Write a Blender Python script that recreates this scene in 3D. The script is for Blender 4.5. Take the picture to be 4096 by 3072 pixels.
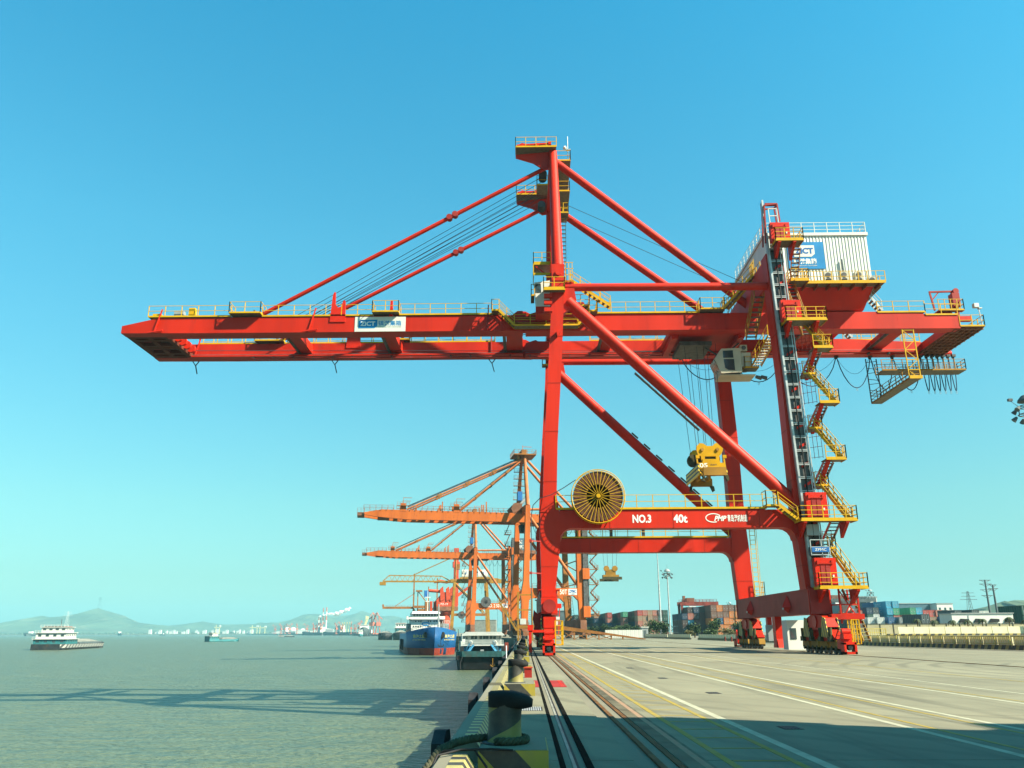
import bpy, math, random
from mathutils import Vector, Matrix, Euler
random.seed(7)
for _o in list(bpy.data.objects): bpy.data.objects.remove(_o)
S = bpy.context.scene; C = S.collection; RAD = math.radians
# ------------------------------------------------------------------ camera, sky, sun, exposure
CAM_F, CAM_PITCH, CAM_YAW, CAM_ROLL, CAM_H = 3320.0, .2908, .0136, -.0036, 1.632
_fw = Vector((-math.sin(CAM_YAW)*math.cos(CAM_PITCH), math.cos(CAM_YAW)*math.cos(CAM_PITCH), math.sin(CAM_PITCH)))
_r = Vector((math.cos(CAM_YAW), math.sin(CAM_YAW), 0)); _u = _r.cross(_fw)
_r2 = math.cos(CAM_ROLL)*_r + math.sin(CAM_ROLL)*_u; _u2 = -math.sin(CAM_ROLL)*_r + math.cos(CAM_ROLL)*_u
cam = bpy.data.objects.new('camera', bpy.data.cameras.new('camera')); C.objects.link(cam)
cam.matrix_world = Matrix(((_r2.x, _u2.x, -_fw.x, 0), (_r2.y, _u2.y, -_fw.y, 0), (_r2.z, _u2.z, -_fw.z, CAM_H), (0, 0, 0, 1)))
cam.data.sensor_width = 36; cam.data.lens = CAM_F/4096*36; cam.data.clip_start = .1; cam.data.clip_end = 30000
S.camera = cam
SUN_L = Vector((-1.06, .50, -1.0)).normalized()          # the way the light travels
SUN_EL = math.asin(-SUN_L.z); SUN_AZ = math.atan2(-SUN_L.x, -SUN_L.y)
W = bpy.data.worlds.new('World'); S.world = W; W.use_nodes = True
wn, wl = W.node_tree.nodes, W.node_tree.links; wn.clear()
sky = wn.new('ShaderNodeTexSky'); sky.sky_type = 'NISHITA'; sky.sun_disc = False
sky.sun_elevation = SUN_EL; sky.sun_rotation = SUN_AZ; sky.altitude = 0; sky.air_density = 1.0; sky.dust_density = 1.2; sky.ozone_density = 1.0
# the clear sky over the river is strongly cyan: the Nishita sky is graded by elevation, the same all round
tcw = wn.new('ShaderNodeTexCoord'); sxw = wn.new('ShaderNodeSeparateXYZ'); ramp = wn.new('ShaderNodeValToRGB')
SKY_GRADE = ((0.0, (.56,1.08,1.16)), (.025, (.50,.88,.88)), (.06, (.48,.83,.77)), (.14, (.52,.98,.83)), (.43, (.40,1.38,1.31)), (.66, (.22,1.46,1.53)), (1.0, (.20,1.45,1.55)))
while len(ramp.color_ramp.elements) < len(SKY_GRADE): ramp.color_ramp.elements.new(.5)
for e_, (p_, c_) in zip(ramp.color_ramp.elements, SKY_GRADE): e_.position = p_; e_.color = (*[x/1.6 for x in c_], 1)
tint = wn.new('ShaderNodeMix'); tint.data_type = 'RGBA'; tint.blend_type = 'MULTIPLY'; tint.inputs[0].default_value = 1.0
bg = wn.new('ShaderNodeBackground'); bg.inputs[1].default_value = .0838
wo = wn.new('ShaderNodeOutputWorld')
wl.new(tcw.outputs['Generated'], sxw.inputs[0]); wl.new(sxw.outputs[2], ramp.inputs[0]); wl.new(ramp.outputs[0], tint.inputs[7])
wl.new(sky.outputs[0], tint.inputs[6]); wl.new(tint.outputs[2], bg.inputs[0]); wl.new(bg.outputs[0], wo.inputs[0])
sl = bpy.data.lights.new('sun', 'SUN'); sl.energy = 5.0; sl.angle = RAD(.55); sl.color = (1, .90, .70)
sun = bpy.data.objects.new('sun', sl); C.objects.link(sun)
sun.rotation_euler = SUN_L.to_track_quat('-Z', 'Y').to_euler(); sun.location = (40, -20, 60)
S.view_settings.view_transform = 'Standard'; S.view_settings.look = 'None'
S.view_settings.exposure = 1.8; S.view_settings.gamma = 1.0; S.view_settings.use_curve_mapping = False
S.cycles.max_bounces = 6; S.cycles.volume_bounces = 0; S.cycles.transparent_max_bounces = 8
S.cycles.use_denoising = True
# ------------------------------------------------------------------ mesh builder
class MB:
    def __init__(s): s.v = []; s.f = []; s.sm = []
    def add(s, vs, fs, smooth=False):
        o = len(s.v); s.v += [tuple(p) for p in vs]; s.f += [tuple(i+o for i in f) for f in fs]; s.sm += [smooth]*len(fs); return s
    def hexa(s, p): return s.add(p, [(3,2,1,0),(4,5,6,7),(0,1,5,4),(1,2,6,5),(2,3,7,6),(3,0,4,7)])
    def box(s, x0, x1, y0, y1, z0, z1): return s.hexa([(x0,y0,z0),(x1,y0,z0),(x1,y1,z0),(x0,y1,z0),(x0,y0,z1),(x1,y0,z1),(x1,y1,z1),(x0,y1,z1)])
    def cbox(s, c, d): return s.box(c[0]-d[0]/2, c[0]+d[0]/2, c[1]-d[1]/2, c[1]+d[1]/2, c[2]-d[2]/2, c[2]+d[2]/2)
    def beam(s, p, q, w, h, up=(0,0,1), w2=None, h2=None):
        p = Vector(p); q = Vector(q); d = (q-p).normalized(); u = Vector(up)
        if abs(d.dot(u)) > .99: u = Vector((0,1,0)) if abs(d.y) < .9 else Vector((1,0,0))
        a = d.cross(u).normalized(); u = a.cross(d); w2 = w if w2 is None else w2; h2 = h if h2 is None else h2
        r = []
        for c, ww, hh in ((p,w,h),(q,w2,h2)):
            r += [c-a*ww/2-u*hh/2, c+a*ww/2-u*hh/2, c+a*ww/2+u*hh/2, c-a*ww/2+u*hh/2]
        return s.hexa(r)
    def tube(s, p, q, r, r2=None, n=10, cap=True):
        p = Vector(p); q = Vector(q); d = (q-p).normalized(); u = Vector((0,0,1)) if abs(d.z) < .95 else Vector((1,0,0))
        a = d.cross(u).normalized(); b = d.cross(a); r2 = r if r2 is None else r2; vs = []
        for c, rr in ((p,r),(q,r2)):
            for k in range(n):
                t = 2*math.pi*k/n; vs.append(c+a*rr*math.cos(t)+b*rr*math.sin(t))
        s.add(vs, [(k,(k+1)%n,n+(k+1)%n,n+k) for k in range(n)], n > 4)
        if cap: s.add(vs, [tuple(range(n))[::-1], tuple(range(n,2*n))])
        return s
    def path(s, pts, r, n=6, cap=True):
        pts = [Vector(p) for p in pts]; vs = []; m = len(pts); a = None
        for i, c in enumerate(pts):
            d = (pts[min(i+1,m-1)]-pts[max(i-1,0)]).normalized()
            if a is None:
                u = Vector((0,0,1)) if abs(d.z) < .95 else Vector((1,0,0)); a = d.cross(u).normalized()
            else: a = (a-d*a.dot(d)).normalized()
            b = d.cross(a); rr = r[i] if isinstance(r, (list,tuple)) else r
            for k in range(n):
                t = 2*math.pi*k/n; vs.append(c+a*rr*math.cos(t)+b*rr*math.sin(t))
        fs = [(i*n+k, i*n+(k+1)%n, (i+1)*n+(k+1)%n, (i+1)*n+k) for i in range(m-1) for k in range(n)]
        s.add(vs, fs, True)
        if cap: s.add(vs[:n]+vs[-n:], [tuple(range(n))[::-1], tuple(range(n,2*n))])
        return s
    def loft(s, rings, smooth=False, cap=True):
        n = len(rings[0]); vs = [p for r in rings for p in r]
        s.add(vs, [(i*n+k, i*n+(k+1)%n, (i+1)*n+(k+1)%n, (i+1)*n+k) for i in range(len(rings)-1) for k in range(n)], smooth)
        if cap: s.add(list(rings[0])+list(rings[-1]), [tuple(range(n))[::-1], tuple(range(n,2*n))])
        return s
    def prism(s, poly, ax, a, b):
        m = {'y': lambda p,t: (p[0],t,p[1]), 'x': lambda p,t: (t,p[0],p[1]), 'z': lambda p,t: (p[0],p[1],t)}[ax]
        return s.loft([[m(p,a) for p in poly],[m(p,b) for p in poly]])
    def lathe(s, prof, c=(0,0,0), n=16, ax='z', smooth=True):
        def ring(r, z):
            rg = []
            for k in range(n):
                t = 2*math.pi*k/n; a, b = r*math.cos(t), r*math.sin(t)
                rg.append({'z':(c[0]+a,c[1]+b,c[2]+z),'y':(c[0]+a,c[1]+z,c[2]+b),'x':(c[0]+z,c[1]+a,c[2]+b)}[ax])
            return rg
        for p, q in zip(prof, prof[1:]):
            flat = p[1] == q[1]; s.loft([ring(*p), ring(*q)], smooth and not flat, False)
        s.add(ring(*prof[0]), [tuple(range(n))]); s.add(ring(*prof[-1]), [tuple(range(n))]); return s
    def rail(s, pts, h=1.1, sp=1.5, n=2, t=.055, ends=True):
        pts = [Vector(p) for p in pts]
        for i in range(len(pts)-1):
            p, q = pts[i], pts[i+1]; L = (q-p).length; k = max(1, round(L/sp))
            for j in range(k+1):
                if j == 0 and i > 0: continue
                c = p.lerp(q, j/k); s.beam(c, c+Vector((0,0,h)), t*1.2, t*1.2)
            for j in range(1, n+1):
                zz = Vector((0,0,h*j/n-(.02 if j == n else 0))); s.beam(p+zz, q+zz, t*.8, t*.8)
        return s
    def obj(s, name, mat, parent=None, off=None):
        me = bpy.data.meshes.new(name); vs = s.v
        if off is None and parent is not None: off = ROOT.get(parent.name)
        if off is not None: vs = [(x-off[0], y-off[1], z-off[2]) for x, y, z in vs]
        me.from_pydata(vs, [], s.f); me.polygons.foreach_set('use_smooth', s.sm)
        if mat is not None:
            for m in (mat if isinstance(mat, (list,tuple)) else [mat]): me.materials.append(MAT[m] if isinstance(m, str) else m)
        me.update()
        return link(name, me, parent)
ROOT = {}; MAT = {}
def link(name, me, parent=None, loc=None, rot=None, scale=None):
    o = bpy.data.objects.new(name, me); C.objects.link(o)
    if parent is not None:
        o.parent = parent
        if parent.name in ROOT: ROOT[o.name] = ROOT[parent.name]
    if loc is not None: o.location = loc
    if rot is not None: o.rotation_euler = rot
    if scale is not None: o.scale = scale
    return o
def tag(o, label=None, cat=None, group=None, kind=None):
    for k, v in (('label',label),('category',cat),('group',group),('kind',kind)):
        if v: o[k] = v
    return o
def thing(name, label, cat, loc=(0,0,0), rz=0, group=None, world=True):
    """Empty at the thing's base; with world=True its parts are given in world coordinates (only when rz is 0)"""
    o = bpy.data.objects.new(name, None); C.objects.link(o); o.location = loc; o.rotation_euler = (0,0,rz); o.empty_display_size = .5
    tag(o, label, cat, group)
    if world: ROOT[o.name] = tuple(loc)
    return o
def copytree(o, parent=None, loc=None, rz=None):
    c = o.copy(); C.objects.link(c); c.parent = parent
    if loc is not None: c.location = loc
    if rz is not None: c.rotation_euler = (0,0,rz)
    for ch in KIDS(o): copytree(ch, c)
    return c
def KIDS(o): return [x for x in o.children]
def lerp(a, b, t): return a+(b-a)*t
def L3(p, q, t): return tuple(lerp(a, b, t) for a, b in zip(p, q))
def arc(p, q, sag, n=10): return [(*L3(p, q, i/n)[:2], L3(p, q, i/n)[2]-sag*4*(i/n)*(1-i/n)) for i in range(n+1)]
# ------------------------------------------------------------------ materials (all procedural)
def mat(name, col, rough=.5, var=.12, scale=1.0, metal=0, bump=0, bscale=30, dirt=None, dirt_amt=.5, dscale=.6, streak=False, spec=.16, rust=0):
    m = bpy.data.materials.new(name); m.use_nodes = True; n, l = m.node_tree.nodes, m.node_tree.links
    b = n['Principled BSDF']; b.inputs['Roughness'].default_value = rough; b.inputs['Metallic'].default_value = metal
    b.inputs['Specular IOR Level'].default_value = spec
    tc = n.new('ShaderNodeTexCoord'); nz = n.new('ShaderNodeTexNoise'); nz.inputs['Scale'].default_value = scale; nz.inputs['Detail'].default_value = 5
    mp = n.new('ShaderNodeMapping'); l.new(tc.outputs['Object'], mp.inputs[0]); l.new(mp.outputs[0], nz.inputs[0])
    if streak: mp.inputs['Scale'].default_value = (1, 1, .12)
    mx = n.new('ShaderNodeMix'); mx.data_type = 'RGBA'; c = col
    mx.inputs[6].default_value = (*[max(0,x*(1-var)) for x in c], 1); mx.inputs[7].default_value = (*[min(1,x*(1+var)) for x in c], 1)
    rp = n.new('ShaderNodeMapRange'); rp.inputs[1].default_value = .35; rp.inputs[2].default_value = .65
    l.new(nz.outputs[0], rp.inputs[0]); l.new(rp.outputs[0], mx.inputs[0]); out = mx.outputs[2]
    if dirt:
        n2 = n.new('ShaderNodeTexNoise'); n2.inputs['Scale'].default_value = dscale; n2.inputs['Detail'].default_value = 8; n2.inputs['Roughness'].default_value = .65
        m2 = n.new('ShaderNodeMapping'); m2.inputs['Location'].default_value = (3.1, 7.7, 1.3)
        if streak: m2.inputs['Scale'].default_value = (1.5, 1.5, .15)
        l.new(tc.outputs['Object'], m2.inputs[0]); l.new(m2.outputs[0], n2.inputs[0])
        r2 = n.new('ShaderNodeMapRange'); r2.inputs[1].default_value = .52; r2.inputs[2].default_value = .72; r2.inputs[4].default_value = dirt_amt
        l.new(n2.outputs[0], r2.inputs[0]); x2 = n.new('ShaderNodeMix'); x2.data_type = 'RGBA'; x2.inputs[7].default_value = (*dirt, 1)
        l.new(r2.outputs[0], x2.inputs[0]); l.new(out, x2.inputs[6]); out = x2.outputs[2]
    if rust:
        n3 = n.new('ShaderNodeTexNoise'); n3.inputs['Scale'].default_value = 1.7; n3.inputs['Detail'].default_value = 9; n3.inputs['Roughness'].default_value = .72
        m3 = n.new('ShaderNodeMapping'); m3.inputs['Location'].default_value = (11.3, 2.9, 5.1); m3.inputs['Scale'].default_value = (1.2, 1.2, .35); l.new(tc.outputs['Object'], m3.inputs[0]); l.new(m3.outputs[0], n3.inputs[0])
        r3 = n.new('ShaderNodeMapRange'); r3.inputs[1].default_value = .60; r3.inputs[2].default_value = .70; r3.inputs[4].default_value = rust; l.new(n3.outputs[0], r3.inputs[0])
        x3 = n.new('ShaderNodeMix'); x3.data_type = 'RGBA'; x3.inputs[7].default_value = (.075,.028,.014,1); l.new(r3.outputs[0], x3.inputs[0]); l.new(out, x3.inputs[6]); out = x3.outputs[2]
    l.new(out, b.inputs['Base Color'])
    if bump:
        nb = n.new('ShaderNodeTexNoise'); nb.inputs['Scale'].default_value = bscale; nb.inputs['Detail'].default_value = 4
        l.new(tc.outputs['Object'], nb.inputs[0]); bp = n.new('ShaderNodeBump'); bp.inputs['Strength'].default_value = bump; bp.inputs['Distance'].default_value = .02
        l.new(nb.outputs[0], bp.inputs['Height']); l.new(bp.outputs[0], b.inputs['Normal'])
    MAT[name] = m; return m
RUST = (.16, .055, .02)
mat('red', (.395,.0145,.0035), .5, .14, .35, dirt=(.21,.010,.006), dirt_amt=.6, dscale=.5, streak=True, rust=.35)
mat('red_fade', (.23,.018,.014), .55, .15, .6, dirt=(.3,.05,.04), dirt_amt=.6)
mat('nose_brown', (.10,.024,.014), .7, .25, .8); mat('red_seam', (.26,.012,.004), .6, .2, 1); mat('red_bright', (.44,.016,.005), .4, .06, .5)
mat('yellow', (.46,.255,.004), .5, .10, 1.5, dirt=(.30,.17,.02), dirt_amt=.45)
mat('yellow_deep', (.42,.225,.003), .45, .1, 1.2, dirt=(.2,.13,.02), dirt_amt=.5)
mat('white', (.50,.50,.46), .5, .05, .8, dirt=(.5,.48,.42), dirt_amt=.25, streak=True)
mat('letter_white', (.60,.60,.56), .5, .03)
mat('blue_sign', (.012,.16,.36), .45, .08)
mat('blue_dark', (.02,.10,.28), .45, .08)
mat('steel', (.4,.41,.41), .35, .12, 2, metal=.7)
mat('galv', (.33,.345,.345), .45, .15, 2, metal=.4)
mat('steel_dark', (.07,.07,.07), .5, .3, 2, metal=.2)
mat('rope', (.035,.035,.04), .6, .2, 3)
mat('grating', (.13,.12,.09), .6, .2, 5)
mat('black', (.015,.015,.016), .6, .3, 3)
mat('rubber', (.022,.022,.024), .75, .3, 4, bump=.3)
mat('cable_blue', (.03,.07,.13), .6, .2, 3)
mat('cable_brown', (.085,.034,.017), .75, .35, 4, bump=.4, bscale=12)
mat('cream', (.40,.37,.28), .5, .08, 1)
mat('glass_dark', (.03,.045,.05), .08, .3, 1, spec=.8)
mat('orange', (.36,.085,.013), .55, .12, .4, dirt=(.20,.045,.012), dirt_amt=.7, dscale=.35, streak=True, rust=.8)
mat('orange_pale', (.30,.095,.028), .6, .2, .6, rust=.7)
mat('orange_brown', (.21,.085,.02), .7, .25, .6, dirt=RUST, dirt_amt=.7)
mat('ochre', (.25,.13,.018), .65, .2, .6, dirt=(.2,.09,.02), dirt_amt=.6)
mat('sill_brown', (.16,.07,.04), .7, .25, .5)
mat('coral', (.36,.047,.018), .5, .15, .6, dirt=(.3,.05,.03), dirt_amt=.5)
mat('house_blue', (.06,.11,.14), .5, .1, .6)
mat('panel_grey', (.22,.24,.24), .5, .1, .8)
mat('olive_bar', (.05,.045,.02), .6, .3, 2)
def stripes(name, ca, cb, period, d, rough=.55, helix=None, wear=.35, duty=.5):
    m = bpy.data.materials.new(name); m.use_nodes = True; n, l = m.node_tree.nodes, m.node_tree.links; b = n['Principled BSDF']; b.inputs['Roughness'].default_value = rough
    tc = n.new('ShaderNodeTexCoord'); sx = n.new('ShaderNodeSeparateXYZ'); l.new(tc.outputs['Object'], sx.inputs[0])
    if helix:
        at = n.new('ShaderNodeMath'); at.operation = 'ARCTAN2'; l.new(sx.outputs[1], at.inputs[0]); l.new(sx.outputs[0], at.inputs[1])
        a1 = n.new('ShaderNodeMath'); a1.operation = 'MULTIPLY_ADD'; l.new(at.outputs[0], a1.inputs[0]); a1.inputs[1].default_value = helix/(2*math.pi)
        z1 = n.new('ShaderNodeMath'); z1.operation = 'DIVIDE'; l.new(sx.outputs[2], z1.inputs[0]); z1.inputs[1].default_value = period; l.new(z1.outputs[0], a1.inputs[2]); v = a1.outputs[0]
    else:
        dt = n.new('ShaderNodeVectorMath'); dt.operation = 'DOT_PRODUCT'; l.new(tc.outputs['Object'], dt.inputs[0]); dt.inputs[1].default_value = d
        dv = n.new('ShaderNodeMath'); dv.operation = 'DIVIDE'; l.new(dt.outputs['Value'], dv.inputs[0]); dv.inputs[1].default_value = period; v = dv.outputs[0]
    fr = n.new('ShaderNodeMath'); fr.operation = 'FRACT'; l.new(v, fr.inputs[0])
    gt = n.new('ShaderNodeMath'); gt.operation = 'GREATER_THAN'; l.new(fr.outputs[0], gt.inputs[0]); gt.inputs[1].default_value = duty
    mx = n.new('ShaderNodeMix'); mx.data_type = 'RGBA'; mx.inputs[6].default_value = (*ca,1); mx.inputs[7].default_value = (*cb,1); l.new(gt.outputs[0], mx.inputs[0])
    nz = n.new('ShaderNodeTexNoise'); nz.inputs['Scale'].default_value = 6; nz.inputs['Detail'].default_value = 8; nz.inputs['Roughness'].default_value = .7; l.new(tc.outputs['Object'], nz.inputs[0])
    rp = n.new('ShaderNodeMapRange'); rp.inputs[1].default_value = .45; rp.inputs[2].default_value = .75; rp.inputs[4].default_value = wear; l.new(nz.outputs[0], rp.inputs[0])
    m2 = n.new('ShaderNodeMix'); m2.data_type = 'RGBA'; m2.inputs[7].default_value = (.10,.09,.06,1); l.new(rp.outputs[0], m2.inputs[0]); l.new(mx.outputs[2], m2.inputs[6]); l.new(m2.outputs[2], b.inputs['Base Color'])
    bp = n.new('ShaderNodeBump'); bp.inputs['Strength'].default_value = .25; bp.inputs['Distance'].default_value = .01; l.new(nz.outputs[0], bp.inputs['Height']); l.new(bp.outputs[0], b.inputs['Normal'])
    MAT[name] = m; return m
BLK, YEL = (.018,.018,.016), (.26,.20,.02)
stripes('hazard_block', BLK, YEL, .62, (.707,0,.707)); stripes('hazard_kerb', BLK, (.32,.27,.09), .42, (0,1,0), wear=.5)
stripes('hazard_bollard', BLK, (.17,.14,.03), .62, None, helix=-1, wear=.45); stripes('hazard_bogie', (.03,.03,.02), (.50,.36,.03), .30, (0,.80,.6), wear=.5)  # bollard yellow is darkened in the paint to stand in for shade
stripes('hazard_barrier', (.02,.02,.018), (.26,.20,.045), .95, (0,1,.6), wear=.5, duty=.55); stripes('hazard_spreader', (.04,.035,.01), (.75,.5,.02), .26, (.707,0,.707), wear=.2)
def concrete(name, col, var=.25, tyre=True):
    m = bpy.data.materials.new(name); m.use_nodes = True; n, l = m.node_tree.nodes, m.node_tree.links; b = n['Principled BSDF']; b.inputs['Roughness'].default_value = .78
    b.inputs['Specular IOR Level'].default_value = .35
    g = n.new('ShaderNodeNewGeometry')
    def noise(sc, det, scale=(1,1,1), rough=.6):
        mp = n.new('ShaderNodeMapping'); mp.inputs['Scale'].default_value = scale; l.new(g.outputs['Position'], mp.inputs[0])
        z = n.new('ShaderNodeTexNoise'); z.inputs['Scale'].default_value = sc; z.inputs['Detail'].default_value = det; z.inputs['Roughness'].default_value = rough; l.new(mp.outputs[0], z.inputs[0]); return z.outputs[0]
    def mixc(fac, a, bcol, amt, lo, hi):
        r = n.new('ShaderNodeMapRange'); r.inputs[1].default_value = lo; r.inputs[2].default_value = hi; r.inputs[4].default_value = amt; l.new(fac, r.inputs[0])
        x = n.new('ShaderNodeMix'); x.data_type = 'RGBA'; x.inputs[7].default_value = (*bcol,1); l.new(r.outputs[0], x.inputs[0])
        if isinstance(a, tuple): x.inputs[6].default_value = (*a,1)
        else: l.new(a, x.inputs[6])
        return x.outputs[2]
    c = mixc(noise(.25, 6), col, tuple(x*(1-var) for x in col), 1, .35, .65)
    c = mixc(noise(2.2, 8, rough=.7), c, tuple(x*.72 for x in col), .5, .5, .75)
    c = mixc(noise(.12, 4, (1,.35,1)), c, tuple(x*1.18 for x in col), .8, .52, .7)
    if tyre:
        c = mixc(noise(1.3, 5, (1,.045,1), .55), c, tuple(x*.40 for x in col), .75, .54, .70)
        wv = n.new('ShaderNodeTexWave'); wv.wave_type = 'RINGS'; wv.rings_direction = 'Z'; wv.inputs['Scale'].default_value = .22; wv.inputs['Distortion'].default_value = 5; wv.inputs['Detail'].default_value = 3; wv.inputs['Detail Scale'].default_value = .4
        mp = n.new('ShaderNodeMapping'); mp.inputs['Location'].default_value = (-34,-38,0); l.new(g.outputs['Position'], mp.inputs[0]); l.new(mp.outputs[0], wv.inputs[0])
        k = n.new('ShaderNodeMath'); k.operation = 'MULTIPLY'; l.new(wv.outputs[1], k.inputs[0]); l.new(noise(.07, 3), k.inputs[1])
        c = mixc(k.outputs[0], c, tuple(x*.55 for x in col), .8, .40, .60)
    c = mixc(noise(.55, 7, rough=.7), c, tuple(x*.38 for x in col), .65, .63, .72)
    c = mixc(noise(40, 3), c, tuple(x*.8 for x in col), .35, .5, .7)
    l.new(c, b.inputs['Base Color'])
    bp = n.new('ShaderNodeBump'); bp.inputs['Strength'].default_value = .35; bp.inputs['Distance'].default_value = .01; l.new(noise(18, 6, rough=.7), bp.inputs['Height']); l.new(bp.outputs[0], b.inputs['Normal'])
    MAT[name] = m
concrete('deck', (.168,.156,.102)); concrete('kerb', (.165,.155,.11), tyre=False); concrete('wall_pale', (.30,.27,.17), tyre=False); concrete('yard', (.16,.145,.10), tyre=False)
def paint_line(name, col, wear=.55):
    m = mat(name, col, .65, .1, 3, dirt=(.18,.17,.11), dirt_amt=wear, dscale=2.5); return m
paint_line('line_white', (.30,.29,.21), .75); paint_line('line_yellow', (.235,.17,.03), .8); paint_line('line_red', (.24,.145,.09), .8)
mat('rail_rust', (.10,.045,.014), .7, .3, 2, dirt=(.06,.04,.02), dirt_amt=.7); mat('slot_black', (.006,.006,.005), .9, .3, 2, spec=.02); mat('grease', (.085,.075,.048), .7, .45, 1.2, dirt=(.03,.026,.018), dirt_amt=.9, dscale=.9); mat('groove', (.022,.02,.016), .8, .3, 3); mat('trench_cover', (.20,.20,.165), .45, .25, 1.5)
# ---- water: muddy river with small waves
m = bpy.data.materials.new('river_water'); m.use_nodes = True; n, l = m.node_tree.nodes, m.node_tree.links; b = n['Principled BSDF']; MAT['water'] = m
b.inputs['Roughness'].default_value = .30; b.inputs['IOR'].default_value = 1.33; b.inputs['Specular IOR Level'].default_value = .34
g = n.new('ShaderNodeNewGeometry')
def _nz(sc, scale, det=4):
    mp = n.new('ShaderNodeMapping'); mp.inputs['Scale'].default_value = scale; mp.inputs['Rotation'].default_value = (0,0,.25); l.new(g.outputs['Position'], mp.inputs[0])
    z = n.new('ShaderNodeTexNoise'); z.inputs['Scale'].default_value = sc; z.inputs['Detail'].default_value = det; l.new(mp.outputs[0], z.inputs[0]); return z.outputs[0]
n1 = _nz(.05, (.6,1,1), 5); mx = n.new('ShaderNodeMix'); mx.data_type = 'RGBA'; l.new(n1, mx.inputs[0]); mx.inputs[6].default_value = (.076,.098,.056,1); mx.inputs[7].default_value = (.10,.114,.068,1); rw = n.new('ShaderNodeMapRange'); rw.inputs[1].default_value = .42; rw.inputs[2].default_value = .62; l.new(_nz(.9, (.35,1.5,1), 6), rw.inputs[0])
mw = n.new('ShaderNodeMix'); mw.data_type = 'RGBA'; l.new(rw.outputs[0], mw.inputs[0]); l.new(mx.outputs[2], mw.inputs[6]); dk = n.new('ShaderNodeMix'); dk.data_type = 'RGBA'; dk.blend_type = 'MULTIPLY'; dk.inputs[0].default_value = 1; dk.inputs[7].default_value = (.66,.78,.95,1); l.new(mx.outputs[2], dk.inputs[6]); l.new(dk.outputs[2], mw.inputs[7])  # bluish ripple tone in the colour imitates facets reflecting the sky
l.new(mw.outputs[2], b.inputs['Base Color'])
ad = n.new('ShaderNodeMath'); ad.operation = 'MULTIPLY_ADD'; l.new(_nz(.45, (.55,1.3,1), 5), ad.inputs[0]); ad.inputs[1].default_value = 1.6; l.new(_nz(2.2, (.7,1.2,1), 4), ad.inputs[2])
bp = n.new('ShaderNodeBump'); bp.inputs['Strength'].default_value = 1.0; bp.inputs['Distance'].default_value = .55; l.new(ad.outputs[0], bp.inputs['Height']); l.new(bp.outputs[0], b.inputs['Normal'])
WZ = -5.0
tag(MB().add([(-14000,-400,WZ),(6000,-400,WZ),(6000,14000,WZ),(-14000,14000,WZ)], [(0,1,2,3)]).obj('river_water', 'water'), kind='structure')
# ---- the land behind the quay: one sheet to the horizon, its edge following the shore
EDGE = -1.05
def q2(Y): return EDGE-.177*(Y-205)          # the second berth turns a little to the left
shore = [(EDGE,-60),(EDGE,205),(q2(1743),1743),(-525,2490),(-700,2760),(-1000,3600),(-1450,4500)]
poly = shore+[(-9000,4700),(-9000,12000),(6000,12000),(6000,-60)]
gm_ = MB(); k = len(poly); gm_.add([(x,y,-.02) for x, y in poly], [tuple(range(k))])
gm_.add([(x,y,-.02) for x, y in poly[:8]]+[(x,y,-9) for x, y in poly[:8]], [(i,8+i,9+i,i+1) for i in range(7)])
tag(gm_.obj('yard_ground', 'yard'), kind='structure')
deck = bpy.data.objects.new('quay_deck', None); C.objects.link(deck); tag(deck, kind='structure')
cols = [(-.60,.46),(.85,1.44),(2.04,8.0),(8.0,14),(14,20),(20,22.95),(23.45,31),(31,38.5)]
for i, (a, b_) in enumerate(cols):
    me = None
    for j in range(-1, 36):
        if me is None:
            t = MB().box(a+.004, b_-.004, .013, 5.987, -.35, 0).obj('slab', 'deck', deck); me = t.data; t.location = (0, j*6.0, 0)
        else: link('slab', me, deck, (0, j*6.0, 0))
# quay face (seaward wall) with capping kerb
f = MB().box(EDGE, -.62, -60, 205, -9, -.03)
o = f.obj('quay_wall', 'kerb'); tag(o, 'grey concrete quay wall dropping to the river', 'wall')
d2 = Vector((-.177,1,0)).normalized(); n2 = Vector((1,.177,0)).normalized()
f = MB(); p, q = Vector((EDGE,205,0)), Vector((q2(900),900,0)); f.hexa([tuple(v) for v in (p+Vector((0,0,-9)), p+n2*.9+Vector((0,0,-9)), q+n2*.9+Vector((0,0,-9)), q+Vector((0,0,-9)), p+Vector((0,0,.25)), p+n2*.9+Vector((0,0,.25)), q+n2*.9+Vector((0,0,.25)), q+Vector((0,0,.25)))])
tag(f.obj('quay_wall', 'kerb'), 'far berth quay wall turning left beyond the ramp', 'wall')
kb = bpy.data.objects.new('quay_kerb', None); C.objects.link(kb); tag(kb, kind='structure')
BOL = [11.25+13.1*i for i in range(15)]
for i in range(-1, 15):
    y0 = (BOL[i]+.66) if i >= 0 else -20; y1 = (BOL[i+1]-.66) if i+1 < 15 else 205
    pr = [(-1.045,-.03),(-.60,-.03),(-.60,.15),(-.68,.27),(-.98,.27),(-1.045,.2)]
    t = MB().prism(pr, 'y', y0, y1).obj('kerb_stone', 'kerb', kb)
    # the painted stripes lie on the inner chamfer and the land side of the kerb
    m_ = MB(); kz = .004
    yy = y0
    m_.add([(-.596,y0,0),(-.596,y1,0),(-.596,y1,.15),(-.596,y0,.15)], [(0,1,2,3)]); m_.add([(-.596,y0,.152),(-.596,y1,.152),(-.68,y1,.276),(-.68,y0,.276)], [(0,1,2,3)]); m_.add([(-.68,y0,.2745),(-.68,y1,.2745),(-.84,y1,.2745),(-.84,y0,.2745)], [(0,1,2,3)])
    m_.obj('kerb_stripe', 'hazard_kerb', kb)
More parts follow.
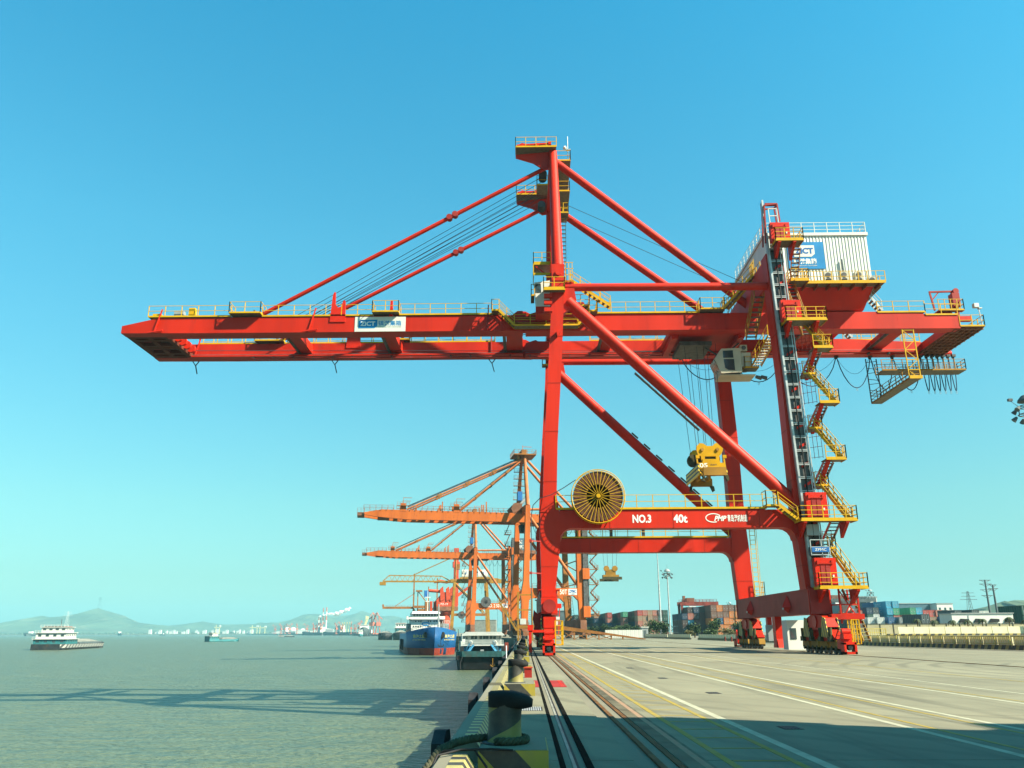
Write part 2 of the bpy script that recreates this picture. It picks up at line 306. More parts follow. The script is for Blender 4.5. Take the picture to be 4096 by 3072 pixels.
# crane rails and the cable trench beside the kerb
rl = thing('crane_rail', 'rusty crane rail in its groove on the water side', 'rail', (1.73,0,0))
MB().box(1.445,2.035,-20,205,-.10,-.06).obj('groove_bed', 'groove', rl); MB().box(1.69,1.77,-20,205,-.06,.012).obj('rail_head', 'rail_rust', rl); MB().box(1.58,1.88,-20,205,-.059,-.035).obj('rail_foot', 'rail_rust', rl)
MB().box(1.945,2.03,-20,205,-.058,-.003).obj('rubber_strip', 'rail_rust', rl); MB().box(2.045,2.40,-20,205,.0006,.0022).obj('grease_band', 'grease', rl)
rl = thing('crane_rail', 'dark crane rail on the land side under the lift leg', 'rail', (23.2,0,0))
MB().box(22.955,23.445,-20,205,-.10,-.05).obj('groove_bed', 'groove', rl); MB().box(23.16,23.24,-20,205,-.05,.012).obj('rail_head', 'rail_rust', rl)
ct = thing('cable_trench', 'crane cable trench, two black slots beside a steel strip', 'trench', (.66,0,0))
MB().box(.46,.85,-20,205,-.30,-.25).obj('trench_bed', 'groove', ct); MB().box(.607,.653,-20,205,-.25,-.012).obj('cover_strip', 'trench_cover', ct); MB().box(.435,.510,-20,205,-.25,.003).obj('slot_dark_strip', 'slot_black', ct); MB().box(.653,.685,-20,205,-.25,-.010).obj('slot_dark_strip', 'black', ct); MB().box(.775,.865,-20,205,-.25,.003).obj('slot_dark_strip', 'slot_black', ct)  # black strips added so the slots read as deep shade
# painted lines
pl = bpy.data.objects.new('lane_marking', None); C.objects.link(pl); tag(pl, kind='structure')
for x, w, mt in ((2.66,.11,'line_yellow'),(3.52,.10,'line_yellow'),(3.83,.16,'line_white'),(2.30,.10,'line_red'),(6.75,.15,'line_white'),(7.12,.09,'line_yellow'),(8.55,.14,'line_white'),(8.25,.08,'line_yellow'),(11.6,.13,'line_white'),(11.95,.08,'line_yellow'),(13.4,.12,'line_white'),(16.6,.1,'line_yellow')):
    MB().box(x-w/2, x+w/2, 2, 170, .0005, .004).obj('painted_line', mt, pl)
me = None
for j in range(34):
    y = 9.4+j*1.25
    if me is None: t = MB().box(2.73,3.46,0,.07,.0005,.004).obj('painted_bar', 'line_yellow', pl); me = t.data; t.location = (0,y,0)
    else: link('painted_bar', me, pl, (0,y,0))
# small fittings in the deck
hp = thing('steel_hatch', 'red painted steel hatch plate across the cable trench', 'hatch', (.85,29.2,0))
MB().box(.30,.435,27.35,31.0,.004,.010).box(.865,1.30,27.35,31.0,.004,.010).obj('plate', 'red_fade', hp)
for j in range(5): MB().box(1.12,1.22,27.6+j*.72,27.95+j*.72,.0105,.014).obj('warning_text', 'red_bright', hp)
for k, (x0,x1,y0,y1,lb) in enumerate(((-.10,.38,19.3,20.2,'iron drain grating between the second bollard and the trench'),(4.5,4.85,15.6,16.1,'small dark drain cover in the foreground shade'),(5.05,5.4,24.3,24.9,'small dark drain cover in the sunlit lane'),(4.9,5.2,32,32.7,'farther dark drain cover between the white lines'),(4.8,5.1,41,41.8,'farthest dark drain cover between the white lines'))):
    g_ = thing('drain_grating', lb, 'grating', ((x0+x1)/2,(y0+y1)/2,0)); MB().box(x0,x1,y0,y1,.0005,.004).obj('pit', 'black', g_)
    nb = 9 if k == 0 else 5; me = None
    for j in range(nb):
        x = lerp(x0+.02, x1-.02, (j+.5)/nb)-(x0+x1)/2
        if me is None: t = MB().box(-.014,.014,-(y1-y0)/2,(y1-y0)/2,.0045,.012).obj('bar', 'galv' if k == 0 else 'steel_dark', g_, off=(0,0,0)); me = t.data; t.location = (x,0,0)
        else: link('bar', me, g_, (x,0,0))
# ------------------------------------------------------------------ text
def text_mesh(body, size, depth=.0, bold=.0, shear=0., space=1.0):
    cu = bpy.data.curves.new('lettering', 'FONT'); cu.body = body; cu.size = size; cu.extrude = depth; cu.offset = bold; cu.shear = shear; cu.space_character = space; cu.align_x = 'CENTER'; cu.align_y = 'CENTER'; cu.resolution_u = 3
    o = bpy.data.objects.new('lettering', cu); C.objects.link(o); dg = bpy.context.evaluated_depsgraph_get(); dg.update()
    me = bpy.data.meshes.new_from_object(o.evaluated_get(dg)); bpy.data.objects.remove(o); bpy.data.curves.remove(cu); return me
def lettering(body, w, h, center, mt, parent, name='lettering', rot=(math.pi/2,0,0), bold=.0, shear=0., depth=.004):
    """text fitted into a w x h box centred at center (world or the parent's own frame)"""
    me = text_mesh(body, 1.0, depth, bold, shear)
    xs = [v.co.x for v in me.vertices]; ys = [v.co.y for v in me.vertices]; x0, x1, y0, y1 = min(xs), max(xs), min(ys), max(ys)
    for v in me.vertices:
        v.co.x = (v.co.x-(x0+x1)/2)*w/(x1-x0); v.co.y = (v.co.y-(y0+y1)/2)*h/(y1-y0)
    me.materials.clear(); me.materials.append(MAT[mt])
    off = ROOT.get(parent.name, (0,0,0)) if parent else (0,0,0)
    return link(name, me, parent, tuple(c-o for c, o in zip(center, off)), rot)
# ------------------------------------------------------------------ crane building blocks
def walkway(parent, x0, x1, y0, y1, z, sides='flrb', paint='yellow', name='platform', h=1.1, sp=1.5, th=.16, n=2):
    d = MB().box(x0+.01, x1-.01, y0+.01, y1-.01, z-.06, z).obj(name, 'grating', parent)
    k = MB(); r = MB(); e = .03
    if 'f' in sides: k.box(x0, x1, y0-e, y0, z-th*.5, z+th*.5); r.rail([(x0,y0,z),(x1,y0,z)], h, sp, n)
    if 'b' in sides: k.box(x0, x1, y1, y1+e, z-th*.5, z+th*.5); r.rail([(x0,y1,z),(x1,y1,z)], h, sp, n)
    if 'l' in sides: k.box(x0-e, x0, y0, y1, z-th*.5, z+th*.5); r.rail([(x0,y0,z),(x0,y1,z)], h, sp, n)
    if 'r' in sides: k.box(x1, x1+e, y0, y1, z-th*.5, z+th*.5); r.rail([(x1,y0,z),(x1,y1,z)], h, sp, n)
    k.obj('toe_board', paint, d); r.obj('handrail', paint, d)
    return d
TREAD = {}
def stairs(parent, p, q, wdir, w, n, paint='yellow', tread='grating', rails=True, name='stair_flight'):
    """flight from p (bottom, centre line) to q (top); wdir = unit vector across"""
    p = Vector(p); q = Vector(q); a = Vector(wdir); s = MB()
    for sgn in (-1, 1):
        s.beam(p+a*sgn*w/2, q+a*sgn*w/2, .05, .22)
    fl = s.obj(name, paint, parent)
    if rails:
        r = MB()
        for sgn in (-1, 1): r.rail([p+a*sgn*w/2, q+a*sgn*w/2], 1.05, 1.3, 2)
        r.obj('handrail', paint, fl)
    ax = abs(a.x) > abs(a.y); key = (ax, round(w,2), tread)
    off = Vector(ROOT.get(fl.name, (0,0,0)))
    for i in range(n):
        c = p.lerp(q, (i+.5)/n)-off
        if key not in TREAD:
            t = (MB().box(-w/2+.03, w/2-.03, -.13, .13, -.03, .03) if ax else MB().box(-.13, .13, -w/2+.03, w/2-.03, -.03, .03)).obj('tread', tread, fl, off=(0,0,0)); TREAD[key] = t.data; t.location = c
        else: link('tread', TREAD[key], fl, c)
    return fl
# ------------------------------------------------------------------ the red crane, number 3
YN, YF, YC = 68.0, 89.2, 78.6
R = thing('quay_crane', 'big red container gantry crane with yellow railings, nearest on the quay', 'gantry crane', (12.5,YC,0))
MIR = lambda y: 2*YC-y
def leg_rings(tab, yc, dy):
    return [[(x-w/2,yc-dy/2,z),(x+w/2,yc-dy/2,z),(x+w/2,yc+dy/2,z),(x-w/2,yc+dy/2,z)] for x, w, z in tab]
wt = [(1.9,1.12,4.86),(2.0,1.32,6.5),(2.1,1.64,8.6),(2.12,1.68,9.4),(2.1,1.5,11.06),(2.12,1.12,12.2),(2.3,1.08,16.7),(2.78,1.12,23.9),(3.06,1.08,28.7),(3.2,1.08,32.8)]
lt = [(22.87,1.62,4.86),(22.7,1.75,8.6),(22.62,1.9,9.4),(22.62,1.7,11.06),(22.6,1.52,13),(22.55,1.5,22),(22.3,1.46,30),(22.25,1.46,33.6)]
for y in (YN, YF):
    MB().loft(leg_rings(wt, y, 1.5)).obj('waterside_leg', 'red', R)
    MB().loft(leg_rings(lt, y, 1.5)).obj('landside_leg', 'red', R)
    # portal beam with rounded inner corners
    pb = MB()
    def fil(x, sgn, z, r=.95):
        return [(x, z-r)]+[(x+sgn*r*(1-math.cos(t)), z-r+r*math.sin(t)) for t in (.4,.8,1.2)]+[(x+sgn*r, z)]
    prof = fil(2.88,1,9.63)+fil(21.72,-1,9.63)[::-1]+[(21.72,11.06),(2.88,11.06)]
    pb.prism(prof, 'y', y-.72, y+.72); po = pb.obj('portal_beam', 'red', R)
    # upper column, strut, diagonal
    ya = 73.9 if y < YC else MIR(73.9)
    MB().tube((3.2,y+(.05 if y < YC else -.05),32.8), (3.2,ya,48.25), .52, .43, 20).obj('upper_column', 'red', R)
    MB().tube((3.75,y,30.86), (21.55,y,30.8), .35, n=16).obj('tie_strut', 'red', R)
    dg = MB().tube((4.0,y,29.5), (22.0,y,11.75), .54, n=18).obj('diagonal_brace', 'red', R)
    g = MB().prism([(3.68,31.45),(4.55,31.42),(4.62,30.4),(4.75,29.6),(4.1,28.7),(3.6,28.3)], 'y', y-.30, y+.30).obj('gusset', 'red', R)
    MB().box(1.3,1.9,y-.8,y+.8,10.95,11.1).prism([(1.25,11.1),(1.3,11.9),(1.55,12.3),(2.0,12.45),(2.0,11.1)], 'y', y-.7, y+.7).obj('leg_bracket', 'red', R)
    MB().lathe([(.26,0),(.26,-.12),(0.01,-.12)], (3.2,y-.75,31.95), 16, 'y').obj('pin_cover', 'red', R)
    MB().box(2.62,3.78,y-.80,y+.80,31.2,31.30).obj('bolted_flange', 'red', R)
# weld seams and splice plates round the legs, lifting lugs
for y in (YN, YF):
    for tab, nm in ((wt,'w'),(lt,'l')):
        for z in (6.6,13.4,17.6,21.8,26.0):
            for (x0,w0,z0),(x1,w1,z1) in zip(tab, tab[1:]):
                if z0 <= z < z1: t = (z-z0)/(z1-z0); x, w = lerp(x0,x1,t), lerp(w0,w1,t); MB().box(x-w/2-.012,x+w/2+.012,y-.765,y+.765,z,z+.07).obj('splice_seam', 'red_seam', R)
    for x in (6.9,12.0,18.9): MB().box(x,x+.06,y-.735,y+.735,9.62,11.065).obj('splice_seam', 'red_seam', R)
# diagonal ladders (small grip steps)
for y, a, b_, s in ((YF,.42,.98,-1),(YN,.35,.6,1)):
    for i in range(9):
        t = lerp(a, b_, i/8); c = Vector(L3((4.0,y,29.5),(22.0,y,11.75), t))
        MB().beam(c+Vector((-.55*s-.2,-.3,-.5*s)), c+Vector((-.55*s+.45,-.3,-.5*s-.62)), .5, .05).obj('step_plate', 'steel_dark', R)
# cross beams along the quay at girder level
MB().box(2.55,3.75,68.75,88.45,31.0,32.6).obj('cross_beam', 'red', R)
MB().box(21.6,23.0,68.75,88.45,30.9,33.4).obj('cross_beam', 'red', R)
MB().box(2.4,3.4,68.75,88.45,9.7,10.9).obj('lower_cross_beam', 'red', R)
# apex tie between the two columns, sheaves and platforms
MB().box(2.8,3.6,73.6,MIR(73.6),46.6,47.6).obj('apex_beam', 'red', R)
for y in (73.9, MIR(73.9)):
    s = 1 if y < YC else -1
    MB().prism([(-.55,47.9),(2.9,48.2),(2.9,46.3),(2.3,46.2),(1.2,47.0),(-.55,47.6)], 'y', y-.12, y+.12).obj('apex_bracket', 'red', R)
    walkway(R, -.55, 3.55, y-.9, y+.6, 48.35, 'flb', sp=1.0)
    MB().beam((-.4,y-.3,48.85),(3.0,y-.3,49.05),.18,.16).box(2.75,3.05,y-.45,y-.15,48.9,49.25).prism([(-.45,48.8),(.1,49.1),(.6,48.95),(.2,48.7)],'y',y-.4,y-.2).prism([(1.4,48.36),(1.7,48.36),(1.8,49),(1.5,49)],'y',y-.5,y-.2).obj('maintenance_jib', 'red_bright', R)
    for i in range(4): MB().lathe([(.02,-.07),(.42,-.07),(.36,0),(.42,.07),(.02,.07)], (2.2,y+s*(1.0+i*.35),46.4), 16, 'y').obj('sheave', 'steel_dark', R)
walkway(R, 3.6, 5.0, 74.2, MIR(74.2), 47.5, 'rf', sp=1.3)
walkway(R, 3.6, 4.9, 75.2, MIR(75.2), 44.6, 'rf', sp=1.3)
walkway(R, 1.6, 2.7, 75.0, 77.0, 45.2, 'lf', sp=1.0)
MB().tube((4.75,74.3,47.5),(4.75,74.3,50.3),.045,n=6).box(4.55,5.05,74.2,74.4,48.7,48.8).obj('signal_mast', 'galv', R)
MB().lathe([(.02,0),(.16,0),(.2,.12),(.14,.28),(.02,.3)], (4.45,74.3,48.85), 10).obj('beacon_lamp', 'white', R)
# column ladder on the land side of the far column
lad = MB()
for x in (4.0,4.55): lad.beam((x,79.5,34.0),(x,77.2,42.9),.05,.05)
lad = lad.obj('ladder', 'steel_dark', R)
for i in range(22): link_c = MB().beam((4.0,0,0),(4.55,0,0),.22,.03).obj('rung', 'grating', lad, off=(12.5,0,0)); link_c.location = (0,lerp(79.5,77.2,i/21)-YC,lerp(34.2,42.6,i/21))
walkway(R, 3.8, 4.8, 76.4, 77.6, 42.8, 'frb', sp=.6)
# ---- the girders: boom (left of the hinge) and main girder
GN = (74.2, 75.3); GF = (81.8, 82.9); HX = .2
for a, b_, inner in ((GN[0],GN[1],1),(GF[0],GF[1],-1)):
    bm_ = MB().prism([(-38.45,29.2),(-38.45,29.93),(-35.0,30.72),(-1.0,30.72),(-.45,31.15),(.05,31.15),(.05,29.15),(-30,29.15)], 'y', a, b_)
    bo = bm_.obj('boom_girder', 'red', R)
    mg = MB().prism([(.30,29.12),(.30,30.55),(.9,30.75),(33.5,30.75),(41.4,30.3),(41.4,29.02)], 'y', a, b_).obj('main_girder', 'red', R)
    yi = b_ if inner > 0 else a; s = inner
    # trolley rail ledge, with hanger brackets, on the inside of each girder
    MB().prism([(yi,29.15),(yi+s*.55,29.15),(yi+s*.55,29.32),(yi+s*.12,29.4),(yi,29.6)] if s > 0 else [(yi,29.6),(yi-.12,29.4),(yi-.55,29.32),(yi-.55,29.15),(yi,29.15)], 'x', -34.5, .05).obj('trolley_runway', 'red', bo)
    MB().prism([(yi,29.12),(yi+s*.55,29.12),(yi+s*.55,29.3),(yi+s*.12,29.38),(yi,29.6)] if s > 0 else [(yi,29.6),(yi-.12,29.38),(yi-.55,29.3),(yi-.55,29.12),(yi,29.12)], 'x', .30, 40.8).obj('trolley_runway', 'red', mg)
    MB().box(-34.5,.05,min(yi+s*.2,yi+s*.34),max(yi+s*.2,yi+s*.34),29.36,29.46).obj('trolley_rail', 'steel_dark', bo); MB().box(.3,40.8,min(yi+s*.2,yi+s*.34),max(yi+s*.2,yi+s*.34),29.34,29.44).obj('trolley_rail', 'steel_dark', mg)
    if s < 0:
        for i in range(33):
            x = -28+i*2.05
            if abs(x-HX) < .3: continue
            MB().box(x,x+.16,yi-.5,yi-.02,28.95,29.14).obj('runway_bracket', 'steel_dark', bo if x < HX else mg)
        MB().box(-28,.0,yi-.56,yi-.50,28.88,29.0).obj('cable_tray', 'red_fade', bo); MB().box(.35,34,yi-.56,yi-.50,28.86,28.98).obj('cable_tray', 'red_fade', mg)
    # web stiffener marks: narrow welded strips on the outer face
    for x in (-27.2,-20.3,-9.2,9.5,16.8,27.5,35.6): MB().box(x,x+.03,a-.006,a+.01,29.3,30.6).obj('weld_strip', 'red', bo if x < 0 else mg)
    # hanging posts with feet on the boom face
    for x in ((-34.95,-20.1,) if s > 0 else (-34,)): MB().beam((x+.25,a-.05,31.6),(x-.25,a-.12,29.35),.10,.12).beam((x-.9,a-.15,29.2),(x+.55,a-.15,29.42),.14,.12).obj('rest_bracket', 'red_bright', bo)
# nose frame joining the girder tips: a deck with rectangular openings
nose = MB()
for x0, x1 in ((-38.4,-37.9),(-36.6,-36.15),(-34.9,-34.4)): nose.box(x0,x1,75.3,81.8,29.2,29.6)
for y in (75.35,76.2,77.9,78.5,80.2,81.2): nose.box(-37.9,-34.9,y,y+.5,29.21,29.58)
nose.obj('boom_nose_frame', 'nose_brown', R); MB().box(-38.0,-34.6,75.4,81.7,29.61,29.66).obj('nose_dark_plate', 'steel_dark', R)  # dark plate added above the openings so they look unlit
for i in range(5):
    MB().lathe([(.03,-.14),(.42,-.14),(.34,0),(.42,.14),(.03,.14)], (-34.1,76.0+i*1.1,29.75), 14, 'y').obj('nose_sheave', 'red_bright', R)
MB().box(-38.3,-37.1,76.5,80.8,29.6,30.1).obj('nose_box', 'red', R)
# end frame on the land side with ribbed underside and platform
ef = MB()
for i in range(10): ef.box(40.9,43.7,74.5+i*.86,74.62+i*.86,28.98,29.15)
for i in range(6): ef.box(41.0+i*.5,41.08+i*.5,74.4,82.7,28.97,29.1)
ef.box(40.9,43.7,74.3,82.8,29.15,29.2); ef.obj('end_platform_frame', 'sill_brown', R)
walkway(R, 41.4, 43.7, 74.2, 82.9, 29.26, 'frb', sp=1.1)
MB().box(41.4,41.9,75.3,81.8,29.25,30.3).obj('end_tie_beam', 'red', R)
# cross ties between the girders
for x, w in ((-23.0,1.1),(-13.6,1.1),(-1.6,1.6),(8.0,1.0),(27.5,1.6),(36,1.2)):
    MB().prism([(x,29.55),(x+w,29.55),(x+w,30.4),(x,30.4)], 'y', 75.3, 81.8).obj('girder_tie', 'red', R)
    MB().tube((x-.2,75.3,29.6),(x-.2,81.8,29.6),.16,n=10).obj('tie_pipe', 'steel_dark', R)
# fork shaped stay saddles on the boom
for a, s in ((GN[0],1),(GF[0],1)):
    MB().prism([(-18.45,30.15),(-18.28,32.9),(-18.17,33.22),(-18.03,33.22),(-17.98,32.0),(-17.75,31.65),(-17.45,31.7),(-17.25,32.3),(-17.1,32.38),(-17.02,32.2),(-16.95,30.15)], 'y', a-.08, a+.08).obj('stay_saddle', 'red_bright', R)
    MB().prism([(-12.75,30.7),(-12.68,32.35),(-12.48,32.35),(-12.42,30.7)], 'y', a-.05, a+.25).obj('boom_stop_post', 'red_bright', R)
    MB().tube((-3.25,a-.1,29.3),(-3.25,a-.1,31.75),.06,n=6).obj('thin_post', 'red_fade', R)
    MB().tube((-25.9,a+.4,30.75),(-25.9,a+.4,31.6),.12,n=8).obj('lamp_post', 'steel_dark', R)
# hinge plates and latch hooks
for y in (74.0,82.0):
    MB().prism([(-.9,29.15),(-.45,31.15),(.3,31.15),(.75,30.9),(1.4,31.1),(1.9,30.75),(1.9,29.4),(.9,29.1)], 'y', y+.35, y+.95).obj('hinge_plate', 'red', R)
# forestays, knuckles, hoist ropes, backstays
for y, yb in ((74.4,75.0),(MIR(74.4),MIR(75.0))):
    st = MB().tube((2.5,y,46.75),(-25.65,yb,31.1),.21,n=10).obj('forestay', 'red', R)
    for t in (.325,.345): c = L3((2.5,y,46.75),(-25.65,yb,31.1),t); MB().lathe([(.02,-.3),(.3,-.3),(.3,.3),(.02,.3)], c, 12, 'y').obj('stay_pin', 'red_fade', st)
    MB().tube((3.5,74.0 if y < YC else MIR(74.0),47.1),(22.9,75.2 if y < YC else MIR(75.2),31.0),.39,n=16).obj('backstay', 'red', R)
    for i in range(5):
        z0, x1 = (46.3-i*.35, -23.2+i*.55) if y < YC else (46.9+i*.3, -25.4-i*.2)
        if y > YC and i == 4: continue
        MB().tube((2.0,y+(1.1 if y < YC else -1.1)*(1+i*.35),z0),(x1,yb+(.9 if y < YC else -.9)*(1+i*.3),30.9),.028,n=4).obj('hoist_rope', 'rope', R)
MB().tube((3.4,77.5,44.9),(24.5,77.5,34.2),.028,n=4).obj('hoist_rope', 'rope', R); MB().tube((3.4,79.9,44.9),(24.5,79.9,34.2),.028,n=4).obj('hoist_rope', 'rope', R)
for i, y in enumerate((76.0,76.3,80.9,81.2)): MB().tube((-34.1,y,29.7+.12*(i%2)),(16.0,y,29.25+.1*(i%2)),.03,n=4).obj('trolley_rope', 'rope', R)
# walkways along both girders, stepping down past the hinge
def girder_walk(a, near):
    y0, y1 = (a-.08, a+.95) if near else (a+.15, a+1.15)
    zt = 30.86
    walkway(R, -36.0 if near else -34, -28.0, y0, y1, zt, 'f' if near else 'fb', name='boom_walkway')
    walkway(R, -28.0, -25.0, y0-.6, y1, zt+.12, 'flr', name='boom_walkway')
    walkway(R, -25.0, -14.3, y0+.03, y1, zt-.02, 'f' if near else 'fb', name='boom_walkway')
    walkway(R, -14.3, -11.8, y0-.6, y1, zt+.12, 'flr', name='boom_walkway')
    walkway(R, -11.8, -2.9, y0, y1, zt, 'f' if near else 'fb', name='boom_walkway')
    if near:
        walkway(R, -2.9, -2.2, y0-.85, y1, zt+.05, 'fl', name='stair_landing', sp=.7)
        stairs(R, (-.75,y0-.5,29.35), (-2.2,y0-.5,zt), (0,1,0), .75, 6)
        walkway(R, -.75, 5.25, y0-.9, y0-.0, 29.33, 'fb', name='hinge_walkway')
        stairs(R, (5.25,y0-.5,29.35), (6.35,y0-.5,30.65), (0,1,0), .75, 5)
        walkway(R, 6.35, 7.1, y0-.85, y1, 30.75, 'flr', name='stair_landing', sp=.7)
    walkway(R, 7.1, 16.9, y0, y1, 30.86, 'f' if near else 'fb', name='girder_walkway')
    walkway(R, 16.9, 19.2, y0-.6, y1, 30.98, 'flr', name='girder_walkway', sp=1.0)
    walkway(R, 33.8, 38.3, y0+.05, y1, 30.72, 'f' if near else 'fb', name='girder_walkway'); walkway(R, 38.3, 41.3, y0+.05, y1, 30.42, 'f' if near else 'fb', name='girder_walkway')
girder_walk(GN[0], True); girder_walk(GF[0], False)
for a in GN, GF: stairs(R, (34.3,a[0]+.4,30.9), (32.6,a[0]+.4,33.3), (0,1,0), .8, 8, 'galv')
# fittings on the boom: cabinet, lamp, junction boxes
MB().box(-33.7,-32.8,74.5,75.1,30.9,31.6).obj('control_cabinet', 'panel_grey', R); MB().box(-35.7,-34.9,74.4,75,30.7,31.25).obj('winch_box', 'yellow', R); MB().box(-32.2,-31.6,74.3,74.8,30.9,31.8).obj('flood_lamp', 'yellow', R)
for x, y in ((-34.2,82.1),(-19.6,82.1),(-3.2,82.1)):      # Y shaped rope guides under the far girder
    MB().beam((x-.35,y,28.95),(x,y,28.45),.08,.08).beam((x+.35,y,28.95),(x,y,28.45),.08,.08).beam((x,y,28.5),(x+.25,y,27.55),.09,.09).obj('rope_guide', 'steel_dark', R)
# ---- sign on the boom
MB().box(-16.02,-11.16,74.165,74.197,29.16,30.66).obj('sign_board', 'white', R)
MB().prism([(-15.66,29.5),(-15.66,30.2),(-15.45,30.36),(-13.86,30.36),(-13.86,29.72),(-14.12,29.5)], 'y', 74.15, 74.163).obj('sign_emblem', 'blue_sign', R)
lettering('ZiCT', 1.42, .46, (-14.78,74.146,29.95), 'letter_white', R, bold=.03); lettering('镇港集箱', 2.2, .52, (-12.68,74.16,30.0), 'blue_sign', R, bold=.01)
lettering('ZHENJIANG PORT CONTAINER', 2.2, .12, (-12.68,74.16,29.6), 'panel_grey', R)
# ---- lettering on the portal beam
lettering('NO.3', 1.5, .66, (9.5,67.27,10.36), 'letter_white', R, bold=.035); lettering('40t', 1.15, .68, (12.58,67.27,10.36), 'letter_white', R, bold=.035)
lettering('PMP', 1.0, .42, (15.8,67.27,10.36), 'letter_white', R, shear=.35, bold=.03)
sw = MB()
for i in range(14):
    t0, t1 = .5+i*.33, .5+(i+1)*.33
    sw.beam((15.25+.62*math.cos(t0),67.27,10.4+.34*math.sin(t0)),(15.25+.62*math.cos(t1),67.27,10.4+.34*math.sin(t1)),.02,.07)
sw.obj('maker_swoosh', 'letter_white', R)
lettering('青岛港机制造', 1.6, .56, (17.17,67.27,10.37), 'letter_white', R, bold=.015)
# ---- portal walkways
walkway(R, 2.6, 19.6, 67.22, 67.9, 11.2, 'f', name='portal_walkway', sp=1.35); walkway(R, 3.0, 21.5, 88.4, 89.9, 11.2, 'f', name='portal_walkway', sp=1.35)
walkway(R, 19.4, 20.3, 66.6, 67.6, 11.3, 'flr', name='stair_landing', sp=.9, h=1.2)
stairs(R, (21.75,66.75,10.1), (20.3,66.75,11.3), (0,1,0), .8, 6)
for x in (5.6,9.2,12.6): MB().box(x-.15,x+.15,88.5,88.8,11.25,11.95).lathe([(.02,0),(.2,0),(.25,.2),(.02,.25)], (x,88.6,11.9), 8).obj('flood_lamp', 'steel_dark', R)
# ---- cable reel on the near portal beam
rc = (5.95, 66.35, 12.03)
rl = MB().lathe([(.95,-.22),(1.98,-.22),(1.98,.22),(.95,.22),(.95,-.22)], rc, 48, 'y', False).obj('cable_reel', 'cable_brown', R)
rim = MB()
for yy in (-.32,.32): rim.path([(rc[0]+2.13*math.cos(2*math.pi*k/48), rc[1]+yy, rc[2]+2.13*math.sin(2*math.pi*k/48)) for k in range(49)], .035, 6)
rim.obj('reel_rim', 'yellow', rl)
sp_me = {}
for k in range(36):
    t = 2*math.pi*k/36; r0 = .25 if k % 2 == 0 else .92
    for yy in (-.32,):
        key = k % 2
        if key not in sp_me: o = MB().beam((r0,0,0),(2.13,0,0),.03,.035).obj('spoke', 'yellow', rl, off=(0,0,0)); sp_me[key] = o.data
        else: o = link('spoke', sp_me[key], rl)
        o.location = (rc[0]-12.5, rc[1]+yy-YC, rc[2]); o.rotation_euler = (0,-t,0)
MB().lathe([(.02,-.5),(.17,-.5),(.2,-.2),(.2,.6),(.02,.6)], rc, 16, 'y').obj('hub', 'yellow_deep', rl)
MB().box(5.3,6.5,66.6,67.1,11.25,12.5).obj('reel_motor', 'steel_dark', R); MB().box(6.2,6.9,66.75,67.2,11.9,12.8).box(5.0,5.7,66.75,67.2,12.0,12.6).obj('reel_gearbox', 'white', R)
MB().path([(4.2,66.4,13.4),(3.2,66.4,12.75),(2.2,66.4,12.2),(1.3,66.5,11.95),(.75,66.6,11.4),(.6,66.6,10.6),(.55,66.6,6),(.52,64.8,2.6),(.50,64.2,.1)], .035, 6).obj('feed_cable', 'rope', R)
for z in (8.6,6.1): MB().beam((.5,66.7,z),(1.35,67.3,z),.08,.08).box(.42,.62,66.55,66.8,z-.1,z+.1).obj('cable_guide_arm', 'red_fade', R)
# ---- land side lift: guide mast, rungs, landings, lift cage
xe = lambda z: 22.57-.03*(z-12.6)
mast = MB().beam((xe(4.9)-.2,66.95,4.9),(xe(38.7)-.2,66.95,38.7),.16,.12).obj('lift_mast', 'galv', R)
MB().beam((xe(4.9)-.30,67.1,4.9),(xe(38.5)-.30,67.1,38.5),.06,.34,up=(0,1,0)).obj('cable_duct', 'galv', mast)
MB().beam((xe(4.9)+.95,66.95,4.9),(xe(36)+.95,66.95,36),.07,.09).beam((xe(4.9)+.78,67.0,4.9),(xe(36)+.78,67.0,36),.06,.06).obj('guide_rail', 'galv', mast)
MB().tube((xe(4.9)+.35,67.0,4.9),(xe(36)+.35,67.0,36),.06,n=6).obj('lift_cable', 'black', mast)
MB().hexa([(xe(4.9)-.12,67.12,4.9),(xe(4.9)+.92,67.12,4.9),(xe(4.9)+.92,67.2,4.9),(xe(4.9)-.12,67.2,4.9),(xe(34)-.12,67.12,34),(xe(34)+.92,67.12,34),(xe(34)+.92,67.2,34),(xe(34)-.12,67.2,34)]).obj('mast_dark_strip', 'steel_dark', mast)  # dark strip added behind the rungs to darken the mast interior
rg = None
for i in range(27):
    z = 5.6+i*1.13
    if rg is None: o = MB().box(-.1,.95,-.05,.05,-.03,.03).box(-.1,.95,-.05,.05,.10,.15).obj('mast_rung', 'galv', mast, off=(0,0,0)); rg = o.data
    else: o = link('mast_rung', rg, mast)
    o.location = (xe(z)-12.5, 67.02-YC, z)
for i in range(16):
    z = 8+i*1.6; MB().prism([(xe(z)+.15,z),(xe(z)+.8,z+.35),(xe(z)+.75,z+.55),(xe(z)+.2,z+.25)], 'y', 67.05, 67.2).obj('mast_tie', 'red_bright', mast)
tp = MB()
for a, b_ in (((21.55,66.6,36.2),(21.62,66.6,38.0)),((21.62,66.6,38.0),(22.75,66.6,38.15)),((22.75,66.6,38.15),(22.85,66.6,36.4)),((21.55,67.4,36.2),(21.62,67.4,38.0)),((22.85,67.4,36.4),(22.75,67.4,38.15)),((21.62,67.4,38),(22.75,67.4,38.15)),((21.62,66.6,38),(21.62,67.4,38)),((22.75,66.6,38.1),(22.75,67.4,38.1)),((21.55,66.6,36.4),(21.62,67.4,37.9)),((21.55,66.6,36.2),(21.4,66.6,34.3)),((21.55,67.4,36.2),(21.4,67.4,34.3))): tp.beam(a,b_,.12,.12)
tp.box(21.7,22.7,66.62,66.7,37.95,38.25); tp.obj('mast_head_frame', 'red_fade', R)
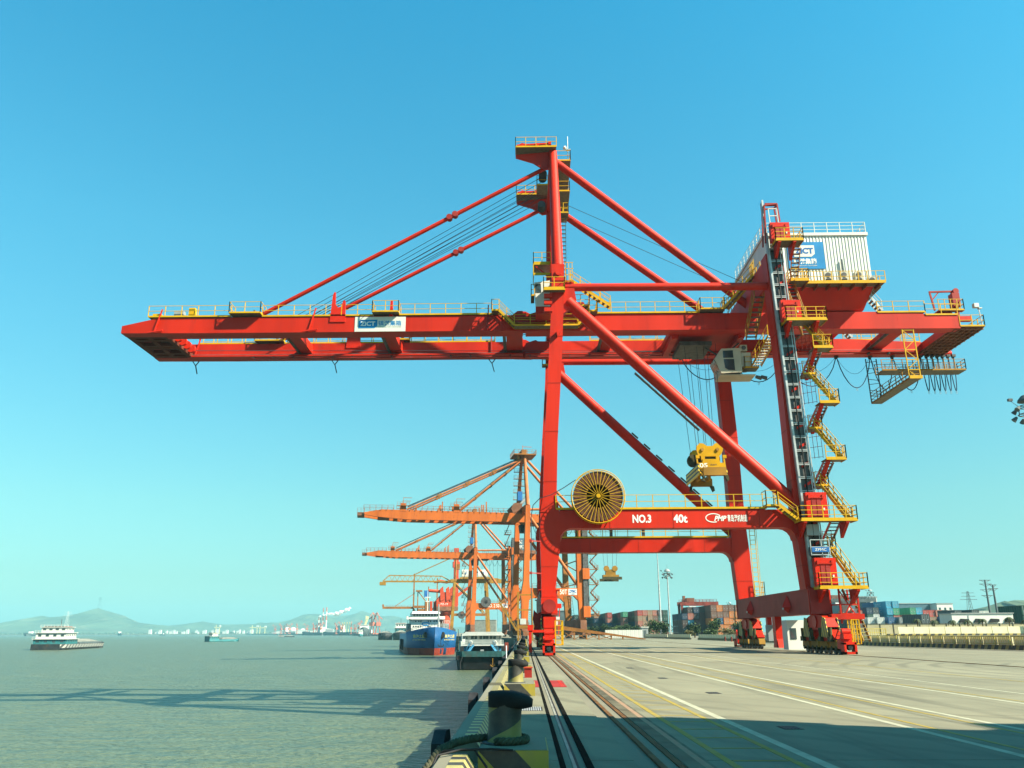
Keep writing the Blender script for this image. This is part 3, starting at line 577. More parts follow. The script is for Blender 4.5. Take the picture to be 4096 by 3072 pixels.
wf = MB()
for a, b_ in (((21.95,66.5,36.2),(21.9,66.5,37.6)),((22.7,66.5,36.2),(22.65,66.5,37.6)),((21.9,66.5,37.6),(22.65,66.5,37.6)),((21.93,66.5,36.9),(22.68,66.5,36.9))): wf.beam(a,b_,.07,.07)
wf.obj('gate_frame', 'white', R)
for z, xa, xb, ph in ((34.18,22.0,24.4,2.0),(26.8,22.2,25.6,2.05),(10.03,21.7,26.1,2.35),(4.86,22.6,26.3,2.4)):
    pf = walkway(R, xa, xb, 65.6, 67.2, z, 'flr', name='lift_landing', sp=.85, th=.26, n=3)
    x0 = xe(z)-.25 if z < 20 else xe(z)-.12
    cb = MB().box(x0, x0+1.65, 66.05, 66.6, z+.05, z+ph-.15).obj('landing_gate', 'red_bright', R)
    MB().box(x0+.15,x0+.28,65.95,66.06,z+ph-.65,z+ph-.35).box(x0+1.25,x0+1.38,65.95,66.06,z+ph-.65,z+ph-.35).box(x0+.2,x0+1.3,65.97,66.05,z+ph-.62,z+ph-.52).obj('gate_hood', 'red', cb)
    MB().box(x0+.42,x0+.75,66.02,66.06,z+.1,z+ph-.75).box(x0+.82,x0+1.15,66.02,66.06,z+.1,z+ph-.75).obj('gate_door', 'red_fade', cb); MB().box(x0+1.28,x0+1.4,66.0,66.06,z+.75,z+.95).obj('call_box', 'white', cb)
    MB().prism([(67.2,z-.1),(65.6,z-.1),(65.6,z-.25),(67.2,z-1.3)], 'x', xa+.2, xa+.45).prism([(67.2,z-.1),(65.6,z-.1),(65.6,z-.25),(67.2,z-1.3)], 'x', xb-.9, xb-.65).obj('landing_bracket', 'red', pf)
cg = MB()
for x in (22.6,23.45,24.05):
    cg.beam((x-.2,66.1,7.3),(x-.22,66.1,8.5),.06,.06)
for z in (7.35,7.95,8.5): cg.beam((22.4,66.1,z),(23.85,66.1,z),.06,.06)
cage = cg.obj('lift_cage', 'galv', R); MB().box(22.5,23.75,66.2,66.9,7.3,8.0).obj('cage_body', 'steel_dark', cage); MB().box(22.45,23.8,66.04,66.07,7.55,7.93).obj('name_plate', 'blue_dark', cage)
lettering('ZPMC', .9, .2, (23.12,66.03,7.74), 'letter_white', cage); MB().box(22.35,23.35,66.5,67.0,8.9,9.75).obj('lift_drive', 'panel_grey', cage); MB().box(22.85,22.87,66.48,66.5,8.9,9.75).obj('drive_door_gap', 'black', cage)
# zigzag stairs beside the lift leg
XS = 24.9
lev = [4.86,10.03,14.9,19.6,24.35,26.8]
for i, z in enumerate(lev[2:5]): 
    walkway(R, 24.25+.0*i, 25.85, 65.7, 67.0, z, 'fr', name='stair_landing', sp=.8, th=.24, n=2)
    MB().prism([(65.9,z-.08),(68.8,z-1.6),(68.8,z-2.0),(65.9,z-.3)], 'x', 24.3, 24.6).obj('landing_bracket', 'red', R)
for i in range(len(lev)-1):
    a, b_ = lev[i], lev[i+1]; mid = (a+b_)/2+.1
    if b_-a > 3:
        stairs(R, (25.75,66.2,a), (24.45,67.6,mid+.4), (.7,.7,0), .8, 9)
        walkway(R, 23.7, 24.8, 67.3, 68.9, mid+.45, 'fr', name='half_landing', sp=.9)
        stairs(R, (24.35,68.9,mid+.45), (24.95,67.2,b_), (1,0,0), .8, 8, 'galv', 'steel_dark', rails=False)
    else: stairs(R, (25.6,66.3,a), (24.4,67.4,b_), (.7,.7,0), .8, 9)
    # wire guard panel beside the stairs
    w = MB()
    for k in range(5): w.beam((23.55+k*.28,68.3-k*.2,a+.4),(23.5+k*.28,68.3-k*.2,b_-.6),.03,.03)
    for k in range(5): zz = lerp(a+.5,b_-.7,k/4); w.beam((23.55,68.3,zz),(24.65,67.5,zz),.03,.03)
    w.obj('guard_mesh', 'red_fade', R)
stairs(R, (25.9,66.2,.9), (25.3,67.6,4.8), (.8,.4,0), .85, 14, 'ochre', 'grating', rails=False)
# stair tower legs and lower cabin frame
lf = MB()
for x, y in ((24.2,66.2),(25.6,66.2),(24.2,68.2),(25.6,68.2)): lf.beam((x,y,2.2),(x,y,4.8),.12,.12)
for z in (2.9,3.6): lf.beam((24.2,66.2,z),(25.6,66.2,z),.1,.1).beam((24.2,66.2,z),(24.2,68.2,z),.1,.1)
lf.beam((24.2,66.2,2.3),(25.6,66.2,4.7),.08,.08).beam((25.6,66.2,2.3),(24.2,66.2,4.7),.08,.08); lf.box(23.4,25.9,66.0,69,2.5,2.9)
lf.obj('stair_base_frame', 'red', R); MB().box(24.5,25.1,66.6,67.2,3.0,3.9).box(25.15,25.5,66.3,66.6,2.95,3.3).obj('winch', 'white', R)
# ---- sill beams and travelling gear
sb = MB().box(22.2,23.7,66.9,90.3,2.92,4.84).obj('sill_beam', 'red_fade', R); MB().box(22.15,23.75,67.1,67.25,2.85,4.95).box(22.15,23.75,90,90.15,2.85,4.95).obj('sill_end_plate', 'red', sb)
MB().box(1.25,2.6,67.6,89.6,2.92,4.80).obj('sill_beam', 'red_fade', R)
for x, y in ((1.95,YN),(1.95,YF),(22.9,YN),(22.9,YF)):
    MB().box(x-.85,x+.85,y-.85,y+.85,4.80,4.865 if x < 10 else 4.86).obj('leg_flange', 'red', R)
for y in (72.6,84.4):                                   # pointed lifting lugs on the sill face
    MB().loft([[(22.15,y-.9,3.6),(22.15,y,3.1),(22.15,y+.9,3.6),(22.15,y,4.55)],[(21.7,y-.1,3.55),(21.7,y,3.5),(21.7,y+.1,3.55),(21.7,y,3.7)]]).obj('jacking_lug', 'red', sb)
    MB().lathe([(.02,0),(.09,0),(.09,-.1),(.02,-.1)], (21.75,y-.1,3.45), 8, 'x').obj('lug_pin', 'white', sb)
def bogie(x, y, d, length=6.0):
    """travelling gear of one corner; d = direction (along Y) of the buffer end"""
    e = MB().prism([(y-2.6,1.95),(y-2.2,2.6),(y-.9,2.9),(y+.9,2.9),(y+2.2,2.6),(y+2.6,1.95),(y+1.4,1.75),(y-1.4,1.75)], 'x', x-.42, x+.42).obj('main_equalizer', 'red', R)
    MB().lathe([(.02,-.52),(.46,-.52),(.46,.52),(.02,.52)], (x,y,2.35), 18, 'x').obj('balance_pin', 'red_bright', e)
    for s in (-1,1):
        yc = y+s*2.1
        q = MB().prism([(yc-1.7,1.1),(yc-.6,1.75),(yc+.6,1.75),(yc+1.7,1.1),(yc+1.2,.95),(yc-1.2,.95)], 'x', x-.36, x+.36).obj('sub_equalizer', 'red', R)
        for sx in (-1,1): MB().prism([(yc-.75,1.15),(yc-.25,2.6),(yc+.35,2.7),(yc+.95,1.25)], 'x', x+sx*.47-.03, x+sx*.47+.03).obj('guard_plate', 'hazard_bogie', q)
        for s2 in (-1,1):
            yb = yc+s2*1.05
            bf = MB().prism([(yb-.85,.45),(yb-.75,.9),(yb-.2,1.12),(yb+.2,1.12),(yb+.75,.9),(yb+.85,.45)], 'x', x-.30, x+.30).obj('bogie_frame', 'ochre', R)
            for s3 in (-1,1):
                MB().lathe([(.02,-.10),(.33,-.10),(.33,.10),(.02,.10)], (x,yb+s3*.46,.34), 18, 'x').lathe([(.02,-.14),(.1,-.14),(.1,.14),(.02,.14)], (x,yb+s3*.46,.34), 8, 'x').obj('wheel', 'steel_dark', bf)
                MB().lathe([(.02,-.34),(.16,-.34),(.16,.34),(.02,.34)], (x,yb+s3*.46,.42), 10, 'x').obj('axle_box', 'olive_bar', bf)
            MB().box(x-.62,x-.30,yb-.3,yb+.3,.9,1.25).tube((x-.46,yb,.9),(x-.46,yb,1.9),.16,n=8).obj('drive_motor', 'olive_bar', bf)
    ye = y+d*5.0
    b = MB()
    for x0, x1, z0, z1 in ((x-.45,x-.30,.06,.85),(x+.30,x+.45,.06,.85),(x-.45,x+.45,.06,.22),(x-.45,x+.45,.72,.9)): b.box(x0,x1,min(ye,ye+d*.7),max(ye,ye+d*.7),z0,z1)
    b.box(x-.40,x+.40,min(ye-d*.8,ye),max(ye-d*.8,ye),.4,1.1); bo = b.obj('buffer_frame', 'red_bright', R)
    MB().lathe([(.02,0),(.17,0),(.2,d*.25),(.17,d*.5),(.02,d*.5)], (x,ye+d*.15,.5), 12, 'y').obj('buffer', 'rubber', bo)
    MB().box(x-.3,x+.3,ye-.35,ye+.35,1.1,1.45).lathe([(.02,-.3),(.22,-.3),(.22,.3),(.02,.3)], (x,ye,1.6), 12, 'x').obj('rail_clamp', 'red_bright', R)
    pf = MB().box(x+.45,x+1.05,min(ye,ye-d*2.2),max(ye,ye-d*2.2),.72,.78).obj('service_platform', 'yellow', R)
    MB().rail([(x+.5,ye,.75),(x+1.05,ye,.75),(x+1.05,ye-d*2.2,.75)], 1.7, .55, 5, .06).obj('handrail', 'yellow', pf)
    return bo
for x in (1.73, 23.2):
    bogie(x, YN, -1); bogie(x, YF, 1)
# front details of the near waterside corner
for z0, z1, w, mt in ((4.25,4.8,1.14,'red'),(3.0,4.2,1.25,'red_bright'),(1.95,2.75,.95,'red'),(1.15,1.9,.9,'red_bright')):
    MB().box(1.9-w/2,1.9+w/2,66.6-(4.8-z0)*.55,67.4,z0,z1).obj('front_plate', mt, R)
MB().lathe([(.02,0),(.50,0),(.50,-.15),(.02,-.15)], (1.9,65.6,3.55), 20, 'y').obj('pin_disc', 'red_fade', R)
MB().prism([(1.0,3.0),(.72,3.3),(.62,2.6),(.75,2.1),(.62,1.5),(1.2,1.2),(1.3,3.2)], 'y', 66.5, 66.9).obj('hook_plate', 'red_fade', R)
MB().box(1.95,2.65,65.1,65.5,2.55,2.75).box(2.05,2.5,65.15,65.5,2.15,2.5).obj('warning_light', 'white', R)
MB().box(.35,2.1,63.6,63.75,1.62,1.8).box(.3,.5,63.55,63.85,.3,2.0).box(.22,.62,63.5,63.9,1.75,2.15).tube((.42,63.5,.35),(.42,63.95,.35),.14,n=10).obj('cable_guide', 'red_bright', R)
MB().box(2.5,2.85,66.2,66.5,3.4,3.75).beam((2.6,66.3,1.5),(2.7,66.3,3.4),.06,.06).obj('limit_switch', 'red_bright', R)
# electrical kiosk hanging between the landside bogies, and the red post beside it
kk = MB().box(22.3,24.2,73.9,75.3,.15,2.55).obj('kiosk', 'white', R); MB().box(22.55,23.05,73.86,73.9,1.0,1.9).obj('kiosk_window', 'glass_dark', kk)
MB().box(22.35,22.95,77.4,78.3,.25,2.9).prism([(77.0,.25),(78.7,.25),(78.3,1.0),(77.4,1.0)],'x',22.4,22.9).box(22.5,22.9,80.3,80.9,1.0,2.9).obj('stowage_post', 'red_bright', R); MB().box(22.2,22.9,79.3,80.1,.8,2.2).obj('kiosk_grey', 'panel_grey', R)
# ladder cage on the far landside leg
lc = MB()
for x in (23.75,24.3): lc.beam((x,88.6,4.9),(x,88.6,12.5),.06,.06)
lc.beam((24.35,88.2,5),(24.35,88.2,12.5),.04,.04); lc = lc.obj('ladder', 'yellow', R)
for i in range(16): MB().beam((23.75,88.6,5.2+i*.47),(24.3,88.6,5.2+i*.47),.05,.05).obj('rung', 'yellow', lc)
walkway(R, 23.7, 24.7, 88.2, 89.4, 4.95, 'fr', sp=.6, h=1.6, n=3); walkway(R, 2.2, 3.0, 88.0, 89.0, 30.2, 'fl', sp=.6)
# ---- landing, operator post and platforms round the waterside joint
walkway(R, 1.87, 3.7, 66.5, 67.25, 30.15, 'flr', sp=.85, th=.3); walkway(R, 1.05, 2.6, 69.0, 71.5, 33.7, 'fl', sp=.8, th=.3); MB().beam((1.2,69.1,33.5),(2.6,69.1,32.2),.1,.14).obj('platform_brace', 'red', R)
MB().rail([(1.05,69.0,32.6),(1.05,71.5,32.6)],1.0,.8,2).box(1.02,2.6,68.97,69.0,32.5,32.75).obj('lower_guard', 'yellow', R)
lk = MB()
for x in (3.85,4.15,4.45): lk.beam((x,67.6,31.2),(x,67.6,33.1),.05,.05)
for z in (31.3,31.9,32.5,33.1): lk.beam((3.8,67.6,z),(4.55,67.6,z),.05,.05)
lk.obj('ladder_cage', 'yellow', R)
bt = MB().prism([(1.3,30.5),(1.15,32.9),(2.6,33.1),(2.6,30.5)], 'y', 71.5, 73.3).obj('boom_control_cabin', 'white', R)
MB().prism([(1.3,31.9),(1.22,32.7),(1.75,32.75),(1.78,31.9)], 'y', 71.46, 71.5).obj('window', 'glass_dark', bt); MB().box(1.25,2.6,71.5,73.3,29.8,30.5).obj('cabin_base', 'red', bt); walkway(R, .85, 1.15, 71.4, 73.3, 31.6, 'fl', sp=.7)
for z in (28.2,28.9,29.5): MB().box(1.9,2.6,66.9,67.25,z,z+.35).obj('bracket_rib', 'red', R)
MB().box(3.8,6.3,74.3,76.5,31.0,31.5).prism([(3.8,31.5),(6.3,31.5),(5.9,32.2),(4.4,32.1)],'y',74.6,76).obj('boom_winch', 'red_fade', R); walkway(R, 3.9, 6.4, 73.5, 74.3, 31.4, 'fr', sp=.8)
stairs(R, (8.3,73.0,30.95), (4.6,73.0,33.6), (0,1,0), .7, 9, rails=True)
MB().prism([(2.9,26.4),(3.35,26.4),(3.0,25.9)], 'y', 66.95, 67.25).obj('leg_lug', 'red', R)
# ---- machinery house
HX0, HX1, HY0, HY1, HZ0, HZ1 = 23.55, 33.4, 73.5, 84.6, 33.5, 38.7
hw = MB(); nn = 128; zz = []
for i in range(nn+1): zz.append((lerp(HX0,HX1,i/nn), HY0-(.04 if i % 4 in (1,2) else 0)))
pol = zz+[(HX1,HY1),(HX0,HY1)]
hs = hw.prism(pol, 'z', HZ0, HZ1-.3).obj('machinery_house', 'white', R)
MB().box(HX0-.12,HX1+.12,HY0-.14,HY1+.1,HZ1-.3,HZ1).obj('roof_fascia', 'white', hs); MB().box(HX0,HX1,HY0,HY1,HZ1+.002,HZ1+.06).obj('roof_sheet', 'panel_grey', hs)
MB().rail([(HX1,HY1,HZ1),(HX1,HY0,HZ1),(HX0,HY0,HZ1),(HX0,HY1,HZ1)], 1.15, 1.25, 3, .05).obj('roof_rail', 'white', hs)
MB().box(23.2,23.55,74.2,76.2,34.0,35.9).obj('cooling_hood', 'white', hs); MB().box(23.25,23.5,74.15,74.2,34.1,34.6).obj('hood_opening', 'black', hs)
MB().box(25.62,29.1,73.40,73.455,34.9,37.72).obj('sign_panel', 'blue_sign', hs)
MB().prism([(26.2,36.15),(26.2,37.35),(28.2,37.35),(28.2,36.45),(27.85,36.15)], 'y', 73.37, 73.398).obj('sign_emblem', 'white', hs)
lettering('ZiCT', 1.75, .62, (27.2,73.36,36.78), 'blue_dark', hs, bold=.04); lettering('镇港集箱', 2.2, .62, (27.2,73.39,35.68), 'letter_white', hs, bold=.02); lettering('ZHENJIANG PORT CONTAINER', 2.2, .13, (27.2,73.39,35.2), 'letter_white', hs)
MB().tube((30.7,73.3,35.8),(30.75,73.3,34.2),.09,n=8).obj('vent_pipe', 'panel_grey', hs)
walkway(R, 25.8, 34.1, 72.3, 73.45, 33.05, 'fl', name='house_walkway', sp=.85, th=.3); walkway(R, 33.45, 34.1, 73.45, 84.6, 33.05, 'r', name='house_walkway', sp=1.2, th=.3); walkway(R, 22.1, 23.5, 71.0, 84.6, 33.5, 'l', name='house_walkway', sp=1.2)
for i in range(7): MB().box(26.6+i*1.15,26.72+i*1.15,72.4,73.6,32.7,33.0).obj('walkway_joist', 'sill_brown', R)
hb = MB().hexa([(26.4,74.4,31.0),(32.6,74.4,31.0),(32.6,82.8,31.0),(26.4,82.8,31.0),(26.0,73.5,33.0),(33.4,73.5,33.0),(33.4,84.6,33.0),(26.0,84.6,33.0)]).obj('house_underframe', 'red', R)
MB().box(HX0,HX1,HY0,HY1,33.0,33.5).obj('house_floor', 'red', R)
for i, (x, w, h) in enumerate(((28.6,.80,1.15),(30.1,.80,1.15),(31.5,.80,1.15),(32.75,.62,.6))):
    ac = MB().box(x,x+w,72.7,73.2,33.1,33.1+h).obj('air_conditioner', 'cream', R)
    for j in range(2 if h > 1 else 1): MB().lathe([(.02,0),(.24,0),(.24,-.03),(.02,-.03)], (x+w*.45,72.69,33.1+h*(.28 if h > 1 else .5)+j*.52), 16, 'y').obj('fan', 'steel_dark', ac)
walkway(R, 24.9, 26.6, 71.3, 72.3, 32.9, 'flr', sp=.6, th=.3, n=3)
stairs(R, (25.5,70.4,27.0), (25.0,72.4,32.9), (1,0,0), .8, 14, 'ochre', 'steel_dark')
stairs(R, (25.2,71.2,33.0), (24.3,67.3,34.2), (.95,-.2,0), .7, 7, rails=False)
lk = MB()
for i in range(5): lk.beam((22.0,72.6+i*.35,33.4),(22.0,72.6+i*.35,35.6),.05,.05)
for z in (33.9,34.6,35.3): lk.beam((22.0,72.6,z),(22.0,74.0,z),.05,.05)
lk.obj('ladder_cage', 'yellow', R)
lk = MB()
for i in range(4): lk.beam((20.0+i*.25,77.8,32.3),(20.0+i*.25,77.8,33.9),.04,.04)
for z in (32.6,33.2,33.8): lk.beam((20.0,77.8,z),(20.8,77.8,z),.04,.04)
lk.obj('ladder_cage', 'white', R)
stairs(R, (19.3,73.6,30.95), (21.7,71.6,33.4), (.65,.65,0), .8, 10)
stairs(R, (21.2,72.9,27.6), (21.3,69.4,30.6), (1,0,0), .9, 9, 'ochre', 'steel_dark')
# ---- trolley, operator cab, head block with spreader
tr = MB().box(14.2,21.8,75.9,81.2,29.3,29.75).box(14.4,15.0,75.7,81.4,28.75,29.3).box(20.8,21.4,75.7,81.4,28.75,29.3).box(16,19.5,76.2,81,29.75,30.4)
trl = tr.obj('trolley', 'red', R); MB().beam((17.0,77.2,28.9),(19.2,77.2,27.4),.14,.14).beam((21.4,77.2,28.9),(20.2,77.2,27.9),.14,.14).box(15.3,18.4,76.4,80.8,28.3,28.7).obj('trolley_hanger', 'steel_dark', trl)
cabp = [(18.45,26.75),(19.15,27.78),(21.0,27.85),(21.0,25.4),(19.0,25.3)]
cab = MB().prism(cabp, 'y', 76.0, 78.2).obj('operator_cab', 'cream', R)
MB().prism([(19.28,26.85),(19.28,27.55),(20.25,27.6),(20.25,26.85)], 'y', 75.96, 76.0).prism([(19.38,25.85),(19.3,26.7),(20.3,26.72),(20.32,25.6),(19.7,25.62)], 'y', 75.96, 76.0).obj('side_window', 'glass_dark', cab)
MB().hexa([(18.40,76.15,26.7),(18.44,76.15,26.7),(18.44,78.05,26.7),(18.40,78.05,26.7),(18.95,76.15,25.45),(18.99,76.15,25.45),(18.99,78.05,25.45),(18.95,78.05,25.45)]).hexa([(18.43,76.15,26.85),(18.47,76.15,26.85),(18.47,78.05,26.85),(18.43,78.05,26.85),(19.02,76.15,27.68),(19.06,76.15,27.68),(19.06,78.05,27.68),(19.02,78.05,27.68)]).obj('front_window', 'glass_dark', cab)
for z in (26.3,25.9): MB().beam((18.6+(26.3-z)*.4,76.1,z),(18.6+(26.3-z)*.4,78.1,z),.04,.04).obj('window_bar', 'cream', cab)
MB().box(19.3,20.8,76.1,78.1,25.26,25.33).obj('floor_glass', 'glass_dark', cab); MB().box(21.05,21.95,76.1,78.1,26.0,27.4).obj('cab_annex', 'cream', R); ac = MB().box(21.0,21.65,76.0,76.5,27.55,28.15).obj('air_conditioner', 'cream', R); MB().lathe([(.02,0),(.22,0),(.22,-.03),(.02,-.03)], (21.32,75.99,27.85), 16, 'y').obj('fan', 'steel_dark', ac)
MB().box(18.9,22.3,76.2,78.4,25.15,25.25).obj('cab_base', 'cream', R)
walkway(R, 21.3, 22.6, 76.0, 77.4, 25.9, 'flr', sp=.7); stairs(R, (22.4,76.0,26.0), (22.6,70.8,27.2), (1,0,0), .9, 11, 'yellow', 'white')
for x in (22.6,23.1): MB().prism([(x,25.4),(x+.55,25.25),(x+.5,25.0),(x-.05,25.2)], 'y', 77.0, 77.4).obj('flood_lamp', 'steel_dark', R)
# spreader hangs on ropes: it is its own thing, with head block
SPX, SPY = 17.55, 78.6
P = thing('spreader', 'yellow container spreader hanging on ropes under the red crane', 'spreader', (SPX,SPY,14.9))
sx = MB().prism([(-1.55,1.3),(1.55,1.3),(1.55,1.85),(1.0,1.85),(.9,2.2),(-.9,2.2),(-1.0,1.85),(-1.55,1.85)], 'y', -2.0, -1.75)
def PL(m): return [(a*.84+SPX, b_+SPY, c+14.9) for a, b_, c in m.v]
def padd(m, nm, mt, par=None):
    m.v = PL(m); return m.obj(nm, mt, par or P)
hb = padd(MB().prism([(-1.35,2.6),(-1.5,3.1),(-1.45,3.5),(-1.1,3.78),(-.7,3.75),(-.3,3.5),(.3,3.5),(.7,3.78),(1.1,3.8),(1.5,3.45),(1.45,3.05),(1.2,2.65),(1.0,2.55),(1.0,1.9),(.65,1.9),(.6,2.5),(-.6,2.5),(-.65,1.9),(-1.0,1.9),(-1.05,2.55)], 'y', -1.75, -1.45), 'head_block_plate', 'yellow_deep')
padd(MB().prism([(-1.35,2.6),(-1.5,3.1),(-1.45,3.5),(-1.1,3.78),(-.7,3.75),(-.3,3.5),(.3,3.5),(.7,3.78),(1.1,3.8),(1.5,3.45),(1.45,3.05),(1.2,2.65)], 'y', 1.45, 1.75), 'head_block_plate', 'yellow_deep')
for x in (-.85,.85): 
    for y in (-1.5,1.5): padd(MB().lathe([(.02,-.14),(.58,-.14),(.5,0),(.58,.14),(.02,.14)], (x,y,3.2), 18, 'y'), 'rope_sheave', 'yellow_deep')
    padd(MB().lathe([(.02,0),(.17,0),(.17,-.1),(.02,-.1)], (x,-1.76,3.15), 12, 'y'), 'sheave_pin', 'ochre')
padd(MB().box(-1.1,1.1,-1.6,1.6,1.85,2.5), 'head_block_frame', 'olive_bar'); padd(MB().box(-1.35,1.35,-1.5,1.5,1.2,1.85), 'spreader_main_beam', 'yellow_deep')
padd(MB().box(-1.75,1.75,-1.85,-1.65,.75,1.25), 'striped_plate', 'hazard_spreader'); padd(MB().box(-1.75,-1.6,-3.0,3.0,.55,1.6), 'striped_plate', 'hazard_spreader')
for s in (-1,1):
    padd(MB().box(-.75,-.45,min(s*1.4,s*3.0),max(s*1.4,s*3.0),.85,1.3), 'telescopic_beam', 'yellow_deep'); padd(MB().box(.45,.75,min(s*1.4,s*3.0),max(s*1.4,s*3.0),.85,1.3), 'telescopic_beam', 'yellow_deep')
    padd(MB().box(-1.25,1.25,s*3.0-.22,s*3.0+.22,.45,1.2), 'end_beam', 'ochre')
    for x in (-1.2,1.2): padd(MB().prism([(x-.2,.45),(x+.2,.45),(x+.28*(1 if x>0 else -1),-.0),(x+.1,-.1)], 'y', s*3.0-.25, s*3.0+.25), 'corner_flipper', 'olive_bar')
padd(MB().lathe([(.02,-.2),(.6,-.2),(.6,.2),(.02,.2)], (-1.75,-.6,2.3), 16, 'y'), 'cable_basket', 'olive_bar')
for x in (-1.45,1.55): padd(MB().beam((x,-1.8,1.3),(x-.1,-1.8,2.4),.16,.16).box(x-.2,x+.2,-1.9,-1.6,2.3,2.6), 'flipper_arm', 'yellow_deep')
lettering('05', .75, .42, (SPX-.75,SPY-2.02,14.9+1.6), 'letter_white', P, bold=.02); lettering('RAM', .55, .13, (SPX+.2,SPY-2.02,14.9+1.66), 'steel_dark', P); padd(sx, 'front_shield', 'yellow_deep')
for x, y in ((-.3,-1.5),(.3,-1.5),(-1.4,-1.5),(1.4,-1.5),(-.3,1.5),(.3,1.5),(-1.4,1.5),(1.4,1.5)):
    padd(MB().tube((x,y,3.5),(x*1.3-.3,y*1.2,13.7),.028,n=4), 'hoist_rope', 'rope')
# ---- festoon: cable trolleys, loops, parking platform and hanging cage
def festoon(parent, pts, sag, y, z, r=.05, mt='cable_blue'):
    for i in range(len(pts)-1):
        a, b_ = pts[i], pts[i+1]; sg = sag[i] if isinstance(sag, list) else sag
        MB().path([(lerp(a,b_,t/12), y, z-sg*(1-(2*t/12-1)**2)**.8) for t in range(13)], r, 6).obj('festoon_cable', mt, parent)
        MB().path([(lerp(a,b_,t/10), y+.12, z-sg*.55*4*(t/10)*(1-t/10)) for t in range(11)], .018, 4).obj('tow_rope', mt, parent)
        MB().path([((a+b_)/2-.06,y,z-sg),((a+b_)/2-.05,y,z-sg-.3),((a+b_)/2+.05,y,z-sg-.3),((a+b_)/2+.06,y,z-sg)], .02, 4).obj('cable_clip', 'galv', parent)
fp = [16.5,21.7,27.0,32.6,36.1,38.4,41.3,41.95,42.5,43.05,43.6,44.15,44.7]
festoon(R, fp, [2.4,2.7,3.2,3.4,3.6,3.7]+[3.8]*6, 82.35, 29.0)
for x in fp: MB().box(x-.18,x+.18,82.2,82.5,28.85,29.1).lathe([(.02,0),(.12,0),(.12,.1),(.02,.1)], (x-.1,82.3,28.8), 8, 'y').obj('cable_trolley', 'steel_dark', R)
walkway(R, 36.3, 44.7, 80.4, 82.0, 26.9, 'fbr', paint='ochre', sp=1.0, name='festoon_platform', n=3); MB().tube((44.0,82.6,29.3),(44.6,82.6,29.3),.3,n=14).obj('end_sheave', 'red_bright', R)
fr = MB()
for (x0,x1) in ((35.9,36.95),):
    for x in (x0,x1): fr.beam((x,74.3,29.0),(x+.05,74.3,24.2),.09,.09)
    for i in range(5):
        z = 28.9-i*.98; fr.beam((x0,74.3,z),(x1,74.3,z),.07,.07); fr.beam((x0 if i%2==0 else x1,74.3,z),(x1 if i%2==0 else x0,74.3,z-.98),.06,.06)
fr.obj('hanging_frame', 'yellow', R)
fr = MB()
for x in (36.0,37.1): fr.beam((x,83.3,29.0),(x+.05,83.3,24.2),.09,.09)
for i in range(8):
    z = 28.6-i*.6; fr.beam((36,83.3,z),(37.1,83.3,z-.15 if i%2 else z+.15),.05,.05)
fr.obj('hanging_frame', 'steel_dark', R)
walkway(R, 36.05, 37.05, 74.3, 83.3, 24.2, 'lrfb', paint='ochre', name='crossing_walkway', n=3); MB().box(35.95,37.15,74.18,74.3,24.1,24.4).obj('walkway_edge', 'yellow', R)
# maintenance crane and lamp at the rear end
mc = MB().beam((40.0,76.2,33.55),(42.7,76.2,33.6),.16,.16).beam((40.05,76.2,33.5),(40.3,76.2,31.6),.14,.14).beam((40.1,76.2,32.6),(40.9,76.2,33.5),.1,.1).box(42.0,42.7,75.8,76.6,31.9,33.3).beam((42.5,76.2,33.6),(42.4,76.2,30.6),.3,.3).tube((42.5,75.9,33.55),(42.5,76.5,33.55),.28,n=12).prism([(39.6,30.8),(41.8,30.8),(41.4,31.5),(40.4,31.5)],'y',75.6,77.2)
mc.obj('maintenance_crane', 'red_fade', R); MB().box(42.3,43.6,75.9,76.4,30.45,30.9).obj('rear_bumper', 'red', R); walkway(R, 40.2, 42.6, 75.2, 75.8, 31.3, 'fr', sp=.6)
MB().beam((43.6,74.4,29.3),(43.5,74.4,31.2),.07,.07).box(43.1,43.55,74.3,74.7,31.2,31.6).box(43.5,43.8,74.3,74.6,31.05,31.15).obj('rear_lamp', 'galv', R)
# ------------------------------------------------------------------ bollards, fenders, ropes
ORD = ['nearest','second','third','fourth','fifth','sixth','seventh','eighth','ninth','tenth','eleventh','twelfth','thirteenth','fourteenth','fifteenth']
mat('rope_fibre', (.05,.05,.03), .85, .35, 8, bump=.5, bscale=60)
mat('bollard_cap', (.010,.011,.011), .75, .3, 3, bump=.2)
def make_bollard():
    t = thing('mooring_bollard', '', 'bollard', (-.26,BOL[0]-.02,0), world=False)
    n = 20; rings = []
    for z, r, dx in ((.30,.235,0),(.36,.215,0),(.55,.205,0),(.78,.215,.005)):
        rings.append([(dx+r*math.cos(2*math.pi*k/n), r*math.sin(2*math.pi*k/n), z) for k in range(n)])
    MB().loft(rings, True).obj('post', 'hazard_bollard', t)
    rings = []
    for z, rx, ry, dx in ((.735,.225,.205,.015),(.775,.28,.222,.07),(.865,.285,.225,.075),(.90,.26,.205,.05),(.92,.19,.15,.01),(.925,.02,.02,.0)):
        ring = []
        for k in range(n):
            c_, s_ = math.cos(2*math.pi*k/n), math.sin(2*math.pi*k/n); x = dx+rx*math.copysign(abs(c_)**.7, c_); ring.append((x, ry*math.copysign(abs(s_)**.8, s_), z-.16*max(0, x-.08)))
        rings.append(ring)
    MB().loft(rings, True).obj('head', 'bollard_cap', t)
    b = MB().box(-.30,.53,-.64,.64,-.02,.30).obj('plinth', 'hazard_block', t)
    MB().box(-.285,.515,-.625,.625,.301,.306).obj('plinth_top', 'kerb', b)
    MB().lathe([(.28,.30),(.28,.325),(.24,.33),(.02,.33)], (0,0,0), 20).obj('base_flange', 'steel_dark', t)
    return t
b0 = make_bollard()
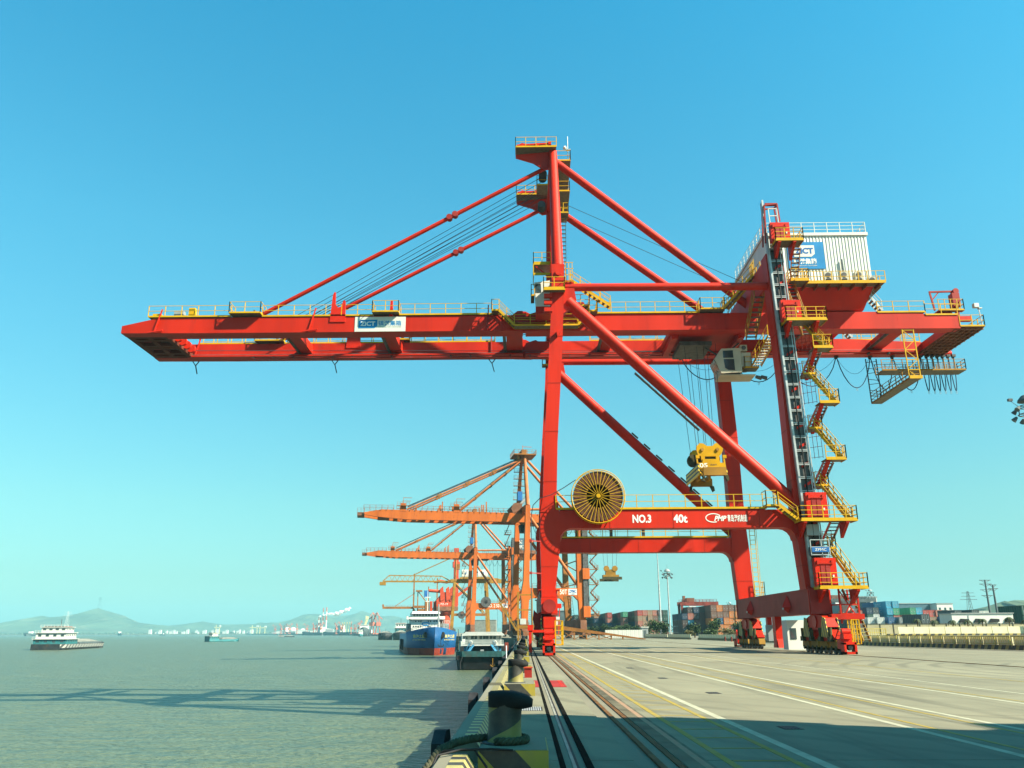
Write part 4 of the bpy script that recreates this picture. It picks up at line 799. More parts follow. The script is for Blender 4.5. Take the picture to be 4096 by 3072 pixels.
for i, y in enumerate(BOL):
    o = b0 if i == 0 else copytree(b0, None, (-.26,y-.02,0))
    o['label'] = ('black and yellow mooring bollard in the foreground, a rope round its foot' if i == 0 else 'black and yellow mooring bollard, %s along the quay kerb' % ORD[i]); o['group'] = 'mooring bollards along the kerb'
FEN = [7.0,16.6,26.6,35.6,45.5,55.5,65.5,76,87,98,110,122,135,148,162,176,190]
def make_fender():
    t = thing('rubber_fender', '', 'fender', (EDGE,0,0), world=False)
    MB().prism([(-.75,-.25),(-.2,-.08),(.55,-.14),(.75,-.3),(.75,-3.2),(-.75,-3.2)], 'x', -.62, -.40).obj('front_panel', 'rubber', t)
    MB().lathe([(.55,0),(.42,-.2),(.55,-.40)], (0,0,-1.4), 14, 'x').obj('cone', 'rubber', t)
    MB().beam((-.40,.4,-.35),(0,.4,-.12),.05,.05).obj('chain', 'steel_dark', t)
    return t
f0 = make_fender()
for i, y in enumerate(FEN):
    o = f0 if i == 0 else copytree(f0, None, (EDGE,y,0)); o.location = (EDGE,y,0)
    o['label'] = 'black rubber fender panel on the quay wall, %s from the camera' % (ORD[i] if i < len(ORD) else 'sixteenth' if i == 15 else 'farthest'); o['group'] = 'fenders on the quay wall'
# thick laid rope round the first bollard, running out over the kerb
by = BOL[0]-.02
pts = [(-.26+.27*math.cos(t), by+.27*math.sin(t), .355) for t in [2.6-.2*k for k in range(24)]]
pts = pts[::-1]
pts += [(-.66,by+.02,.36),(-.85,by-.25,.345),(-1.02,by-.55,.30),(-1.15,by-.85,.12),(-1.22,by-1.25,-.25),(-1.30,by-1.8,-.9),(-1.5,by-3,-2.2)]
rope = thing('mooring_rope', 'thick twisted rope looped round the nearest bollard and over the kerb', 'rope', (-.26,by,.3))
def strand(pts, R_, r_, ph, turns):
    P_ = [Vector(p) for p in pts]; out = []; L = [0]
    for a, b_ in zip(P_, P_[1:]): L.append(L[-1]+(b_-a).length)
    N = 260
    for i in range(N+1):
        s = L[-1]*i/N; k = max(j for j in range(len(L)) if L[j] <= s+1e-9); k = min(k, len(P_)-2); t = (s-L[k])/(L[k+1]-L[k])
        d = (P_[k+1]-P_[k]).normalized(); c = P_[k].lerp(P_[k+1], t); u = Vector((0,0,1)) if abs(d.z) < .9 else Vector((1,0,0)); a = d.cross(u).normalized(); b_ = a.cross(d)
        th = ph+s*turns; out.append(c+a*R_*math.cos(th)+b_*R_*math.sin(th))
    return MB().path(out, r_, 6)
for k in range(3): strand(pts, .026, .027, 2*math.pi*k/3, 34).obj('strand', 'rope_fibre', rope)
o = MB().path([(-.15,10.55,.31),(-.4,10.5,.33),(-.75,10.45,.33),(-1.0,10.2,.3),(-1.12,9.9,.0),(-1.18,10.1,-.2),(-1.2,10.5,-.05),(-1.1,10.6,.2),(-.95,10.5,.31),(-.6,10.52,.32),(-.45,10.35,.16),(-.42,10.2,.02)], .014, 6).obj('thin_rope', 'black')
tag(o, 'thin black rope looped over the kerb beside the nearest bollard', 'rope')
# small things by the bollards
o = thing('junction_box', 'small red box on the deck behind the second bollard', 'box', (.12,33.2,0)); MB().box(-.02,.26,33,33.35,0,.34).obj('casing', 'red_fade', o); MB().box(-.05,.29,32.97,33.38,.34,.38).obj('lid', 'coral', o)
for k, y in enumerate((52,91)):
    o = thing('kerb_ladder', ('white quay ladder hoop standing on the kerb near the moored barge', 'second white quay ladder hoop, close to the barge')[k], 'ladder', (-1.1,y,0), group='quay ladders')
    MB().path([(-1.1,y-.25,-1.5),(-1.1,y-.25,.75),(-1.1,y-.18,.85),(-1.1,y+.18,.85),(-1.1,y+.25,.75),(-1.1,y+.25,-1.5)], .03, 6).obj('hoop', 'white', o)
# unseen container stacks, added to throw the shade on the foreground deck: built in the yard section
# ------------------------------------------------------------------ the orange cranes on the second berth (local frame: x to land, y along the quay)
A2 = math.atan(.177)
def loc2(Y, off=0): return (q2(Y)+2.6+off, Y, 0)
def orange_crane(num, label, loc, house_txt, rot=A2, G=14.8, hy=8.0):
    T = thing('orange_quay_crane', label, 'gantry crane', loc, rot, 'orange container cranes beyond the red one', world=False)
    for y in (-hy, hy):
        MB().loft(leg_rings([(0,1.6,4.5),(.15,1.9,9),(.3,2.4,10.4),(.4,1.9,12.4),(.5,1.5,14),(1.0,1.25,29),(1.1,1.2,33)], y, 1.4)).obj('waterside_leg', 'orange', T)
        MB().loft(leg_rings([(G,1.5,4.5),(G-.1,1.8,9),(G-.2,2.2,10.4),(G-.3,1.8,12.4),(G-.5,1.4,14),(G-.6,1.2,33.5)], y, 1.4)).obj('landside_leg', 'orange' if y < 0 else 'orange_brown', T)
        MB().prism([(1.3,9.4),(2.0,10.4),(G-2.2,10.4),(G-1.2,9.4),(G-1.2,12.3),(1.3,12.3)], 'y', y-.65, y+.65).obj('portal_beam', 'orange', T)
        ya = 2.2 if y > 0 else -2.2
        MB().tube((1.1,y,33),(1.4,ya,47.2),.55,.45,12).obj('upper_column', 'orange_pale', T)
        MB().tube((1.2,y,32),(G-.6,y,32.3),.32,n=10).obj('tie_strut', 'orange_pale', T); MB().tube((1.3,y,30.6),(G-1.2,y,13.2),.42,n=10).obj('diagonal_brace', 'orange_pale', T)
        MB().tube((1.4,ya,46.8),(G+.5,y*.5,31.5),.36,n=10).obj('backstay', 'orange_pale', T)
        for xe_, r_ in ((-29.6,.24),(-16.0,.24)):
            st = MB().tube((1.2,ya,46.5),(xe_,ya*1.2,32.2),r_,n=8).obj('forestay', 'orange_pale', T)
            for t in (.25,.27,.48,.5,.72,.74): MB().lathe([(.02,-.32),(.36,-.32),(.36,.32),(.02,.32)], L3((1.2,ya,46.5),(xe_,ya*1.2,32.2),t), 8, 'y').obj('stay_pin', 'orange_brown', st)
        gy = ya*1.25
        MB().prism([(-40.4,30.6),(-40.4,31.2),(-36,32.0),(-2,31.7),(.2,32.6),(1.4,32.6),(3,31.5),(3,29.3),(-30,29.55),(-37,30.1)], 'y', gy-.45, gy+.45).obj('boom_girder', 'orange', T)
        MB().prism([(3,29.3),(3,31.5),(G+12,31.3),(G+14,30.6),(G+14,29.6),(G+10,29.3)], 'y', gy-.45, gy+.45).obj('main_girder', 'orange', T)
        for xe_ in (-30.6,-16.8):
            MB().prism([(xe_-.8,31.6),(xe_-.65,33.7),(xe_+.65,33.7),(xe_+.8,31.6)], 'y', gy-.5, gy+.5).obj('stay_tower', 'orange', T)
            MB().beam((xe_,gy,33.7),(xe_,gy,35.2),.1,.1).beam((xe_,gy,35.15),(xe_+2.2,gy,35.15),.1,.12).obj('service_davit', 'orange_brown', T)
            MB().rail([(xe_-1.6,gy-1.0,33.0),(xe_+1.6,gy-1.0,33.0)], .9, .8, 2, .06).box(xe_-1.6,xe_+1.6,gy-1.05,gy-.5,32.9,33.0).obj('tower_platform', 'orange_brown', T)
        for xx, h_ in ((-20.5,2.6),(-21.2,1.6),(-9,2.8),(-10.2,2.0),(-27.2,1.4)): MB().beam((xx,gy-.2,31.7),(xx,gy-.2,31.7+h_),.3,.3).obj('boom_post', 'orange_pale', T)
        MB().rail([(-40.6,gy-.75,31.9),(-33,gy-.75,32.0)], 1.1, 1.5, 2, .09).rail([(-28.6,gy-.75,31.95),(-18.6,gy-.75,31.85)], 1.1, 1.5, 2, .09).rail([(-14.8,gy-.75,31.8),(-3,gy-.75,31.7)], 1.1, 1.5, 2, .09).obj('boom_handrail', 'sill_brown', T)
        MB().rail([(2,y-.7,12.35),(G-2,y-.7,12.35)], 1.1, 1.5, 2, .08).obj('portal_handrail', 'sill_brown', T); MB().rail([(5,gy-.8,31.5),(G-2,gy-.8,31.4)], 1.1, 1.6, 2, .08).obj('girder_handrail', 'sill_brown', T)
        MB().box(-1.0,1.0,y-4,y+4,.9,2.0).box(-.8,.8,y-1.2,y+1.2,2,4.5).obj('bogie', 'sill_brown', T); MB().box(G-1.0,G+1.0,y-4,y+4,.9,2.0).box(G-.8,G+.8,y-1.2,y+1.2,2,4.5).obj('bogie', 'sill_brown', T)
        for x_ in (0,G):
            for k in range(6): MB().lathe([(.02,-.15),(.42,-.15),(.42,.15),(.02,.15)], (x_,y-3.2+k*1.28,.45), 10, 'x').obj('wheel', 'steel_dark', T)
    MB().box(-.8,.8,-hy,hy,2.6,4.6).obj('sill_beam', 'sill_brown', T); MB().box(G-.8,G+.8,-hy,hy,2.6,4.6).obj('sill_beam', 'sill_brown', T)
    MB().box(.4,1.6,-hy,hy,31.6,33.2).obj('cross_beam', 'orange', T); MB().box(G-1.2,G,-hy,hy,31.4,33.2).obj('cross_beam', 'orange_brown', T)
    MB().box(-37,-34,-2.4,2.4,29.85,30.3).obj('boom_nose_frame', 'sill_brown', T); MB().box(-42.2,-40.4,-2.2,2.2,30.4,31.3).rail([(-42.2,-2.2,31.3),(-40.4,-2.2,31.3)],1.1,.9,2,.06).obj('nose_platform', 'sill_brown', T)
    for i in range(14): MB().box(-33+i*2.4,-31.9+i*2.4,-2.3,2.3,29.62-.01*i,29.9-.01*i).obj('boom_crosstie', 'orange' if i % 3 else 'orange_brown', T)
    # apex platform, ladders and rope guides
    ap = MB().box(-1.6,4.4,-3.6,3.6,47.3,47.6).box(.6,2.0,-2.4,2.4,47.6,48.9).box(-.6,.0,-2.6,2.6,46.2,47.3).obj('apex_platform', 'orange_brown', T)
    MB().rail([(-1.6,-3.6,47.6),(4.4,-3.6,47.6),(4.4,3.6,47.6)], 1.1, 1.1, 2, .07).rail([(-1.6,-3.6,47.6),(-1.6,3.6,47.6)], 1.1, 1.1, 2, .07).obj('handrail', 'orange_brown', ap); MB().beam((1.3,0,48.9),(1.3,0,50.6),.12,.12).beam((1.3,0,50.2),(3.8,0,50.2),.12,.12).obj('apex_davit', 'orange_pale', ap)
    for i in range(7):
        z = 34.5+i*1.85; MB().box(-.6,2.6,4.6-i*.35,5.6-i*.35,z,z+.08).rail([(-.6,4.6-i*.35,z),(2.6,4.6-i*.35,z)], 1.0, 1.0, 2, .06).obj('column_landing', 'orange_brown', T)
    for yy in (-1.5,-.5,.5,1.5): MB().tube((.9,yy,47.2),(-29.3,yy,33.3),.05,n=4).obj('hoist_rope', 'rope', T)
    for yy in (-.8,.8): MB().tube((.9,yy,46.8),(-15.6,yy,33.3),.04,n=4).obj('hoist_rope', 'rope', T)
    MB().prism([(-1.8,31.5),(-2.6,33.2),(-1.4,34.4),(.5,34.2),(.5,31.5)], 'y', -3.2, 3.2).obj('hinge_housing', 'sill_brown', T); MB().tube((-.5,0,33.5),(2.5,0,36.5),.5,n=10).obj('boom_damper', 'panel_grey', T); MB().box(-.4,.8,-2,0,35.2,37.6).obj('boom_cabin', 'blue_dark', T)
    # stairs at the land leg: zigzag landings and grey lift mast
    MB().box(G+.3,G+1.7,-hy-1.0,-hy+.4,5,37).obj('lift_mast', 'steel_dark', T)
    for i in range(8):
        z = 5.5+i*3.8; w = MB().box(G+1.8,G+4.2,-hy-1.2,-hy+.2,z,z+.12).rail([(G+1.8,-hy-1.2,z),(G+4.2,-hy-1.2,z),(G+4.2,-hy+.2,z)],1.1,1.1,2,.07); w.obj('stair_landing', 'orange_brown', T)
        MB().beam((G+4.0,-hy-.5,z),(G+2.2,-hy-.5,z+1.9),.9,.2).beam((G+2.2,-hy-.5,z+1.9),(G+4.0,-hy-.5,z+3.8),.9,.2).rail([(G+4.0,-hy-1,z),(G+2.2,-hy-1,z+1.9)],1,1,1,.06).obj('stair_flight', 'sill_brown', T)
    for z in (5.2,14.5,30.5): MB().box(G+.1,G+1.9,-hy-1.3,-hy-.9,z,z+2.7).obj('landing_gate', 'orange', T)
    for i in range(8):
        z = 5.5+i*3.1; MB().box(-2.6,-.9,hy-1.2,hy+.6,z,z+.1).rail([(-2.6,hy-1.2,z),(-.9,hy-1.2,z)],1.1,.85,2,.09).obj('leg_landing', 'sill_brown', T); MB().beam((-2.4,hy,z),(-1.1,hy,z+3.1),.7,.16).obj('leg_stair', 'sill_brown', T)
    for i in range(6): z = 13.5+i*2.9; MB().beam((G-.6,-hy+.8,z),(G-.6,hy-.8,z+2.9 if i % 2 else z),.22,.22).obj('leg_bracing', 'orange_brown', T)
    for i in range(5): MB().tube((G*.3+i*1.6,-1+.5*i,29),(G*.3+i*1.6,-1+.5*i,16+i),.04,n=4).obj('hoist_rope', 'rope', T)
    # machinery house, trolley cab, festoon, reel
    hs = MB().box(G+2.0,G+10.2,-4,4,32.6,37.4).obj('machinery_house', 'house_blue', T); MB().box(G+1.6,G+10.6,-4.6,4.6,31.4,32.6).obj('house_base', 'sill_brown', hs)
    if house_txt:
        lettering('SDIC', 2.6, 1.2, (G+3.9,-4.05,35.9), 'letter_white', hs, bold=.03); lettering('国投镇江港', 5.4, 1.3, (G+5.3,-4.05,34.0), 'letter_white', hs, bold=.02)
    MB().prism([(.5,26.9),(.2,28.9),(3.0,28.9),(3.0,26.9)], 'y', -1.4, 1.4).obj('operator_cab', 'black', T); MB().box(2.2,7,-2.4,2.4,28.9,29.5).obj('trolley', 'steel_dark', T)
    for i in range(7): MB().path(arc((4.5+i*2.2,3,29.2),(6.7+i*2.2,3,29.2),2.2,8), .06, 4).obj('festoon_cable', 'cable_blue', T)
    MB().lathe([(.7,-.3),(1.95,-.3),(1.95,.3),(.7,.3),(.7,-.3)], (5.0,-hy-1.0,12.7), 24, 'y', False).obj('cable_reel', 'steel_dark', T); MB().lathe([(.02,-.4),(.5,-.4),(.5,.4),(.02,.4)], (5.0,-hy-1.0,12.7), 12, 'y').obj('reel_hub', 'black', T)
    lettering('NO. %d 50T' % num, 5.4, 1.2, (8.2,-hy-.68,11.35), 'letter_white', T, bold=.006)
    bd = MB().box(11.2,13.4,-hy-.70,-hy-.66,10.6,12.1).obj('maker_board', 'white', T); lettering('ZPMC', 1.9, .8, (12.3,-hy-.72,11.5), 'blue_dark', bd, bold=.03); lettering('上海振华', 1.2, .3, (12.3,-hy-.72,10.85), 'blue_dark', bd)
    MB().beam((4.5,-hy+.8,12.3),(4.5,-hy+.8,13.8),.1,.1).obj('lamp_post', 'steel_dark', T)
    # caged ladder at the near landside leg foot
    ld = MB()
    for x_ in (G+1.0,G+1.6): ld.beam((x_,hy-1,4.6),(x_-.8,hy-1,12),.08,.08)
    for i in range(9): ld.beam((G+1-.09*i,hy-1,4.9+i*.8),(G+1.6-.09*i,hy-1,4.9+i*.8),.06,.06)
    ld.obj('ladder', 'steel_dark', T)
    return T
orange_crane(1, 'orange gantry crane marked 1 50T, directly behind the red crane', loc2(222), False)
orange_crane(2, 'farther orange gantry crane marked NO. 2 50T with blue grey machinery house', loc2(333), True)
# spreader under crane 1
sp = thing('spreader', 'small dull yellow spreader hanging under the nearer orange crane', 'spreader', (22.7,224,14.4))
for dx in (-1.1,1.1): MB().lathe([(.02,-.3),(.75,-.3),(.75,.3),(.02,.3)], (22.7+dx,223.2,17.6), 14, 'y').obj('rope_sheave', 'ochre', sp)
MB().box(21.4,24.0,223,225,16.0,17.4).obj('head_block', 'ochre', sp); MB().box(20.6,24.8,222.6,225.4,15.2,16.0).obj('main_beam', 'ochre', sp); MB().box(20.2,25.2,219.5,220.3,14.6,15.3).box(20.2,25.2,227.7,228.5,14.6,15.3).box(21.8,22.3,220.3,227.7,14.9,15.3).box(23.1,23.6,220.3,227.7,14.9,15.3).obj('telescopic_frame', 'olive_bar', sp)
for dx in (-1.5,-.6,.6,1.5): MB().tube((22.7+dx,224,17.4),(22.7+dx*1.6,224,29.5),.035,n=4).obj('hoist_rope', 'rope', sp)
# ------------------------------------------------------------------ lattice boom crane with two white machine boxes
LC = (-33.2,405,0)
T = thing('lattice_boom_crane', 'yellow brown gantry crane with lattice boom and white machinery boxes', 'gantry crane', LC, A2*.6, world=False)
for y in (-6,6):
    for x, m_ in ((0,'ochre'),(15,'ochre')): MB().loft(leg_rings([(x-(1.2 if x == 0 else -1.2),1.3,0),(x,1.1,24.4)], y, 1.1)).obj('leg', m_, T)
    MB().tube((.2,y,24),(14,y,10.5),.3,n=8).obj('diagonal_brace', 'ochre', T); MB().box(-1,16,y-.5,y+.5,9.2,10.2).obj('portal_beam', 'orange_brown', T)
    MB().tube((.3,y,24.5),(.6,y*.3,37.5),.35,n=8).obj('upper_column', 'orange_brown', T); MB().tube((.6,y*.3,37),(-19.5,y*.3,27.9),.12,n=6).obj('forestay', 'ochre', T); MB().tube((.6,y*.3,37),(15,y*.3,26),.2,n=6).obj('backstay', 'orange_brown', T)
    yy = y*.3; lat = MB().beam((-31,yy,27.7),(-6.2,yy,27.4),.22,.22).beam((-33.8,yy,24.9),(-2,yy,24.9),.4,.55).beam((-33.8,yy,25),(-30.8,yy,27.7),.2,.2).beam((-6.2,yy,27.4),(-2,yy,25.2),.25,.25)
    for i in range(10):
        x = -30.8+i*2.45; lat.beam((x,yy,27.6),(x+1.2,yy,25.1),.13,.13).beam((x+1.2,yy,25.1),(x+2.45,yy,27.6),.11,.11)
    lat.obj('lattice_boom', 'ochre', T); MB().prism([(-2,24.3),(-2,25.9),(20,26.4),(26,25.0),(26,24.4),(24,24.2)], 'y', yy-.4, yy+.4).obj('main_girder', 'ochre', T)
MB().box(-35.2,-32.4,-2,2,23.2,24.6).obj('tip_cabin', 'ochre', T)
for x0, x1 in ((3.4,6.6),(11.0,15.6)):
    w = MB().box(x0,x1,-3,3,26.9,30.3).obj('machine_box', 'white', T); MB().prism([((x0+x1)/2-.5,27.6),((x0+x1)/2-.2,28.6),((x0+x1)/2+.6,29.5),((x0+x1)/2+.4,28.4)], 'y', -3.05, -3.01).obj('emblem', 'blue_dark', w)
MB().box(2.4,17,-3.4,3.4,26.0,26.8).obj('machine_floor', 'ochre', T); MB().rail([(2.4,-3.4,26.8),(17,-3.4,26.8)],1.0,1.2,2,.06).obj('handrail', 'ochre', T)
for i in range(8): MB().path(arc((8+i*1.9,0,24.3),(9.9+i*1.9,0,24.3),2.6,8), .05, 4).obj('festoon_cable', 'rope', T)
MB().lathe([(.6,-.3),(1.7,-.3),(1.7,.3),(.6,.3),(.6,-.3)], (3.3,-7,9.4), 20, 'y', False).obj('cable_reel', 'steel_dark', T); MB().box(.4,2.4,-1.5,1.5,30.5,33).obj('hoist_housing', 'orange_brown', T)
# ------------------------------------------------------------------ older crane with low boom and two tall posts, farther along
T = thing('post_crane', 'weathered brown crane with low boom and two tall posts behind the blue ship', 'crane', (-72.5,560,0), A2*.6, world=False)
for x, y, h, r0, r1 in ((0,0,39,1.2,.8),(2.6,3,28,.8,.6),(15.2,0,36,1.1,.7),(9.5,5,31,1.5,.6)):
    MB().loft([[(x-r0/2,y-r0/2,0),(x+r0/2,y-r0/2,0),(x+r0/2,y+r0/2,0),(x-r0/2,y+r0/2,0)],[(x-r1/2,y-r1/2,h),(x+r1/2,y-r1/2,h),(x+r1/2,y+r1/2,h),(x-r1/2,y+r1/2,h)]]).obj('post', 'orange_brown', T)
MB().box(-20,0,-1,1,16.6,18.0).box(-20.2,-19.2,-1.2,1.2,18,19.4).rail([(-19,-1,18),(0,-1,18)],1.0,2,2,.08).obj('boom', 'orange_brown', T); MB().tube((0,0,26),(-12,0,18.2),.2,n=6).obj('stay', 'orange_pale', T); MB().box(0,9,-2,2,17,18.6).box(1.4,5.5,-1.5,4,27.5,28.4).box(3,9,-2.5,3,12,16.5).obj('frame', 'orange_brown', T)
for a, b_ in (((0,0,17),(6,0,8)),((2.6,3,28),(9,3,20)),((6,0,17),(2,0,9)),((9.5,5,12),(15,0,20))): MB().beam(a,b_,.6,.6).obj('brace', 'orange_brown', T)
# ------------------------------------------------------------------ coral slewing harbour crane on its pedestal
T = thing('slewing_crane', 'coral red slewing harbour crane on a round pedestal behind the blue ship', 'harbour crane', (-40.5,440,0), .2, world=False)
MB().lathe([(3.0,0),(2.6,2),(2.5,10),(3.4,11.2),(3.4,12.5)], (0,0,0), 18).obj('pedestal', 'coral', T); MB().lathe([(2.2,0),(2.2,9),(.02,9)], (-4.2,2,2), 14).obj('counterweight_leg', 'coral', T)
MB().box(-5,6,-4,4,12.3,14.4).obj('slew_deck', 'sill_brown', T); MB().prism([(-5,14.4),(-5,17.5),(-1.5,21.5),(1,21.5),(3.5,19.5),(6,19),(6,14.4)], 'y', -3, 3).obj('machinery_house', 'coral', T)
for x in (-2.0,1.0,3.0): MB().prism([(x-1,17),(x-1.4,23),(x+.2,24.4),(x+1.1,18)], 'y', -3.4, -3.02).obj('house_rib', 'coral', T)
MB().prism([(2.2,17.6),(2.2,19.8),(4.0,19.8),(4.0,17.6)], 'y', -3.4, -3.01).obj('cab_window', 'glass_dark', T); lettering('PZ-19', 3.6, 1.0, (-1,-3.05,15.6), 'letter_white', T)
MB().path([(-6.5,-2,26.4),(-3,-2,27.0),(0,-2,26.5),(4,-2,27.4),(6.5,-2,28.4)], [.5,.8,.7,.8,.5], 8).obj('boom_cylinder', 'coral', T); MB().tube((-9,-2,22.3),(-2.5,-2,21.8),.8,n=10).obj('counterweight_arm', 'coral', T); MB().box(-11.2,-9,-2.6,-.6,18.8,22.3).obj('operator_cab', 'blue_dark', T)
MB().beam((2,0,17),(21,2,30.5),1.4,1.6,w2=.9,h2=.9).obj('jib', 'coral', T); MB().beam((21,2,30.5),(27,2,25.5),.7,.7,w2=.4,h2=.4).obj('fly_jib', 'coral', T); MB().box(4,6.4,-1,1,15,44).box(3.4,7,-1.2,1.2,34,37).obj('a_frame', 'coral', T); MB().tube((27.3,2,25.4),(27.4,2,4),.05,n=4).obj('hoist_rope', 'rope', T)
for x in (-10,-7.5,-5.5): MB().box(x-.6,x+.6,-2,2,8+x*.2+2,17).obj('stair_tower', 'coral' if x > -9 else 'orange_brown', T)
# ------------------------------------------------------------------ ships. Hulls are lofted in a local frame: bow at +y... y runs aft from the stem
mat('hull_blue', (.008,.058,.16), .45, .12, .3, dirt=(.02,.06,.12), dirt_amt=.5, dscale=.2, streak=True); mat('hull_red', (.21,.03,.016), .6, .2, .5, dirt=(.10,.03,.02), dirt_amt=.6)
mat('hull_black', (.018,.022,.024), .6, .3, .6, dirt=(.06,.04,.025), dirt_amt=.6); mat('teal_paint', (.022,.12,.13), .55, .2, .8, dirt=(.08,.09,.08), dirt_amt=.6); mat('sky_paint', (.04,.17,.28), .5, .12, .8); mat('gold_letter', (.42,.36,.12), .6, .1)
mat('boat_white', (.42,.43,.40), .5, .08, .8, dirt=(.3,.28,.24), dirt_amt=.4); mat('boat_grey', (.07,.09,.095), .7, .25, .3); mat('cargo_sand', (.16,.16,.135), .85, .2, .4); mat('teal_dull', (.02,.07,.072), .7, .25, 1.2, dirt=(.05,.045,.035), dirt_amt=.7); mat('rust_red', (.17,.035,.025), .7, .3, .6)
def hull(L, B, zb, zd, sheer=1.0, flare=.15, n=14, bow=.16, stern=.06, z0=None):
    """closed hull from zb to deck zd; bow (sharp) at y=0, stern at y=L"""
    st = [0,.012,.035,.07,.11,bow,.24,.5,.8,1-stern,1]; rings = []
    for s in st:
        y = L*s
        w = min(1, (s/bow)**.55) if s < bow else (1 if s < 1-stern else 1-.18*((s-1+stern)/stern)); w = max(w, .012)
        d = zd+sheer*max(0, 1-s/(bow*1.6))**1.5
        rk = L*.035*max(0, 1-s/.07)                                  # raked stem
        wb = w*(1-flare*max(0,1-s/(bow*1.5))*2.2); wb = max(wb, .008)
        rings.append([(-B/2*wb,y+rk,zb),(-B/2*(w*.5+wb*.5),y+rk*.5,(zb*.55+d*.45)),(-B/2*w,y,d),(B/2*w,y,d),(B/2*(w*.5+wb*.5),y+rk*.5,(zb*.55+d*.45)),(B/2*wb,y+rk,zb)])
    return MB().loft(rings, True)
def band(L, B, z0, z1, zb, zd, k=1.01, sheer=1.0, flare=.15, bow=.16, stern=.06):
    """paint band round the hull between two heights, a few centimetres proud"""
    st = [0,.012,.035,.07,.11,bow,.24,.5,.8,1-stern,1]; a = []; c = []
    for s in st:
        y = L*s; w = max(min(1,(s/bow)**.55) if s < bow else (1 if s < 1-stern else 1-.18*((s-1+stern)/stern)), .012); d = zd+sheer*max(0,1-s/(bow*1.6))**1.5; rk = L*.035*max(0,1-s/.07); wb = max(w*(1-flare*max(0,1-s/(bow*1.5))*2.2), .008); zm = zb*.55+d*.45
        def at(z):
            if z < zm: t = (z-zb)/(zm-zb); return lerp(wb, w*.5+wb*.5, t), y+rk*(1-.5*t)
            t = (z-zm)/(d-zm); return lerp(w*.5+wb*.5, w, t), y+rk*.5*(1-t)
        w0, y0 = at(z0); w1, y1 = at(z1); a.append((w0*B/2+.03,y0-.04,z0,w1*B/2+.03,y1-.04,z1))
    m = MB()
    for p, q in zip(a, a[1:]):
        for sg in (-1,1): m.add([(sg*p[0],p[1],p[2]),(sg*q[0],q[1],q[2]),(sg*q[3],q[4],q[5]),(sg*p[3],p[4],p[5])], [(0,1,2,3)])
    return m
# -- blue coaster, seen from the bow
SH = (-27.2,262,WZ)
T = thing('cargo_ship', 'blue cargo ship with white bridge and red waterline, bow towards the camera', 'ship', SH, .17, world=False)
L, B = 96, 16.2
hull(L, B, -.3, 6.4, 1.9, .14).obj('hull', 'hull_blue', T); band(L, B, -.25, 2.1, -.3, 6.4, sheer=1.9, flare=.14).obj('boot_top', 'hull_red', T)
pts_ = [(-B/2*.99,30,6.5),(-B/2*.99,16,6.7),(-B/2*.8,9,7.3),(-B/2*.45,3.4,8.1),(0,.3,8.4),(B/2*.45,3.4,8.1),(B/2*.8,9,7.3),(B/2*.99,16,6.7),(B/2*.99,30,6.5)]
MB().rail([(x*.96,y+.3,z-.1) for x, y, z in pts_], 1.0, 1.2, 2, .08).obj('bulwark_rail', 'steel_dark', T)
hs = MB().box(-6.2,3.4,26,42,5.5,11.2).obj('deckhouse', 'white', T)
SZ = lambda z: 5.5+(z-5.5)*.83
def hb(x0,x1,y0,y1,z0,z1): return MB().box(x0-1,x1-1,y0,y1,SZ(z0),SZ(z1))
hb(-5.0,4.2,25.4,40,12.4,14.2).obj('bridge', 'white', hs); hb(-5.6,5.0,24.8,40,12.0,12.5).obj('bridge_deck', 'white', hs); hb(-6.8,-5.0,25.4,29,12.0,13.2).obj('bridge_wing', 'white', hs); hb(4.2,6.0,25.4,29,12.0,13.2).obj('bridge_wing', 'white', hs)
MB().hexa([(-6.2,24.6,12.72),(3.4,24.6,12.72),(3.4,40,12.72),(-6.2,40,12.72),(-5.8,25.2,13.5),(3.0,25.2,13.5),(3.0,40,13.5),(-5.8,40,13.5)]).obj('bridge_roof', 'white', hs)
for i in range(9): hb(-4.6+i*.97,-3.85+i*.97,25.33,25.4,13.3,14.0).obj('bridge_window', 'glass_dark', hs)
for z, xs in ((11.0,(-3.9,-2.9,-2.2,.3,1.0,2.2,2.9)),(9.0,(-4.6,-3.8,-3.0,-2.2,.2,.9)),(7.2,(-4.6,2.6,3.4))):
    for x in xs: hb(x,x+.42,25.94,25.999,z,z+.55).obj('porthole_window', 'glass_dark', hs)
MB().prism([(-1.35+1.35*math.cos(2*math.pi*k/28),9.45+.66*math.sin(2*math.pi*k/28)) for k in range(28)], 'y', 25.93, 25.98).obj('emblem_oval', 'blue_sign', hs)
lettering('SIPG', 1.7, .62, (-1.35,25.9,9.45), 'letter_white', hs, bold=.04)
MB().box(-7.4,-5.2,28,40,5.5,9.6).box(4.4,6.6,28,40,5.5,9.6).obj('side_casing', 'panel_grey', T); MB().rail([(-7.4,28,9.6),(-5.2,28,9.6)],1,.8,2,.08).rail([(4.4,28,9.6),(6.6,28,9.6)],1,.8,2,.08).obj('casing_rail', 'white', T)
MB().tube((2.0,14,6.4),(2.0,14,15.5),.28,.18,8).tube((2.0,14,13.0),(2.8,14,13.0),.1,n=6).box(1.6,2.4,13.8,14.2,10.8,11.2).obj('foremast', 'panel_grey', T); MB().tube((-.6,32,13.5),(-.6,32,20.5),.14,.08,6).box(-1.6,.4,31.9,32.1,18.2,18.4).box(-1.3,.1,31.8,32.2,16.8,17.0).obj('radar_mast', 'white', T)
